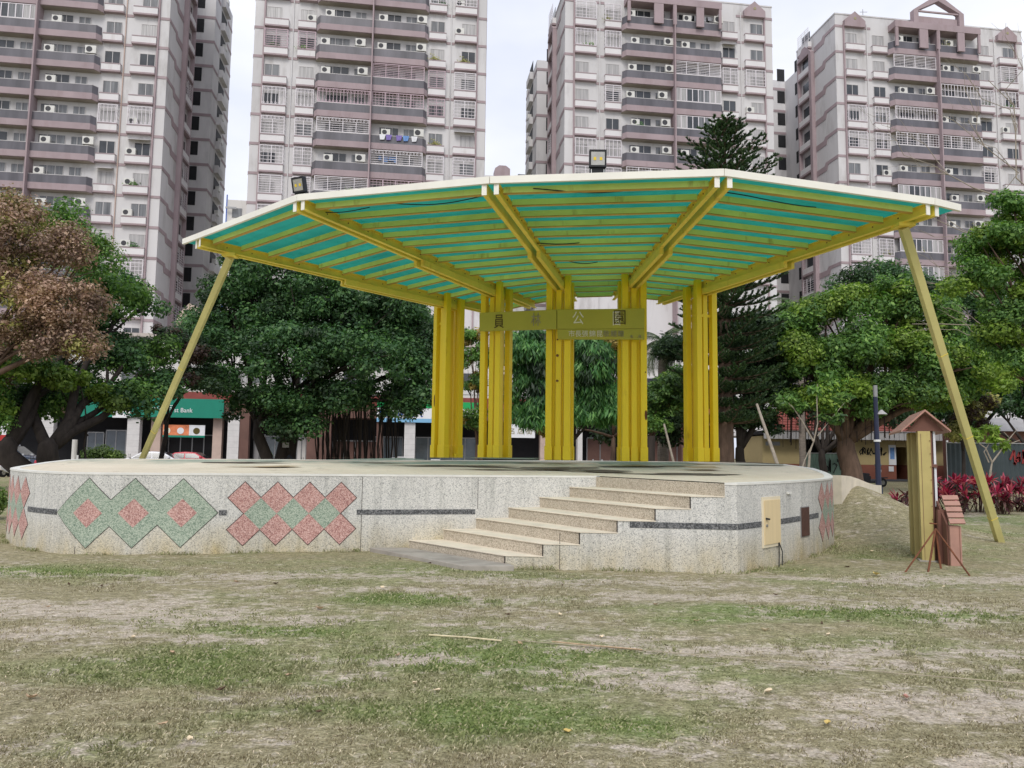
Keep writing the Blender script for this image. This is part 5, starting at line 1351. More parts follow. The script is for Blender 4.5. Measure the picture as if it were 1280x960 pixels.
# banner under the bank sign
q0 = ppos(201)[0]; q1 = ppos(254)[0]; t = thing('banner', 'orange and white advertising banner hung under the bank sign', 'banner', tuple(tpos(q0, PV + 0.3, 2.75)), TA)
w = q1 - q0
MB().box(0, w * 0.62, -0.02, 0.0, 0.12, 1.0).build('banner_cloth', 'banner_orange', t, local=True); MB().box(w * 0.621, w, -0.02, 0.0, 0.12, 1.0).build('banner_cloth', 'cloth_white', t, local=True)
MB().box(0, w, -0.02, 0.0, -0.05, 0.118).build('banner_edge', 'sign_green', t, local=True)
for u, m in ((0.10, 'glyph_pale'), (0.42, 'cloth_white'), (0.80, 'glyph_dark')):
    MB().tube([(w * u, -0.035, 0.5), (w * u, -0.021, 0.5)], 0.28, 12).build('printed_figure', m, t, local=True)
q0 = ppos(0)[0]; t, w = shopsign(-4, 12, 2.2, 3.6, [(0, 0.35, 'sign_red'), (0.351, 1.0, 'sign_white')], 'red and white sign at the far left edge behind the parked cars', v=0.5)
text_part('lettering', '茶', 0.7, 'glyph_dark', t, (w * 0.55, -0.14, 0.95), (1, 0, 0))
# fan-shaped entrance gable on the podium roof
g0, g1 = ppos(216, 400)[0], ppos(268, 412)[0]
t = thing('roof_pediment', 'pale pink fan shaped gable with radial ribs over the shops, behind the left prop', 'gable', tuple(tpos(g0, PV + 0.5, 11.5)), TA)
w = g1 - g0; zc_ = 0.0
fan_ = [(0, 0.9), (w * 0.14, 2.0), (w * 0.33, 2.75), (w * 0.60, 2.35), (w * 0.82, 1.7), (w, 1.2)]
hub = (w * 0.36, 0.75)
for i in range(5):
    a, c_ = fan_[i], fan_[i + 1]; P = [(hub[0], hub[1] - 0.3), c_, a]
    b = MB(); lo = [(x, 0.0, z) for x, z in P]; hi = [(x, 1.6, z) for x, z in P]
    b.v += lo + hi; b.f += [(0, 1, 2), (5, 4, 3), (0, 3, 4, 1), (1, 4, 5, 2), (2, 5, 3, 0)]; b.m += [0] * 5
    b.build('fan_panel', 'pediment_pink', t, local=True)
    MB().beam((hub[0], -0.02, hub[1]), (c_[0], -0.02, c_[1] - 0.02), 0.05, 0.06).build('fan_rib', 'glyph_mid', t, local=True)
MB().box(-0.4, w + 0.4, 0.0, 1.6, -0.2, 0.44).build('fan_base', 'pediment_pink', t, local=True)
# street surfaces
b = MB(); P = [tpos(-120, -30), tpos(90, -30), tpos(90, -18), tpos(-120, -18)]; b.prism([(p.x, p.y) for p in P], -0.02, 0.055); tag(b.build('road', 'asphalt'), kind='structure')
b = MB(); P = [tpos(-120, -18), tpos(90, -18), tpos(90, 6), tpos(-120, 6)]; b.prism([(p.x, p.y) for p in P], -0.02, 0.17); tag(b.build('pavement', 'paving'), kind='structure')
b = MB()
for i in range(40):
    s = -110 + i * 4.8; P = [tpos(s, -24.1), tpos(s + 2.4, -24.1), tpos(s + 2.4, -23.95), tpos(s, -23.95)]; b.prism([(p.x, p.y) for p in P], 0.055, 0.06)
tag(b.build('road_marking', 'line_white'), kind='structure')

# ------------------------------------------------------------------ trees and plants
def clumps(lobes, per, rsub, inner=0.35):
    out = []
    for (x, y, z, rx, ry, rz) in lobes:
        n = max(3, int(per * (rx * rz) ** 0.5 * ry ** 0.5))
        for i in range(n):
            d = NR.normal(size=3); d /= np.linalg.norm(d)
            if d[2] < -0.55: d[2] *= -0.6
            f = inner + (1 - inner) * NR.random() ** 0.5
            r = rsub * (0.65 + 0.7 * NR.random())
            out.append((x + d[0] * rx * f, y + d[1] * ry * f, z + d[2] * rz * f, r, r, r * 0.72))
    return out
def leafquads(cl, n, L, W, droop=0.0, upbias=0.5, shell=0.38, spread_=0.45):
    cl = np.array(cl); vol = cl[:, 3] ** 2; idx = NR.choice(len(cl), n, p=vol / vol.sum()); C = cl[idx]
    d = NR.normal(size=(n, 3)); d /= np.linalg.norm(d, axis=1)[:, None]
    r = shell + (1 - shell) * NR.random((n, 1)) + np.abs(NR.normal(size=(n, 1))) * 0.12
    P = C[:, :3] + d * C[:, 3:6] * r
    nrm = d * 0.8 + np.array([0, 0, upbias]) + NR.normal(size=(n, 3)) * spread_; nrm /= np.linalg.norm(nrm, axis=1)[:, None]
    a = np.cross(nrm, NR.normal(size=(n, 3))); a /= np.linalg.norm(a, axis=1)[:, None]
    if droop > 0:
        a = a * (1 - droop) + np.array([0, 0, -1.0]) * droop + d * 0.25; a /= np.linalg.norm(a, axis=1)[:, None]
    b = np.cross(nrm, a); b /= np.maximum(np.linalg.norm(b, axis=1)[:, None], 1e-4)
    s = np.clip(np.exp(NR.normal(size=(n, 1)) * 0.38), 0.4, 2.0)
    a *= L * s / 2; b *= W * s / 2
    return np.stack([P - a, P - a * 0.1 + b, P + a, P - a * 0.1 - b], 1)
def crown_part(cl, n, L, W, m, parent, name='crown', **kw):
    if name == 'crown': n = int(n * 2.25); L *= 0.84; W *= 0.80
    Q = leafquads(cl, n, L, W, **kw); off = np.array(base_of(parent)); o = put(name, quadmesh(name, Q - off, m), parent); o['kind'] = 'stuff'; return o
def limb(b, p, q, r0, r1, n=7, wob=0.12, seg=5):
    p, q = Vector(p), Vector(q); L = (q - p).length; pts, rs = [], []
    for i in range(seg + 1):
        t = i / seg; w = Vector((R.uniform(-1, 1), R.uniform(-1, 1), R.uniform(-.5, .5))) * wob * L * 0.3 * math.sin(math.pi * t)
        c = p.lerp(q, t); c.z += 0.12 * L * math.sin(math.pi * t) * (0.5 if abs((q - p).z) < L * 0.8 else 0.0)
        pts.append(c + w); rs.append(r0 + (r1 - r0) * t)
    b.tube(pts, rs, n); return pts
def tree(label, base, fork_h, r, lobes, n, L, W, m, bark='bark', group=None, per=5, rsub=0.55, name='broadleaf_tree', m2=None, frac2=0.25, stems=1, twigs=0, **kw):
    base = Vector(base); t = thing(name, label, 'tree', tuple(base), group=group)
    b = MB()
    for s in range(stems):
        o = Vector((R.uniform(-1, 1), R.uniform(-1, 1), 0)) * r * 1.6 * (s > 0)
        top = base + o * 2 + Vector((R.uniform(-.2, .2), R.uniform(-.2, .2), fork_h))
        b.tube([base + o + Vector((0, 0, -0.2)), base + o + Vector((0, 0, 0.15)), base + o * 1.2 + Vector((0, 0, fork_h * 0.4)), top - Vector((0, 0, 0.25 * fork_h)), top, top + Vector((0, 0, r * 0.7))], [r * 1.5, r * 1.15, r * 0.95, r * 0.88, r * 0.78, r * 0.3], 12)
        for i, l in enumerate(lobes):
            if i % stems == s:
                pts = limb(b, top - Vector((0, 0, r * 0.5)), (l[0], l[1], l[2]), r * 0.55, r * 0.10)
                for k_ in range(3):
                    d = Vector((R.uniform(-1, 1) * l[3], R.uniform(-1, 1) * l[4], R.uniform(-.4, .9) * l[5])) * 0.8
                    limb(b, pts[3], Vector(l[:3]) + d, r * 0.2, r * 0.04, n=5, seg=3)
    b.build('trunk', bark, t, smooth=True)
    cl = clumps(lobes, int(per * 1.3) + 1, rsub * 1.12, kw.pop('inner', 0.35))
    if m2:
        k_ = R.sample(range(len(cl)), max(1, int(len(cl) * frac2))); s2 = set(k_)
        c2 = [c for i, c in enumerate(cl) if i in s2]; c1 = [c for i, c in enumerate(cl) if i not in s2]
        crown_part(c1, int(n * (1 - frac2)), L, W, m, t, **kw); crown_part(c2, int(n * frac2), L, W, m2, t, **kw)
    else: crown_part(cl, n, L, W, m, t, **kw)
    return t
def lobe(px, py, Y, rx, rz, dy=0.0, ry=None):
    # a mass of foliage seen at picture point (px, py), radii in picture pixels
    q = at_y(px, py, Y + dy); s = Y / FPX; return (q.x, q.y, q.z, rx * s, (ry if ry is not None else min(rx, rz) * s * 1.1), rz * s)
def gnd(px, Y):
    q = at_y(px, 600, Y); return Vector((q.x, q.y, ground_h(q.x, q.y)))

# left: brown and pink leaved tree in front, dark trunked banyan, purple-brown tree behind
tree('tree with dry pinkish brown leaves at the left edge', gnd(-70, 25), 3.0, 0.28,
     [lobe(15, 300, 25, 45, 42), lobe(75, 320, 25, 42, 40, 0.5), lobe(20, 370, 25, 55, 45, -0.5), lobe(85, 385, 25, 48, 42), lobe(40, 430, 25, 60, 35), lobe(100, 430, 25, 32, 34), lobe(-40, 340, 25, 70, 70), lobe(25, 265, 25, 38, 20, 0.6)],
     30000, 0.105, 0.06, 'leaf_brown', 'bark', per=18, rsub=0.46, shell=0.15, m2='leaf_olive', frac2=0.12, name='broadleaf_tree')
tree('green leaved tree showing just above and behind the brown tree', gnd(-20, 30), 3.5, 0.3, [lobe(60, 285, 30, 45, 32), lobe(95, 320, 30, 40, 40), lobe(20, 470, 29, 60, 45), lobe(-10, 520, 29, 50, 25)], 9000, 0.15, 0.09, 'leaf_green', m2='leaf_lime', frac2=0.3, per=7)
tree('spreading tree with very thick forked black trunk at the left', gnd(62, 29), 1.7, 0.42,
     [lobe(150, 385, 33, 52, 42), lobe(105, 440, 33, 60, 40), lobe(170, 450, 33, 48, 35), lobe(60, 480, 32, 60, 30), lobe(150, 500, 32, 60, 20), lobe(30, 505, 31, 50, 22), lobe(200, 488, 33, 30, 13), lobe(120, 350, 33.5, 30, 18), lobe(0, 450, 33, 50, 40)],
     24000, 0.16, 0.10, 'leaf_green', 'bark_dark', m2='leaf_banyan', frac2=0.55, per=8, rsub=0.6, stems=2)
cl = clumps([lobe(95, 478, 30, 45, 18), lobe(120, 500, 30.5, 25, 16), lobe(68, 475, 30, 25, 14)], 9, 0.4)
t = thing('lime_shrub', 'bright yellow green spray of foliage below the crown of the black trunked tree', 'shrub', tuple(gnd(112, 30.5)))
crown_part(cl, 3600, 0.13, 0.08, 'leaf_lime', t, 'foliage'); b = MB(); limb(b, gnd(112, 30.5), at_y(100, 480, 30), 0.05, 0.02); limb(b, at_y(110, 545, 30.4), at_y(68, 476, 30), 0.03, 0.01); b.build('stem', 'bark_dark', t)
tree('thin tree with sparse purplish brown leaves between the black trunked tree and the left prop', gnd(200, 37), 3.0, 0.12,
     [lobe(215, 430, 37, 36, 24), lobe(245, 455, 37, 30, 30), lobe(196, 482, 37, 26, 20), lobe(240, 482, 36, 34, 18), lobe(180, 440, 37, 22, 20)], 6500, 0.16, 0.09, 'leaf_purple', 'bark_dark', m2='leaf_dark', frac2=0.5, per=8, rsub=0.4)
# big dark banyan left of the columns
tree('huge dark banyan filling the view between the left prop and the first column cluster', gnd(350, 42), 3.2, 0.34,
     [lobe(330, 350, 42, 48, 36), lobe(290, 385, 42, 48, 40), lobe(390, 370, 42, 62, 45), lobe(450, 390, 42, 55, 40), lobe(505, 410, 42, 42, 42), lobe(300, 440, 41, 60, 42), lobe(375, 450, 40, 65, 45, -1), lobe(450, 455, 40, 60, 42, -1), lobe(510, 465, 41, 38, 34),
      lobe(275, 478, 40, 42, 24), lobe(335, 505, 40, 60, 28), lobe(420, 500, 40, 55, 26), lobe(485, 500, 40, 50, 26), lobe(520, 505, 40.5, 24, 22), lobe(310, 335, 42, 28, 18), lobe(385, 530, 39.5, 20, 12), lobe(350, 535, 39.5, 28, 10),
      lobe(420, 395, 43, 60, 45), lobe(480, 400, 43, 55, 45), lobe(350, 400, 43, 60, 50), lobe(500, 440, 43, 45, 40), lobe(430, 440, 44, 60, 40), lobe(270, 420, 43, 36, 40)],
     82000, 0.19, 0.115, 'leaf_banyan', 'bark_dark', m2='leaf_dark', frac2=0.15, per=7, rsub=0.68, stems=3)
t = thing('aerial_roots', 'reddish dark curtain of hanging roots under the huge banyan', 'tree roots', tuple(gnd(450, 43)))
b = MB()
for i in range(60):
    px = 396 + i * 1.7 + R.uniform(-2, 2); q = at_y(px, 575, 43 + R.uniform(-1, 1)); q.z = 0; tp_ = at_y(px + R.uniform(-3, 3), R.uniform(490, 515), q.y)
    b.tube([q, q.lerp(tp_, 0.5) + Vector((R.uniform(-.25, .25), 0, 0)), tp_], R.uniform(0.012, 0.06), 5)
o_ = b.build('root', 'bark_dark', t); o_['kind'] = 'stuff'
# behind the columns
tree('small tree with speckled green and cream leaves between the first and second column clusters', gnd(594, 34), 2.0, 0.09,
     [lobe(590, 425, 34, 20, 22), lobe(575, 455, 34, 20, 20), lobe(598, 480, 34, 16, 25), lobe(585, 530, 33, 24, 22), lobe(600, 450, 34, 14, 30)], 5000, 0.15, 0.07, 'leaf_green', 'bark', m2='leaf_gold', frac2=0.25, per=10, rsub=0.3, stems=2)
tree('mango tree with long drooping leaves behind the name board', gnd(700, 31), 1.5, 0.13,
     [lobe(662, 440, 31, 30, 26), lobe(660, 480, 31, 32, 28), lobe(672, 515, 31, 30, 26), lobe(700, 450, 31, 34, 36), lobe(735, 440, 31, 30, 30), lobe(745, 480, 31, 34, 30), lobe(735, 520, 31, 34, 30), lobe(700, 500, 31, 40, 38), lobe(760, 510, 31, 20, 26), lobe(690, 425, 31.5, 40, 14)],
     20000, 0.30, 0.07, 'leaf_mango', 'bark_dark', per=11, rsub=0.42, droop=0.62, m2='leaf_dark', frac2=0.15)
tree('golden yellow leaved tree glimpsed just under the right half of the name board', gnd(765, 36), 2.5, 0.12, [lobe(765, 440, 36, 26, 20), lobe(778, 465, 36, 16, 22), lobe(812, 515, 35, 10, 24), lobe(690, 537, 34, 16, 8)], 4200, 0.17, 0.08, 'leaf_gold', per=9, rsub=0.35)
tree('bright green bushy tree between the two right column clusters', gnd(812, 34), 1.8, 0.12, [lobe(828, 490, 34, 24, 22), lobe(820, 525, 34, 22, 20), lobe(845, 485, 35, 20, 24), lobe(840, 500, 35, 22, 30)], 6500, 0.16, 0.09, 'leaf_green', per=9, rsub=0.4, m2='leaf_lime', frac2=0.2)
tree('dark round tree behind the two right column clusters', gnd(862, 40), 2.2, 0.15, [lobe(855, 500, 40, 34, 36), lobe(850, 540, 40, 30, 18), lobe(790, 545, 40, 34, 10), lobe(842, 445, 40, 26, 26)], 9000, 0.19, 0.11, 'leaf_dark', 'bark_dark', per=7)

def palm(label, base, h, r, n, L, lean=(0, 0), droopy=0.9, group=None):
    base = Vector(base); t = thing('palm_tree', label, 'palm tree', tuple(base), group=group)
    top = base + Vector((lean[0], lean[1], h)); b = MB(); k = 14; pts = [base.lerp(top, i / k) + Vector((0, 0, -0.2 if i == 0 else 0)) for i in range(k + 1)]
    b.tube(pts, [r * (1.25 - 0.4 * i / k) * (1.05 if i % 2 else 0.97) for i in range(k + 1)], 10); b.build('trunk', 'palm_bark', t)
    for i in range(n):
        a = 2.39996 * i + R.random() * 0.3; el = math.radians(70 - 120 * (i / n) ** 0.8); L_ = L * R.uniform(0.85, 1.1)
        d = Vector((math.cos(a), math.sin(a), 0)); pts = []
        for j in range(9):
            s = j / 8; e = el - droopy * 1.5 * s
            pts.append((pts[-1] + (d * math.cos(e) + Vector((0, 0, math.sin(e)))) * (L_ / 8)) if j else top.copy())
        b = MB(); b.tube(pts, [0.045 - 0.004 * j for j in range(9)], 5)
        for j in range(1, 8):
            for s_ in (0.0, 0.33, 0.66):
                c = pts[j].lerp(pts[j + 1], s_); tan = (pts[j + 1] - pts[j]).normalized(); sd_ = tan.cross(Vector((0, 0, 1)))
                if sd_.length < 0.05: sd_ = Vector((-d.y, d.x, 0))
                sd_.normalize(); ll = L * 0.26 * math.sin(math.pi * min(0.97, (j + s_) / 8.6 + 0.08))
                for sg in (-1, 1):
                    tipq = c + sd_ * sg * ll * 0.8 + tan * ll * 0.45 + Vector((0, 0, -ll * 0.45)); w_ = tan * 0.028
                    mid = c.lerp(tipq, 0.5) + Vector((0, 0, 0.05 * ll)); b.face([c - w_, mid - w_, tipq, mid + w_, c + w_])
        b.build('frond', 'leaf_palm', t)
    return t
palm('palm with grey trunk and drooping fronds between the fourth and fifth column clusters', gnd(829, 42), 7.9, 0.26, 20, 2.2)
palm('palm whose fronds show above the green trees under the right side of the roof', gnd(1004, 48), 11.2, 0.17, 16, 2.1)

# Norfolk pine: tiers of upswept branches
def norfolk():
    Y = 32.0; base = gnd(908, Y); topq = at_y(906, 143, Y); H = topq.z
    t = thing('norfolk_pine', 'tall Norfolk pine with tiered branches, tip above the roof and dark skirt below it', 'pine tree', tuple(base))
    MB().tube([base + Vector((0, 0, -.2)), base + Vector((0, 0, 1.5)), Vector((base.x, Y, H * 0.55)), Vector((topq.x, Y, H * 0.99))], [0.42, 0.34, 0.20, 0.03], 10).build('trunk', 'bark', t)
    off = np.array(base_of(t)); z = H - 0.42; tier = 0
    while z > 2.4:
        dpt = H - z; L = (0.50, 0.62)[tier] if tier < 2 else min(0.60 + 0.52 * (dpt - 0.35), 2.25)
        n = 6 if tier < 2 else 7; a0 = tier * 0.55
        Q = []; b = MB()
        for i in range(n):
            a = a0 + 2 * math.pi * i / n + R.uniform(-.14, .14); Lb = L * R.uniform(0.85, 1.12); d = np.array([math.cos(a), math.sin(a), 0.0])
            cx = base.x + (topq.x - base.x) * z / H; side = np.array([-d[1], d[0], 0.0])
            el = (0.9, 0.55)[tier] if tier < 2 else max(0.05, 0.50 - dpt * 0.05)
            def arc(s): return Lb * (s * math.cos(el * 0.6)), Lb * (el * s - (0.10 if tier >= 2 else 0.65) * s * s + (0.24 * s ** 3 if tier >= 2 else 0.0))
            # main limb, then ropes of needles hanging off it that curve upward
            pts = [Vector((cx, Y, z)) + Vector(d * arc(s / 5)[0]) + Vector((0, 0, arc(s / 5)[1])) for s in range(6)]
            b.tube(pts, [0.035, 0.03, 0.025, 0.02, 0.014, 0.008], 4)
            nrope = 3 if tier < 2 else int(4 + Lb * (3.0 if dpt < 3.4 else 4.5))
            for k in range(nrope):
                s0 = (k + 0.5) / nrope if nrope > 3 else 0.05; sg = 1 if k % 2 else -1
                r_, h_ = arc(s0); ln = Lb if tier < 2 and k == 0 else (0.20 + 0.62 * (1 - s0) ** 0.7) * min(1, 0.35 + Lb * 0.35)
                if tier < 2: s0 = 0.0; ln = Lb if k == 0 else 0
                if ln == 0: continue
                m_ = int(50 + 100 * ln) if tier >= 2 else 130
                u = NR.random(m_)
                if tier < 2:
                    P = np.array([[cx, Y, z]]) + np.outer([arc(q)[0] for q in u], d); P[:, 2] += [arc(q)[1] for q in u]; tang = d + np.array([0, 0, 0.2])
                else:
                    c0 = np.array([cx, Y, z + h_]) + d * r_; dr = d * 0.75 + side * sg * 0.62
                    P = c0 + np.outer(u * ln, dr); P[:, 2] += ln * (0.10 * u + 0.34 * u * u); tang = dr + np.array([0, 0, 0.4])
                rad = NR.normal(size=(m_, 3)); rad[:, 2] = np.abs(rad[:, 2]) * 0.9 + 0.1; rad /= np.linalg.norm(rad, axis=1)[:, None]
                dirn = rad * 0.8 + tang * 0.7; dirn /= np.linalg.norm(dirn, axis=1)[:, None]
                wd = np.cross(dirn, NR.normal(size=(m_, 3))); wd /= np.linalg.norm(wd, axis=1)[:, None]
                ll = 0.085 + 0.06 * NR.random((m_, 1)); wd *= 0.020
                Q.append(np.stack([P, P + dirn * ll * .5 + wd, P + dirn * ll, P + dirn * ll * .5 - wd], 1))
        Q = np.concatenate(Q); o_ = put('branch_tier', quadmesh('branch_tier', Q - off, 'leaf_conifer'), t); o_['kind'] = 'stuff'
        b.build('branches', 'bark', t)
        z -= 0.26 if tier < 2 else (0.52 if dpt < 4 else 0.62); tier += 1
norfolk()
tree('dark shaggy evergreen crowding the right side of the fifth column cluster', gnd(930, 36), 2.0, 0.25, [lobe(905, 430, 36, 34, 40), lobe(945, 430, 36, 40, 40), lobe(930, 480, 36, 48, 36), lobe(965, 500, 36, 34, 28), lobe(985, 455, 36, 24, 40), lobe(940, 530, 36, 34, 20)],
     17000, 0.20, 0.10, 'leaf_dark', 'bark_dark', per=8, rsub=0.5, m2='leaf_conifer', frac2=0.45)
# right: large bright green banyan and friends
tree('large bright green spreading tree right of the columns, thick brown trunk', gnd(1065, 36), 2.6, 0.48,
     [lobe(1010, 400, 36, 42, 30), lobe(1060, 385, 36, 48, 34), lobe(1115, 380, 36, 52, 34), lobe(1160, 400, 36, 42, 34), lobe(1020, 450, 35, 46, 30), lobe(1080, 440, 35, 55, 34), lobe(1145, 450, 35, 55, 36), lobe(1200, 460, 35, 40, 34), lobe(1060, 490, 34.5, 50, 26), lobe(1120, 500, 34.5, 50, 22), lobe(1010, 500, 35, 32, 24), lobe(1180, 500, 35, 40, 18), lobe(985, 420, 36, 26, 26), lobe(1225, 480, 36, 26, 28)],
     56000, 0.17, 0.10, 'leaf_green', 'bark', m2='leaf_lime', frac2=0.36, per=7, rsub=0.62)
t = thing('hanging_roots', 'thin dark hanging roots below the large bright green tree', 'tree roots', tuple(gnd(1040, 37)))
b = MB()
for i in range(34):
    px = 978 + i * 4.2 + R.uniform(-2, 2); q = at_y(px, R.uniform(540, 562), 36 + R.uniform(-1.5, 1.5)); b.tube([q, at_y(px + R.uniform(-2, 2), 505, q.y)], R.uniform(0.012, 0.035), 4)
o_ = b.build('root', 'bark_dark', t); o_['kind'] = 'stuff'
tree('dark green tree behind the slanting prop at the right', gnd(1215, 46), 2.5, 0.3, [lobe(1160, 365, 46, 40, 26), lobe(1105, 352, 47, 40, 20), lobe(1215, 390, 46, 45, 40), lobe(1255, 430, 46, 45, 45), lobe(1225, 470, 45, 45, 36), lobe(1270, 490, 45, 40, 30), lobe(1065, 352, 47, 24, 14), lobe(1130, 520, 44, 60, 14), lobe(1290, 400, 46, 50, 50)],
     26000, 0.20, 0.115, 'leaf_banyan', 'bark_dark', m2='leaf_dark', frac2=0.4, per=6, rsub=0.75)
tree('tree with bronze tinged leaves just right of the slanting prop', gnd(1205, 38), 2.0, 0.1, [lobe(1205, 530, 38, 24, 24), lobe(1220, 510, 38, 22, 22), lobe(1190, 495, 38, 18, 22)], 3600, 0.17, 0.09, 'leaf_purple', 'bark_dark', m2='leaf_olive', frac2=0.5, per=8, rsub=0.4)
tree('near tree with olive yellow leaves at the right edge', gnd(1330, 17), 2.4, 0.16,
     [lobe(1268, 265, 17, 26, 26), lobe(1240, 310, 17, 40, 34), lobe(1285, 320, 17, 45, 50), lobe(1225, 360, 17, 34, 30), lobe(1265, 385, 17, 45, 34), lobe(1240, 425, 17, 32, 26), lobe(1290, 440, 17, 40, 30), lobe(1320, 350, 17, 60, 90), lobe(1262, 460, 17, 26, 18)],
     26000, 0.085, 0.050, 'leaf_green', 'bark', m2='leaf_lime', frac2=0.35, per=18, rsub=0.26)
tree('dark tree filling the gap between the park building and the large bright tree', gnd(1030, 48), 2.0, 0.25, [lobe(1000, 440, 50, 40, 40), lobe(1050, 470, 50, 50, 40), lobe(1110, 460, 50, 50, 45), lobe(1170, 470, 50, 45, 45), lobe(1030, 515, 49, 34, 24), lobe(1140, 508, 49, 40, 18), lobe(960, 470, 50, 40, 50), lobe(1100, 512, 48, 30, 14)],
     20000, 0.22, 0.13, 'leaf_dark', 'bark_dark', per=5, rsub=0.9)
tree('dark tree hiding the shed roof at the right edge', gnd(1290, 42), 2.0, 0.2, [lobe(1240, 500, 43, 30, 26), lobe(1275, 478, 43, 40, 30), lobe(1300, 520, 43, 30, 26), lobe(1195, 515, 44, 24, 22)], 9000, 0.19, 0.11, 'leaf_dark', 'bark_dark', m2='leaf_banyan', frac2=0.4, per=7)
# bare tree, thin pale branches
t = thing('bare_tree', 'leafless tree with thin pale branches reaching in front of the rightmost tower', 'tree', tuple(gnd(1330, 21)))
b = MB()
def twig(p, q, r, depth):
    pts = limb(b, p, q, r, r * 0.35, n=5, wob=0.35, seg=5)
    if depth > 0:
        for i in range(3):
            s = pts[R.choice([2, 3, 4])]; d = (Vector(q) - Vector(p)); d = Vector((d.x + R.uniform(-.5, .5) * d.length, R.uniform(-.3, .3) * d.length, d.z + R.uniform(-.45, .5) * d.length)) * R.uniform(0.3, 0.55)
            twig(s, s + d, r * 0.45, depth - 1)
g0_ = gnd(1330, 21)
b.tube([g0_, at_y(1325, 450, 21)], [0.12, 0.08], 7)
for (a, c_) in (((1325, 450), (1180, 340)), ((1325, 400), (1160, 270)), ((1320, 320), (1210, 150)), ((1320, 300), (1150, 215)), ((1325, 450), (1140, 405)), ((1325, 290), (1235, 100))):
    twig(at_y(a[0], a[1], 21), at_y(c_[0], c_[1], 21), 0.028, 2)
b.build('trunk', 'bark_pale', t)
# saplings
def sapling(label, base, stems, tufts, m, Y, n=260, L=0.22, W=0.07):
    t = thing('sapling', label, 'young tree', tuple(base)); b = MB()
    for pts, r in stems:
        P = [at_y(x, y, Y) for x, y in pts]; b.tube(P, [r * 0.62 * (1 - 0.6 * i / (len(P) - 1)) for i in range(len(P))], 7)
    b.build('stem', 'bark_pale', t)
    for px, py, r in tufts:
        q = at_y(px, py, Y); s = r * Y / FPX; crown_part([(q.x + R.uniform(-1, 1) * s, q.y, q.z + R.uniform(-.4, .4) * s, s * R.uniform(.35, .7), s * 0.5, s * R.uniform(.2, .4)) for _ in range(4)], int(n * 0.55), L, W, m, t, 'leaf_tuft', upbias=0.3, shell=0.2)
sapling('thin forked sapling standing behind the right end of the stage', at_y(1010, 590, 27) - Vector((0, 0, 0.3)),
        [([(1010, 600), (1012, 565), (1017, 552)], 0.09), ([(1017, 552), (1005, 530), (992, 510), (978, 497)], 0.05), ([(1017, 552), (1022, 530), (1021, 500), (1022, 480)], 0.045), ([(1022, 545), (1038, 525), (1056, 503)], 0.035), ([(998, 600), (1006, 575), (1012, 562)], 0.05)],
        [(1040, 525, 13), (985, 500, 10), (1000, 508, 9), (1062, 497, 12), (1020, 488, 10), (1030, 470, 12)], 'leaf_green', 27.0)
sapling('frangipani with bare grey forks and a green top behind the red leaved shrubs', gnd(1238, 27),
        [([(1237, 610), (1238, 590), (1240, 578)], 0.09), ([(1240, 578), (1232, 560), (1215, 548)], 0.05), ([(1240, 578), (1252, 562), (1262, 548), (1255, 540)], 0.05), ([(1236, 578), (1230, 565), (1238, 552)], 0.04), ([(1262, 555), (1275, 550)], 0.035), ([(1262, 548), (1272, 536)], 0.03)],
        [(1232, 545, 15), (1218, 542, 12), (1248, 556, 10), (1240, 538, 9)], 'leaf_lime', 27.0)
b = MB(); b.tube([at_y(975, 590, 24), at_y(958, 540, 24.5), at_y(946, 505, 25)], [0.06, 0.05, 0.04], 7); b.solo('tree_stake', 'bark_pale', 'bare wooden stake leaning left behind the stage, right of the fifth column cluster', 'stake')
b = MB(); b.tube([at_y(845, 590, 30), at_y(830, 530, 30.5)], [0.05, 0.04], 7); b.solo('tree_stake', 'bark_pale', 'slim stake leaning between the fourth and fifth column clusters', 'stake')
b = MB(); b.tube([at_y(813, 590, 30), at_y(814, 545, 30)], [0.17, 0.15], 10); b.solo('tree_stump', 'bark_dark', 'dark upright trunk just right of the fourth column cluster', 'tree trunk')

# red leaved shrubs in a row
def cordyline(label, px, py, Y, h, cols):
    base = at_z(px, py, 0.0) if py else gnd(px, Y); base = gnd(px, Y)
    t = thing('red_shrub', label, 'shrub', tuple(base), group='red leaved shrubs in a row on the lawn')
    b = MB()
    heads = []
    for i in range(9):
        a = R.uniform(0, 6.28); r = R.uniform(0.05, 0.42); q = base + Vector((math.cos(a) * r, math.sin(a) * r, h * R.uniform(0.35, 0.85))); heads.append(q)
        b.tube([base + Vector((math.cos(a) * r * .4, math.sin(a) * r * .4, 0)), q], [0.018, 0.012], 5)
    b.build('stem', 'bark', t)
    for part, (m, hh) in enumerate((('leaf_red', heads[:5]), ('leaf_plum', heads[5:]))):
        b = MB()
        for q in hh:
            if part == 1: q = q - Vector((0, 0, h * 0.2))
            for j in range(16):
                a = R.uniform(0, 6.28); el = R.uniform(-0.3, 1.35) if part == 0 else R.uniform(-0.7, 0.8); L = R.uniform(0.26, 0.42); d = Vector((math.cos(a) * math.cos(el), math.sin(a) * math.cos(el), math.sin(el)))
                s = d.cross(Vector((0, 0, 1))); s = s.normalized() * R.uniform(0.03, 0.05) if s.length > 1e-3 else Vector((0.04, 0, 0))
                m1 = q + d * L * 0.5 + Vector((0, 0, 0.03)); tip = q + d * L - Vector((0, 0, 0.07 * (1 - d.z)))
                b.face([q, m1 + s, tip, m1 - s])
        o_ = b.build('leaf_head', m, t); o_['kind'] = 'stuff'
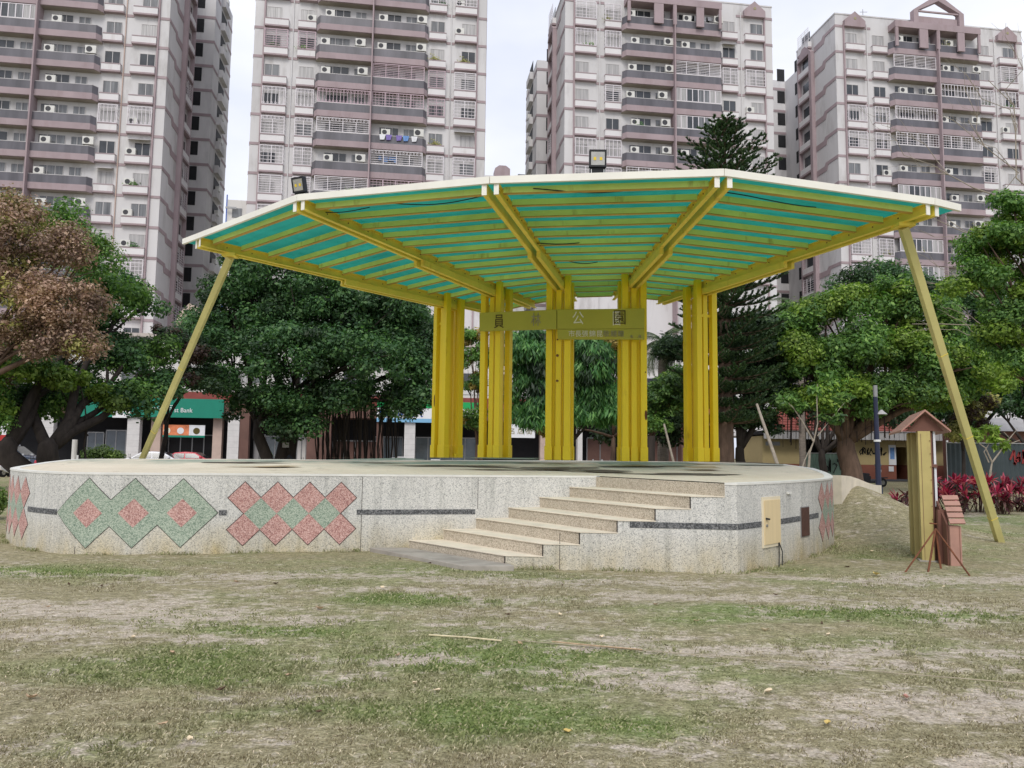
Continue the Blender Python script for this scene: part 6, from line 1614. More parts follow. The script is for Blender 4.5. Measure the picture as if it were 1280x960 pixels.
labs = ['leftmost red shrub, a small spray left of the notice board', 'red shrub right behind the notice board', 'red shrub above the small hut', 'red shrub just left of the slanting prop', 'red shrub directly behind the slanting prop', 'red shrub just right of the slanting prop', 'red shrub second from the right edge', 'red shrub at the right edge of the picture', 'low red shrub in front, between hut and slanting prop', 'low red shrub in front, near the right edge']
for i, (px, Y, h) in enumerate(((1136, 22.5, 0.75), (1160, 23.5, 1.1), (1183, 23.6, 1.15), (1203, 23.8, 1.1), (1222, 23.7, 1.15), (1242, 24.0, 1.15), (1262, 24.0, 1.1), (1281, 24.2, 1.0), (1196, 22.8, 0.8), (1250, 22.9, 0.85))):
    cordyline(labs[i], px, 0, Y, h, 0)
# low planting near the street and the hedge at the far left
def bushes(label, pts, Y, n, m, cat='shrub', name='low_shrub', L=0.13):
    t = thing(name, label, cat, tuple(gnd(pts[0][0], Y))); crown_part([lobe(px, py, Y, rx, rz) for px, py, rx, rz in pts], n, L, L * 0.6, m, t, 'foliage')
    b = MB(); [b.tube([gnd(px, Y), at_y(px, py, Y)], [0.03, 0.01], 5) for px, py, rx, rz in pts]; b.build('stem', 'bark', t)
bushes('low olive bush in front of the shop windows, left of the white pillar', [(112, 568, 12, 8), (128, 565, 14, 9), (145, 570, 12, 7)], 50, 2200, 'leaf_hedge')
bushes('clipped green hedge at the left edge beside the stage', [(-6, 625, 14, 18), (-20, 625, 20, 20)], 17, 4200, 'leaf_hedge', 'hedge', 'hedge', 0.06)
bushes('small lime shrub by the trunk behind the stage, left of the banyan sign', [(333, 570, 7, 8)], 46, 500, 'leaf_lime')
bushes('small lime shrub by the trunk behind the stage, right of the banyan sign', [(351, 572, 7, 6)], 46, 500, 'leaf_lime')

# ------------------------------------------------------------------ vehicles
def car(name, label, loc, rz, body, suv=False, group='cars parked along the street'):
    t = thing(name, label, 'car', loc, rz, group); L = 4.5; W = 1.75; H = 1.66 if suv else 1.44
    if suv: prof = [(-2.2, 0.35), (-2.25, 0.8), (-2.1, 1.0), (-1.9, 1.55), (-1.5, 1.66), (0.3, 1.66), (1.0, 1.12), (2.0, 0.98), (2.22, 0.75), (2.22, 0.35)]
    else: prof = [(-2.2, 0.32), (-2.25, 0.75), (-2.1, 0.95), (-1.6, 1.0), (-0.95, 1.38), (-0.3, 1.44), (0.45, 1.38), (1.15, 0.98), (2.0, 0.85), (2.22, 0.65), (2.22, 0.32)]
    def loft(b, pr, w, tuck):
        n = len(pr); rows = []
        for y, s in ((-w, tuck), (-w * 0.92, 1.0), (w * 0.92, 1.0), (w, tuck)):
            s0 = len(b.v); 
            for x, z in pr:
                zz = z if z < 0.96 else 0.96 + (z - 0.96) * (1.0 if abs(y) < w else 0.0)
                yy = y * (1 - 0.16 * max(0, z - 0.95) / 0.5)
                b.v.append((x * (0.99 if s < 1 else 1), yy, z if s == 1 else 0.35 + (z - 0.35) * 0.97))
            rows.append(s0)
        for r in range(3):
            for i in range(n):
                j = (i + 1) % n; b.f.append((rows[r] + i, rows[r] + j, rows[r + 1] + j, rows[r + 1] + i)); b.m.append(0)
        b.f.append(tuple(rows[0] + i for i in reversed(range(n)))); b.f.append(tuple(rows[3] + i for i in range(n))); b.m += [0, 0]
    b = MB(); loft(b, prof, W / 2, 0.9); bd_ = b.build('body', body, t, local=True, bevel=0.03)
    if suv: gl = [(-1.82, 1.08), (-1.62, 1.52), (0.22, 1.52), (0.85, 1.08)]
    else: gl = [(-1.5, 1.0), (-0.92, 1.32), (0.40, 1.32), (1.0, 1.0)]
    for sg in (-1, 1):
        for (f0, f1) in ((0.02, 0.48), (0.52, 0.98)):
            lo0 = gl[0][0] + (gl[3][0] - gl[0][0]) * f0; lo1 = gl[0][0] + (gl[3][0] - gl[0][0]) * f1; hi0 = gl[1][0] + (gl[2][0] - gl[1][0]) * f0; hi1 = gl[1][0] + (gl[2][0] - gl[1][0]) * f1
            y0 = sg * W / 2 * (1.004 - 0.04); yb = sg * (W / 2 + 0.006); z0, z1 = gl[0][1], gl[1][1]
            yt = sg * (W / 2 * (1 - 0.16 * (z1 - 0.95) / 0.5) + 0.006)
            b = MB(); b.face([(lo0, yb, z0), (lo1, yb, z0), (hi1, yt, z1), (hi0, yt, z1)]); b.face([(lo0, yb - sg * .03, z0), (lo1, yb - sg * .03, z0), (hi1, yt - sg * .03, z1), (hi0, yt - sg * .03, z1)]); b.build('window', 'car_glass', t, local=True)
    ws = [(0.35, 1.645, 0.98, 1.13)] if suv else [(0.47, 1.375, 1.12, 1.0)]
    for x0, z0, x1, z1 in ws:
        b = MB(); b.hexa([(x0, -.68, z0), (x0, .68, z0), (x1, .78, z1), (x1, -.78, z1), (x0 + .02, -.68, z0 + .012), (x0 + .02, .68, z0 + .012), (x1 + .02, .78, z1 + .012), (x1 + .02, -.78, z1 + .012)]); b.build('windscreen', 'car_glass', t, local=True)
    for x in (-1.35, 1.4):
        for sg in (-1, 1):
            w = MB().tube([(x, sg * (W / 2 - 0.2), 0.33), (x, sg * (W / 2 + 0.02), 0.33)], 0.33, 18).build('wheel', 'tyre', t, local=True)
            MB().tube([(x, sg * (W / 2 + 0.021), 0.33), (x, sg * (W / 2 + 0.03), 0.33)], 0.2, 12).build('rim', 'chrome', w, local=True)
    for sg in (-1, 1):
        MB().box(2.16, 2.25, sg * 0.62 - 0.2, sg * 0.62 + 0.2, 0.6, 0.74).build('headlight', 'lens_clear', t, local=True)
        MB().box(-2.27, -2.18, sg * 0.68 - 0.14, sg * 0.68 + 0.14, 0.72, 0.9).build('taillight', 'lens_red', t, local=True)
        MB().box(0.75, 0.9, sg * (W / 2 + 0.02) - 0.08, sg * (W / 2 + 0.02) + 0.08, 1.0, 1.12).build('wing_mirror', body, t, local=True)
    if suv:
        for sg in (-1, 1): MB().box(-1.5, 0.2, sg * 0.62 - 0.02, sg * 0.62 + 0.02, 1.70, 1.74).build('roof_rail', 'chrome', t, local=True)
    return t
def spot(px, Y, z=0.055): q = at_y(px, 600, Y); return (q.x, q.y, z)
car('parked_car', 'dark blue SUV parked at the left edge behind scooters', spot(12, 47, 0.055), TA, 'car_blue', suv=True)
car('parked_car', 'white car whose roof shows behind the foot of the left prop', spot(197, 53, 0.055), TA + 0.05, 'car_white')
car('parked_car', 'red car whose roof shows behind the stage under the orange banner', spot(238, 55, 0.055), TA, 'car_red')
def scooter(label, loc, rz, body, sc=1.0):
    t = thing('scooter', label, 'scooter', loc, rz, 'scooters parked along the street')
    for x, nme in ((-0.6, 'wheel'), (0.62, 'wheel')):
        w = MB().tube([(x, -0.05, 0.25), (x, 0.05, 0.25)], 0.25, 16).build('wheel', 'tyre', t, local=True); MB().tube([(x, -0.056, 0.25), (x, 0.056, 0.25)], 0.13, 12).build('rim', 'chrome', w, local=True)
    b = MB(); pr = [(-0.95, 0.62), (-0.85, 0.40), (-0.35, 0.22), (0.30, 0.22), (0.36, 0.30), (-0.15, 0.34), (-0.12, 0.60), (-0.30, 0.72)]
    n = len(pr); b.v += [(x, -0.14, z) for x, z in pr] + [(x, 0.14, z) for x, z in pr]; b.f += [tuple(range(n)), tuple(reversed(range(n, 2 * n)))] + [(i, i + n, (i + 1) % n + n, (i + 1) % n) for i in range(n)]; b.m += [0] * (n + 2)
    b.build('body', body, t, local=True, bevel=0.03)
    b = MB(); b.hexa([(0.28, -0.19, 0.30), (0.40, -0.17, 0.30), (0.40, 0.17, 0.30), (0.28, 0.19, 0.30), (0.36, -0.15, 0.92), (0.50, -0.10, 0.90), (0.50, 0.10, 0.90), (0.36, 0.15, 0.92)]); b.build('leg_shield', body, t, local=True, bevel=0.03)
    b = MB(); b.hexa([(-0.9, -0.12, 0.70), (-0.15, -0.13, 0.68), (-0.15, 0.13, 0.68), (-0.9, 0.12, 0.70), (-0.88, -0.11, 0.82), (-0.2, -0.12, 0.77), (-0.2, 0.12, 0.77), (-0.88, 0.11, 0.82)]); b.build('seat', 'seat_black', t, local=True, bevel=0.03)
    MB().tube([(0.40, -0.33, 1.03), (0.44, 0, 0.97), (0.40, 0.33, 1.03)], 0.02, 6).build('handlebar', 'seat_black', t, local=True)
    MB().tube([(0.42, 0, 0.95), (0.62, 0, 0.25)], 0.03, 6).build('fork', 'metal_grey', t, local=True)
    MB().box(0.44, 0.52, -0.09, 0.09, 0.84, 0.98).build('headlight', 'lens_clear', t, local=True)
    for sg in (-1, 1):
        m_ = MB().tube([(0.40, sg * 0.24, 1.03), (0.38, sg * 0.30, 1.22)], 0.01, 5).build('mirror_stalk', 'seat_black', t, local=True)
        MB().tube([(0.375, sg * 0.30, 1.24), (0.39, sg * 0.30, 1.24)], 0.055, 10).build('mirror', 'chrome', m_, local=True)
    MB().box(0.36, 0.92, -0.07, 0.07, 0.50, 0.56).build('front_mudguard', body, t, local=True, bevel=0.02)
    return t
for lab, px, Y, rz, m in (('red scooter nearest the left edge, in front of the dark SUV', 4, 43, 1.2, 'car_red'), ('white scooter at the left edge, in front of the dark SUV', 14, 43, 1.4, 'car_white'), ('dark scooter second from the black trunk at the left', 24, 43.5, 1.3, 'car_blue'),
                          ('white scooter right against the black trunk at the left', 47, 43, 1.0, 'car_white'), ('maroon scooter beside the black trunk, left of the white one', 38, 44, 1.4, 'car_red'), ('black scooter in front of the white tiled pillar', 152, 50, 0.6, 'seat_black'),
                          ('white scooter parked by the poster panels behind the stage', 331, 50, 0.8, 'car_white'), ('red and white scooter in the gap between the fourth and fifth column clusters', 832, 42, 0.9, 'car_red'),
                          ('second red scooter in the gap between the fourth and fifth column clusters', 845, 43, 0.9, 'car_red'), ('white scooter behind the stage, right of the middle columns, nearest to them', 745, 50, 1.2, 'car_white'), ('white scooter behind the stage just left of the fourth column cluster', 765, 50, 1.0, 'car_white'),
                          ('leftmost of three scooters at the white rail right of the fifth column cluster', 924, 44, 1.3, 'car_white'), ('middle one of three scooters at the white rail', 936, 44, 1.3, 'seat_black'), ('rightmost of three scooters at the white rail', 948, 44, 1.3, 'car_white')):
    scooter(lab, spot(px, Y, 0.0 if Y < 49 else 0.055), rz, m)
t = thing('white_rail', 'low white tube rail in front of three scooters, right of the fifth column cluster', 'railing', tuple(gnd(932, 42.5)))
a, c_ = gnd(919, 42.5), gnd(952, 42.5)
for z in (0.75, 0.45): MB().tube([a + Vector((0, 0, z)), c_ + Vector((0, 0, z))], 0.03, 6).build('rail', 'white_paint', t)
for f_ in (0, 0.5, 1): q = a.lerp(c_, f_); MB().tube([q, q + Vector((0, 0, 0.75))], 0.035, 6).build('post', 'white_paint', t)
# helmeted rider behind the stage
def rider():
    sc_ = scooter('dark scooter under the helmeted rider behind the stage', spot(368, 42, 0.0), 0.4, 'seat_black')
    loc = spot(367, 42, 0.0); t = thing('person', 'person in dark clothes and black helmet riding a scooter behind the stage', 'person', loc, 0.4)
    V_ = [(-0.38, 0, 0.86), (-0.36, 0, 1.10), (-0.30, 0, 1.36), (-0.28, 0, 1.46), (-0.26, 0, 1.60),
          (-0.30, 0.19, 1.36), (-0.14, 0.27, 1.16), (0.16, 0.27, 1.06), (0.34, 0.27, 1.06), (-0.30, -0.19, 1.36), (-0.14, -0.27, 1.16), (0.16, -0.27, 1.06), (0.34, -0.27, 1.06),
          (-0.34, 0.12, 0.86), (0.04, 0.17, 0.80), (0.08, 0.15, 0.42), (0.24, 0.15, 0.37), (-0.34, -0.12, 0.86), (0.04, -0.17, 0.80), (0.08, -0.15, 0.42), (0.24, -0.15, 0.37)]
    E_ = [(0, 1), (1, 2), (2, 3), (3, 4), (2, 5), (5, 6), (6, 7), (7, 8), (2, 9), (9, 10), (10, 11), (11, 12), (0, 13), (13, 14), (14, 15), (15, 16), (0, 17), (17, 18), (18, 19), (19, 20)]
    rad = [0.16, 0.15, 0.15, 0.07, 0.10, 0.075, 0.055, 0.042, 0.035, 0.075, 0.055, 0.042, 0.035, 0.10, 0.085, 0.06, 0.045, 0.10, 0.085, 0.06, 0.045]
    me = bpy.data.meshes.new('body'); me.from_pydata(V_, E_, []); me.materials.append(MATS['cloth_dark']); o = put('body', me, t)
    sk = o.modifiers.new('skin', 'SKIN')
    for i, r_ in enumerate(rad): me.skin_vertices[0].data[i].radius = (r_, r_)
    me.skin_vertices[0].data[0].use_root = True
    ss = o.modifiers.new('sub', 'SUBSURF'); ss.levels = 1; ss.render_levels = 1
    def ball(c, r, name, m, sc=(1, 1, 1)):
        b = MB(); n = 12
        for i in range(1, 7): pass
        pts = [(c[0], c[1], c[2] - r * sc[2] + 2 * r * sc[2] * i / 8) for i in range(9)]; rr = [max(0.012, r * math.sin(math.pi * (i / 8))) for i in range(9)]
        pts = [(c[0], c[1], c[2] - r * sc[2] * math.cos(math.pi * i / 8)) for i in range(9)]; b.tube(pts, rr, n); return b.build(name, m, t, local=True, smooth=True)
    ball((-0.255, 0, 1.60), 0.092, 'face', 'skin', (1, 1, 1.25)); ball((-0.27, 0, 1.655), 0.135, 'helmet', 'seat_black')
rider()
# utility things near the street
t = thing('electric_cabinet', 'pale grey utility cabinet with two upright pipes beside the black trunk', 'cabinet', tuple(gnd(81, 42)))
a = gnd(76, 42); MB().box(a.x, a.x + 0.5, a.y, a.y + 0.4, 0, 0.85).build('cabinet_box', 'pillar_tile', t, bevel=0.02); MB().box(a.x + 0.03, a.x + 0.47, a.y - 0.02, a.y - 0.002, 0.1, 0.8).build('door', 'ac_white', t)
MB().tube([(a.x + 0.35, a.y + 0.5, 0), (a.x + 0.35, a.y + 0.5, 2.1)], 0.14, 10).build('pipe', 'pillar_tile', t); MB().tube([(a.x + 0.66, a.y + 0.3, 0), (a.x + 0.66, a.y + 0.3, 1.25)], 0.05, 8).build('pipe', 'white_paint', t)
b = MB(); a = at_y(357, 556, 40.5); b.box(a.x - 0.17, a.x + 0.17, a.y, a.y + 0.02, a.z - 0.14, a.z + 0.12); b.solo('trunk_sign', 'eave_white', 'small blank grey board fixed to a trunk under the banyan', 'sign')

# ------------------------------------------------------------------ right side: lamp post, notice board, hut, tripod
q = gnd(1098, 30); t = thing('lamp_post', 'dark blue lamp post with a small white shade, right of the stage', 'lamp post', tuple(q))
H_ = 4.45
MB().tube([q, q + Vector((0, 0, 0.5))], 0.15, 12).build('base', 'lamp_blue', t); MB().tube([q + Vector((0, 0, 0.5)), q + Vector((0, 0, 1.6)), q + Vector((-0.02, 0, H_ - 0.45))], [0.11, 0.095, 0.08], 12).build('pole', 'lamp_blue', t)
MB().tube([q + Vector((-0.02, 0, H_ - 0.45)), q + Vector((-0.02, 0, H_))], 0.085, 10).build('tip', 'metal_grey', t)
MB().tube([q + Vector((0, 0, 3.3)), q + Vector((0.30, 0, 3.44))], 0.02, 6).build('arm', 'lamp_blue', t)
MB().tube([q + Vector((0.20, 0, 3.32)), q + Vector((0.20, 0, 3.43)), q + Vector((0.20, 0, 3.50))], [0.22, 0.10, 0.03], 14).build('lamp_shade', 'eave_white', t)
MB().tube([q + Vector((0, 0, 2.25)), q + Vector((0, 0, 2.33))], 0.13, 10).build('clamp', 'white_paint', t)
scooter('black scooter with covered front, parked beyond the lamp post', spot(1090, 44, 0.0), 0.1, 'seat_black')

kd = Vector((0.355, 0.935, 0)).normalized(); ks = Vector((kd.y, -kd.x, 0))          # the board runs away from the camera
kb = at_z(1162, 703, 0.0); kt = thing('notice_board', 'yellow notice board seen edge on, with a brown gable roof', 'notice board', tuple(kb))
def kbox(a0, a1, s0, s1, z0, z1, name, m, par=None, bev=0.006):
    b = MB(); P = [kb + kd * a + ks * s for a, s in ((a0, s0), (a0, s1), (a1, s1), (a1, s0))]
    b.prism([(p.x, p.y) for p in P], z0, z1); return b.build(name, m, par or kt, bevel=bev)
kbox(0.0, 0.20, -0.10, 0.075, -0.05, 2.0, 'post', 'kiosk_yellow'); kbox(0.03, 0.17, 0.076, 0.10, -0.02, 1.98, 'post_edge', 'kiosk_dark')
kbox(0.55, 0.60, -0.13, 0.02, 0.0, 2.0, 'back_panel', 'kiosk_yellow'); kbox(0.20, 0.55, -0.05, -0.02, 0.0, 2.0, 'web_panel', 'kiosk_dark')
kbox(0.95, 1.0, -0.13, 0.02, 0.0, 2.0, 'back_panel', 'kiosk_yellow'); kbox(0.60, 0.95, -0.06, -0.03, 0.0, 2.0, 'web_panel', 'kiosk_dark'); kbox(1.25, 1.42, -0.10, 0.075, -0.05, 2.0, 'post', 'kiosk_yellow')
bdp = kbox(0.05, 1.42, 0.115, 0.15, 0.84, 2.02, 'board', 'board_white')
kbox(0.02, 0.06, 0.02, 0.16, 1.44, 1.49, 'bracket', 'kiosk_dark')
for zz in [0.25 + 0.2 * i for i in range(9)]:
    q_ = kb + ks * 0.062 - kd * 0.006; MB().tube([(q_.x, q_.y, zz), (q_.x - kd.x * 0.008, q_.y - kd.y * 0.008, zz)], 0.007, 6).build('rivet', 'rust', kt)
kbox(-0.004, 0.0, -0.062, -0.056, 0.0, 1.96, 'seam', 'kiosk_dark', bev=0)
kbox(-0.03, 0.24, -0.14, 0.115, -0.05, 0.03, 'footing', 'kerb_stone', bev=0.01)
for sg in (-1, 1):
    b = MB(); e_ = 0.34
    a_, c_ = -0.12, 1.75; z_e, z_r = 1.98, 2.30
    P = [kb + kd * a_ + ks * 0, kb + kd * c_, kb + kd * c_ + ks * sg * e_, kb + kd * a_ + ks * sg * e_]
    lo = [Vector((P[0].x, P[0].y, z_r)), Vector((P[1].x, P[1].y, z_r)), Vector((P[2].x, P[2].y, z_e)), Vector((P[3].x, P[3].y, z_e))]
    hi = [p + Vector((0, 0, 0.03)) for p in lo]
    if sg > 0: b.hexa([lo[3], lo[2], lo[1], lo[0], hi[3], hi[2], hi[1], hi[0]])
    else: b.hexa([lo[0], lo[1], lo[2], lo[3], hi[0], hi[1], hi[2], hi[3]])
    b.build('roof', 'kiosk_roof', kt)
b = MB(); p0, p1_, p2_ = kb + kd * 0.0 - ks * 0.26, kb + kd * 0.0 + ks * 0.26, kb + kd * 0.0
b.v += [(p0.x, p0.y, 2.0), (p1_.x, p1_.y, 2.0), (p2_.x, p2_.y, 2.26)] + [(p0.x + kd.x * .05, p0.y + kd.y * .05, 2.0), (p1_.x + kd.x * .05, p1_.y + kd.y * .05, 2.0), (p2_.x + kd.x * .05, p2_.y + kd.y * .05, 2.26)]
b.f += [(0, 1, 2), (5, 4, 3), (0, 3, 4, 1), (1, 4, 5, 2), (2, 5, 3, 0)]; b.m += [0] * 5; b.build('gable_board', 'kiosk_dark', kt)
# small wooden hut beside it, five boards on its sloping roof
hb = at_z(1196, 708.5, 0.0); ht = thing('wooden_hut', 'small reddish brown wooden box with a steep boarded roof beside the notice board', 'wooden box', tuple(hb))
tl, tr = at_y(1176.5, 619.5, hb.y + 0.42), at_y(1196.5, 619.5, hb.y + 0.42); bl, br = at_y(1187.5, 656.5, hb.y - 0.06), at_y(1207, 656.5, hb.y - 0.06)
for i in range(5):
    f0, f1 = i / 5, (i + 1) / 5 - 0.03; L_ = [tl.lerp(bl, f0), tr.lerp(br, f0), tr.lerp(br, f1), tl.lerp(bl, f1)]
    nrm = (br - bl).cross(tl - bl).normalized() * 0.022; nrm2 = nrm * 0.4
    b = MB(); b.hexa([L_[3], L_[2], L_[1], L_[0], L_[3] + nrm, L_[2] + nrm, L_[1] + nrm2, L_[0] + nrm2]); b.build('roof_board', 'hut_wood', ht)
x0, x1, zt_ = bl.x + 0.01, br.x - 0.06, bl.z
MB().box(x0 + 0.02, x1, hb.y, hb.y + 0.04, 0.0, zt_ - 0.01).build('front_board', 'hut_wood', ht, bevel=0.004)
b = MB(); b.hexa([(x0 - 0.0, hb.y + 0.05, 0), (x0 + 0.03, hb.y + 0.05, 0), (x0 + 0.13, hb.y + 0.55, 0), (x0 + 0.10, hb.y + 0.55, 0), (x0, hb.y + 0.05, zt_), (x0 + 0.03, hb.y + 0.05, zt_), (x0 + 0.03 + .10, hb.y + 0.55, tl.z), (x0 + .10, hb.y + 0.55, tl.z)]); b.build('side_board', 'kiosk_dark', ht)
xa_, xb_ = at_y(1172, 690, hb.y + 0.3).x, at_y(1185, 690, hb.y + 0.3).x
MB().box(xa_, xb_, hb.y + 0.25, hb.y + 0.30, 0, zt_ + 0.2).build('side_board', 'kiosk_dark', ht)
MB().box(x0 + 0.05, x1, hb.y + 0.5, hb.y + 0.54, 0, 0.95).build('back_board', 'kiosk_dark', ht)
MB().box(x1 + 0.001, x1 + 0.022, hb.y - 0.01, hb.y + 0.5, 0, zt_ - 0.02).build('corner_strip', 'hut_wood', ht)
# rusty rods
ap = at_y(1169.5, 661, 11.3); tt = thing('rusty_tripod', 'rusty iron rods leaning together in front of the notice board', 'metal stand', (ap.x, ap.y, 0))
for px, py, r in ((1129, 716, 0.012), (1159.5, 716, 0.014), (1176.5, 712, 0.014), (1215, 721, 0.012)):
    MB().tube([ap, at_z(px, py, 0.0) - Vector((0, 0, 0.03))], r, 6).build('rod', 'rust', tt)
MB().tube([at_y(1162, 654, 11.3), at_y(1171, 655, 11.3)], 0.01, 5).build('cross_pin', 'rust', tt)

# ------------------------------------------------------------------ park toilet building and fences
BY = 60.0
bt = thing('toilet_block', 'yellow and brick red park building with a red tiled roof under the trees', 'building', (27, BY, 0))
def X_(px, Y=BY): return (px - 640) / FPX * Y
def wall(x0, x1, y0, y1, name='wall'):
    MB().box(x0, x1, y0, y1, 1.15, 3.3).build(name, 'wall_yellow', bt); MB().box(x0 - 0.01, x1 + 0.01, y0 - 0.012, y1, 0, 1.148).build('plinth', 'wall_brick', bt)
wall(X_(953), X_(1002), BY, BY + 6); wall(X_(1066), X_(1119), BY, BY + 6); wall(X_(1136), X_(1183), BY, BY + 6)
MB().box(X_(1119), X_(1136), BY + 2.0, BY + 2.2, 0, 3.3).build('doorway', 'interior_dark', bt); MB().box(X_(1119.5), X_(1135.5), BY, BY + 1.9, 2.55, 3.3).build('lintel', 'wall_yellow', bt)
MB().box(X_(957), X_(975), BY - 0.03, BY + 0.02, 2.55, 2.85).build('vent', 'metal_grey', bt)
MB().box(X_(1002), X_(1066), BY + 4, BY + 4.3, 0, 3.3).build('wall', 'interior_dark', bt)
ex0, ex1 = X_(950), X_(1184)
n_ = 38
for i in range(n_):
    a = ex0 + (ex1 - ex0) * i / n_; c_ = ex0 + (ex1 - ex0) * (i + 1) / n_ - 0.03
    MB().box(a, c_, BY - 1.0, BY - 0.94, 3.05, 3.68).build('eave_slat', 'eave_white', bt)
nr = 8
for i in range(nr):
    z0, z1 = 3.7 + i * 0.22, 3.92 + i * 0.22; y0 = BY - 1.1 + i * 0.42
    MB().hexa([(ex0, y0, z0), (ex1, y0, z0), (ex1, y0 + 0.5, z0 + 0.20), (ex0, y0 + 0.5, z0 + 0.20), (ex0, y0, z0 + 0.08), (ex1, y0, z0 + 0.08), (ex1, y0 + 0.5, z0 + 0.26), (ex0, y0 + 0.5, z0 + 0.26)]).build('tile_course', 'roof_red', bt)
MB().box(ex0, ex1, BY - 0.9, BY + 6, 3.4, 3.69).build('ceiling', 'interior_dark', bt)
MB().box(X_(1110), X_(1119), BY - 0.06, BY - 0.002, 1.15, 2.7).build('notice', 'sign_white', bt); MB().box(X_(1111.5), X_(1117), BY - 0.07, BY - 0.061, 1.6, 2.5).build('printed_strip', 'cloth_blue', bt); MB().box(X_(1109.5), X_(1115.5), BY - 0.06, BY - 0.014, 0.65, 1.05).build('notice', 'sign_white', bt)
MB().box(X_(1174), X_(1182), BY - 0.05, BY - 0.002, 3.3, 3.9).build('sign_panel', 'banner_orange', bt)
# graffiti strokes: a painted scrawl
def scrawl(x0, x1, y, zc, h, m, parent, seed, r=0.035, n=9):
    rr = random.Random(seed); b = MB()
    for i in range(n):
        cx_ = x0 + (x1 - x0) * (i + 0.5) / n; w = (x1 - x0) / n * 0.8; pts = []
        for j in range(6): pts.append((cx_ + rr.uniform(-1, 1) * w * 0.8, y, zc + rr.uniform(-1, 1) * h / 2))
        for j in range(5): b.beam(pts[j], pts[j + 1], 0.012, r * 2, up=(0, 0.0, 1) if abs(pts[j + 1][2] - pts[j][2]) < abs(pts[j + 1][0] - pts[j][0]) else (1, 0, 0))
    return b.build('graffiti', m, parent)
scrawl(X_(1074), X_(1107), BY - 0.016, 2.2, 0.7, 'graffiti_black', bt, 4)
def fence(x0, x1, Y, h, m, label, gr=None):
    t = thing('corrugated_fence', label, 'fence', ((x0 + x1) / 2, Y, 0)); w = 0.25; n = int((x1 - x0) / w); k = 0
    while k < n:
        b = MB(); kk = min(4, n - k)
        for j in range(kk):
            a = x0 + (k + j) * w; b.hexa([(a, Y, 0.05), (a + w * 0.5, Y - 0.05, 0.05), (a + w * 0.5, Y - 0.04, 0.05), (a, Y + 0.01, 0.05), (a, Y, h), (a + w * 0.5, Y - 0.05, h), (a + w * 0.5, Y - 0.04, h), (a, Y + 0.01, h)])
            b.hexa([(a + w * .5, Y - .05, 0.05), (a + w, Y, 0.05), (a + w, Y + 0.01, 0.05), (a + w * 0.5, Y - 0.04, 0.05), (a + w * .5, Y - .05, h), (a + w, Y, h), (a + w, Y + 0.01, h), (a + w * 0.5, Y - 0.04, h)])
        b.build('fence_sheet', m, t); k += 4
    MB().box(x0, x1, Y - 0.07, Y + 0.05, h, h + 0.05).build('top_rail', 'metal_grey', t)
    if gr: scrawl(gr[0], gr[1], Y - 0.075, gr[2], gr[3], gr[4], t, gr[5], r=gr[6], n=gr[7])
    return t
fence(X_(1001, 50), X_(1066, 50), 50, 1.9, 'corrugated', 'green corrugated fence with black graffiti behind the right end of the stage', (X_(1030, 50), X_(1060, 50), 1.1, 1.0, 'graffiti_black', 8, 0.03, 6))
fence(X_(1183, 40), X_(1310, 40), 40, 2.45, 'corrugated_dark', 'dark green corrugated fence with red graffiti behind the red shrubs', (X_(1259, 40), X_(1300, 40), 1.75, 0.75, 'graffiti_red', 15, 0.05, 6))
t = thing('shed', 'pale roofed shed beyond the dark fence at the right edge', 'building', (X_(1275, 52), 54, 0))
MB().box(X_(1240, 52), X_(1320, 52), 53, 58, 0, 3.6).build('wall', 'kiosk_dark', t); b = MB(); b.hexa([(X_(1245, 52), 52.4, 3.6), (X_(1325, 52), 52.4, 3.6), (X_(1325, 52), 58, 3.6), (X_(1245, 52), 58, 3.6), (X_(1262, 52), 54.4, 4.6), (X_(1325, 52), 54.4, 4.6), (X_(1325, 52), 56, 4.6), (X_(1262, 52), 56, 4.6)]); b.build('roof', 'eave_white', t)
t = thing('street_pole', 'slim white pole by the right corner of the park building', 'pole', (X_(1183.5, 44), 44, 0)); MB().tube([(X_(1183.5, 44), 44, 0), (X_(1183.5, 44), 44, 2.7)], 0.06, 8).build('shaft', 'white_paint', t)
# paths
def strip(name, m, P, dz):
    b = MB(); L = []
    for x, y in P: q = at_z(x, y, 0.0); L.append((q.x, q.y))
    b.prism(L, -0.05, lambda x, y: ground_h(x, y) + dz); return tag(b.build(name, m), kind='structure')
strip('path', 'path_pink', [(1120, 637), (1160, 650), (1180, 640), (1137, 627)], 0.035)
strip('path', 'paving', [(1262, 606), (1330, 612), (1330, 596), (1262, 594)], 0.02)

# ------------------------------------------------------------------ small things on the lawn
def leaf_mesh(kind):
    rr = random.Random(kind); b = MB(); n = 5; rows = []
    for i in range(n + 1):
        s = i / n; w = 0.034 * math.sin(math.pi * min(0.98, s * 0.9 + 0.06)) + 0.002; x = (s - 0.5) * 0.13; z = 0.012 + 0.035 * (2 * s - 1) ** 2 * rr.uniform(0.4, 1.2)
        rows.append([(x, -w, z + w * rr.uniform(0.3, 1.0)), (x, 0, z), (x, w, z + w * rr.uniform(0.3, 1.0))])
    for i in range(n):
        for j in range(2): b.face([rows[i][j], rows[i + 1][j], rows[i + 1][j + 1], rows[i][j + 1]])
    b.tube([rows[0][1], (rows[0][1][0] - 0.03, 0.004, 0.01)], 0.002, 4)
    return b
LM = {}
WORDS = {'dry_leaf': 'tan', 'dry_leaf_dark': 'dark brown', 'dry_leaf_pale': 'pale straw'}
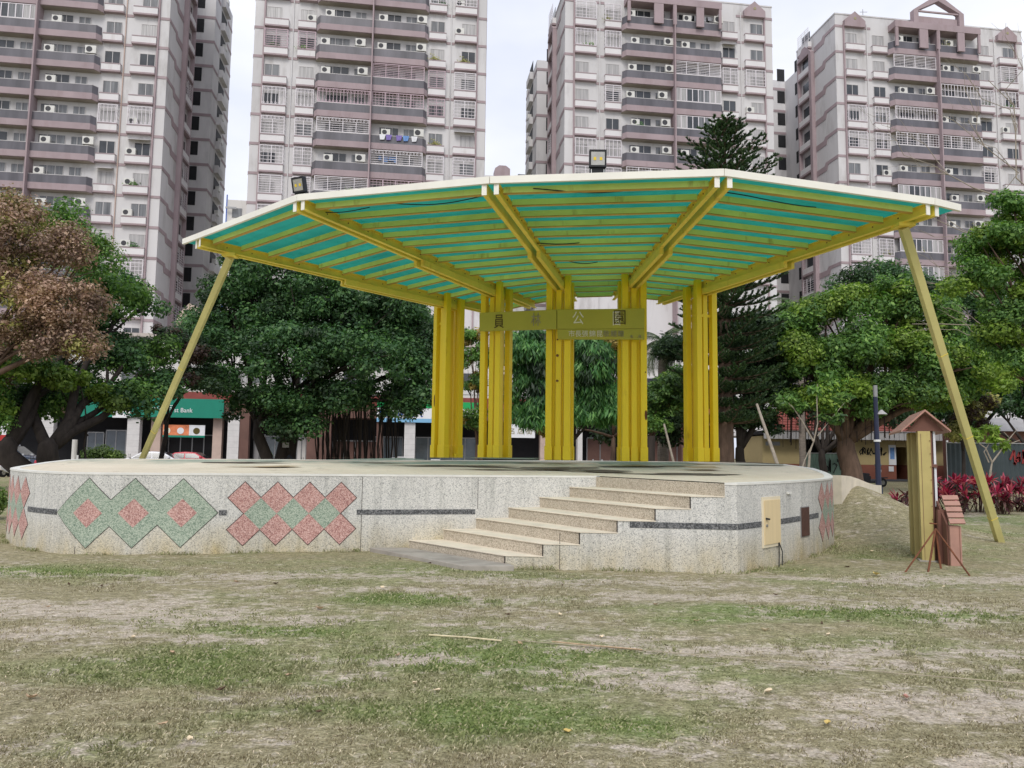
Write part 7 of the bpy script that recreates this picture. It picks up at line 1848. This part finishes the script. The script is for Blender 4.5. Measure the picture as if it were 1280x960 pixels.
SPOTS = [(80, 735, 'below the leftmost big diamond'), (300, 730, 'below the second group of diamonds'), (500, 702, 'on the foot slab of the steps'), (478, 737, 'left of the foot slab'), (650, 735, 'in front of the steps'), (720, 770, 'left of the rope on greener grass'), (880, 770, 'ahead of the front corner'),
         (990, 740, 'ahead of the hatch door'), (1040, 785, 'ahead of the notice board'), (1080, 670, 'on the grassy mound'), (1210, 690, 'near the foot of the right prop'), (1215, 737, 'near the right edge behind the rope'), (190, 810, 'on the left lawn'), (270, 885, 'low on the left lawn'), (380, 870, 'between left and middle of the lawn'), (530, 850, 'in the middle of the lawn'), (640, 806, 'at the end of the bamboo stick'), (60, 760, 'on the large bare patch')]
SEEN = {}
def fallen(px, py, m, label=None, sc=1.0, group='dry leaves scattered on the lawn'):
    if not label:
        w_ = min(SPOTS, key=lambda s_: (s_[0] - px) ** 2 + 4 * (s_[1] - py) ** 2)[2]; label = 'small ' + WORDS[m] + ' leaf ' + w_
        SEEN[label] = SEEN.get(label, 0) + 1
        if SEEN[label] > 1: label = label.replace('small', ('smallest', 'other', 'another')[SEEN[label] - 2]) + ', to the ' + ('right' if px > 640 else 'left')
    k = R.randint(0, 5)
    if (k, m) not in LM: LM[(k, m)] = leaf_mesh(k).mesh('fallen_leaf', m)
    o = put('fallen_leaf', LM[(k, m)]); q = at_z(px, py, 0.0); o.location = (q.x, q.y, 0.005); o.rotation_euler = (R.uniform(-.2, .2), R.uniform(-.2, .2), R.uniform(0, 6.28)); s = 0.55 * sc * R.uniform(0.85, 1.15); o.scale = (s, s, s)
    tag(o, label, 'leaf', group)
fallen(400, 763, 'dry_leaf', 'reddish tan curled leaf beside the bare patch at the left', 1.3); fallen(345, 731, 'dry_leaf_dark', 'dark twiggy leaf on the grass below the left diamonds', 1.2)
fallen(956, 790, 'dry_leaf_pale', 'large pale leaf on the grass ahead of the hatch door', 1.3); fallen(1035, 907, 'dry_leaf_yellow', 'yellow leaf on the lawn at the lower right', 0.9); fallen(1133, 875, 'dry_leaf_red', 'red and white leaf on bare earth at the lower right', 1.2)
fallen(961, 868, 'dry_leaf_pale', 'long pale leaf in the middle of the right half of the lawn', 1.2); fallen(708, 917, 'dry_leaf_yellow', 'small yellowish leaf near the bottom middle of the lawn', 0.9); fallen(237, 927, 'dry_leaf_pale', 'small cream leaf at the lower left of the lawn', 0.8)
fallen(40, 875, 'dry_leaf', 'tan curled leaf at the far lower left of the lawn', 1.1); fallen(1095, 720, 'dry_leaf_yellow', 'large orange brown leaf by the stage\'s right corner, left of the tripod', 1.6)
fallen(1060, 710, 'dry_leaf_dark'); fallen(478, 736, 'dry_leaf_pale'); fallen(296, 729, 'dry_leaf')
for px, py, m in ((86, 732, 'dry_leaf_dark'), (127, 734, 'dry_leaf_dark'), (635, 770, 'dry_leaf_dark'), (703, 733, 'dry_leaf_dark'), (754, 776, 'dry_leaf_pale'), (752, 798, 'dry_leaf_pale'), (912, 785, 'dry_leaf_pale'), (870, 778, 'dry_leaf'), (1035, 795, 'dry_leaf_pale'), (1060, 778, 'dry_leaf_dark'),
                 (1027, 781, 'dry_leaf_dark'), (1041, 731, 'dry_leaf_pale'), (1005, 714, 'dry_leaf_pale'), (497, 821, 'dry_leaf'), (519, 857, 'dry_leaf_pale'), (546, 865, 'dry_leaf_pale'), (398, 893, 'dry_leaf_dark'), (360, 846, 'dry_leaf'), (276, 865, 'dry_leaf_dark'), (203, 908, 'dry_leaf'), (166, 799, 'dry_leaf_pale'), (215, 818, 'dry_leaf'),
                 (1243, 739, 'dry_leaf'), (1110, 771, 'dry_leaf_pale'), (940, 762, 'dry_leaf'), (650, 806, 'dry_leaf'), (575, 745, 'dry_leaf'), (1180, 735, 'dry_leaf_pale'), (820, 757, 'dry_leaf'), (700, 770, 'dry_leaf_pale'), (60, 760, 'dry_leaf'), (500, 700, 'dry_leaf_dark'), (538, 705, 'dry_leaf_dark'), (970, 745, 'dry_leaf_dark'),
                 (1090, 690, 'dry_leaf_pale'), (1230, 700, 'dry_leaf_pale'), (1245, 670, 'dry_leaf_pale'), (1075, 655, 'dry_leaf_pale')):
    fallen(px, py, m, sc=0.8)
# stones and crumbs of earth, thin litter of straw: nobody could count it
n = 9000; x, y = scatter(n, 0, 0, 3.3, 16, 0.95); d, g = masks(x, y); keep = (NR.random(n) < 0.25 + d * 0.75) & ~inside_stage(x, y); x, y = x[keep], y[keep]; n = len(x)
a = NR.random(n) * 6.28; L_ = 0.008 + 0.03 * NR.random(n) ** 3; w = 0.0016 + 0.002 * NR.random(n); dx, dy = np.cos(a) * L_, np.sin(a) * L_; ex, ey = -np.sin(a) * w, np.cos(a) * w; z = 0.012 + 0.01 * NR.random(n)
Q = np.stack([np.stack([x - dx, y - dy, z], 1), np.stack([x + ex, y + ey, z + 0.004], 1), np.stack([x + dx, y + dy, z + 0.003], 1), np.stack([x - ex, y - ey, z + 0.004], 1)], 1)
tag(put('straw_litter', quadmesh('straw_litter', Q, 'dry_leaf_pale')), 'thin straw and leaf crumbs littering the lawn', 'litter', kind='stuff')
b = MB(); P = [at_z(px, py, 0.0) + Vector((0, 0, 0.02)) for px, py in ((640, 803), (700, 808), (800, 816), (900, 824), (1000, 833), (1120, 845), (1280, 858), (1330, 862))]
b.tube(P, 0.004, 6); b.solo('rope', 'rope', 'thin tan rope stretched over the lawn from the middle to the right edge', 'rope')
b = MB(); b.tube([at_z(536, 796.5, 0.0) + Vector((0, 0, 0.02)), at_z(585, 800, 0) + Vector((0, 0, 0.022)), at_z(627, 804, 0.0) + Vector((0, 0, 0.02))], 0.007, 6); b.solo('bamboo_stick', 'bamboo', 'straight pale stick lying on the grass at the left end of the rope', 'stick')
b = MB(); b.tube([at_z(803, 817, 0.0) + Vector((0, 0, 0.03)), at_z(740, 811, 0.0) + Vector((0, 0, 0.028)), at_z(690, 806.5, 0.0) + Vector((0, 0, 0.03))], 0.006, 6); b.solo('bamboo_stick', 'dry_leaf', 'second stick lying along the middle of the rope', 'stick')
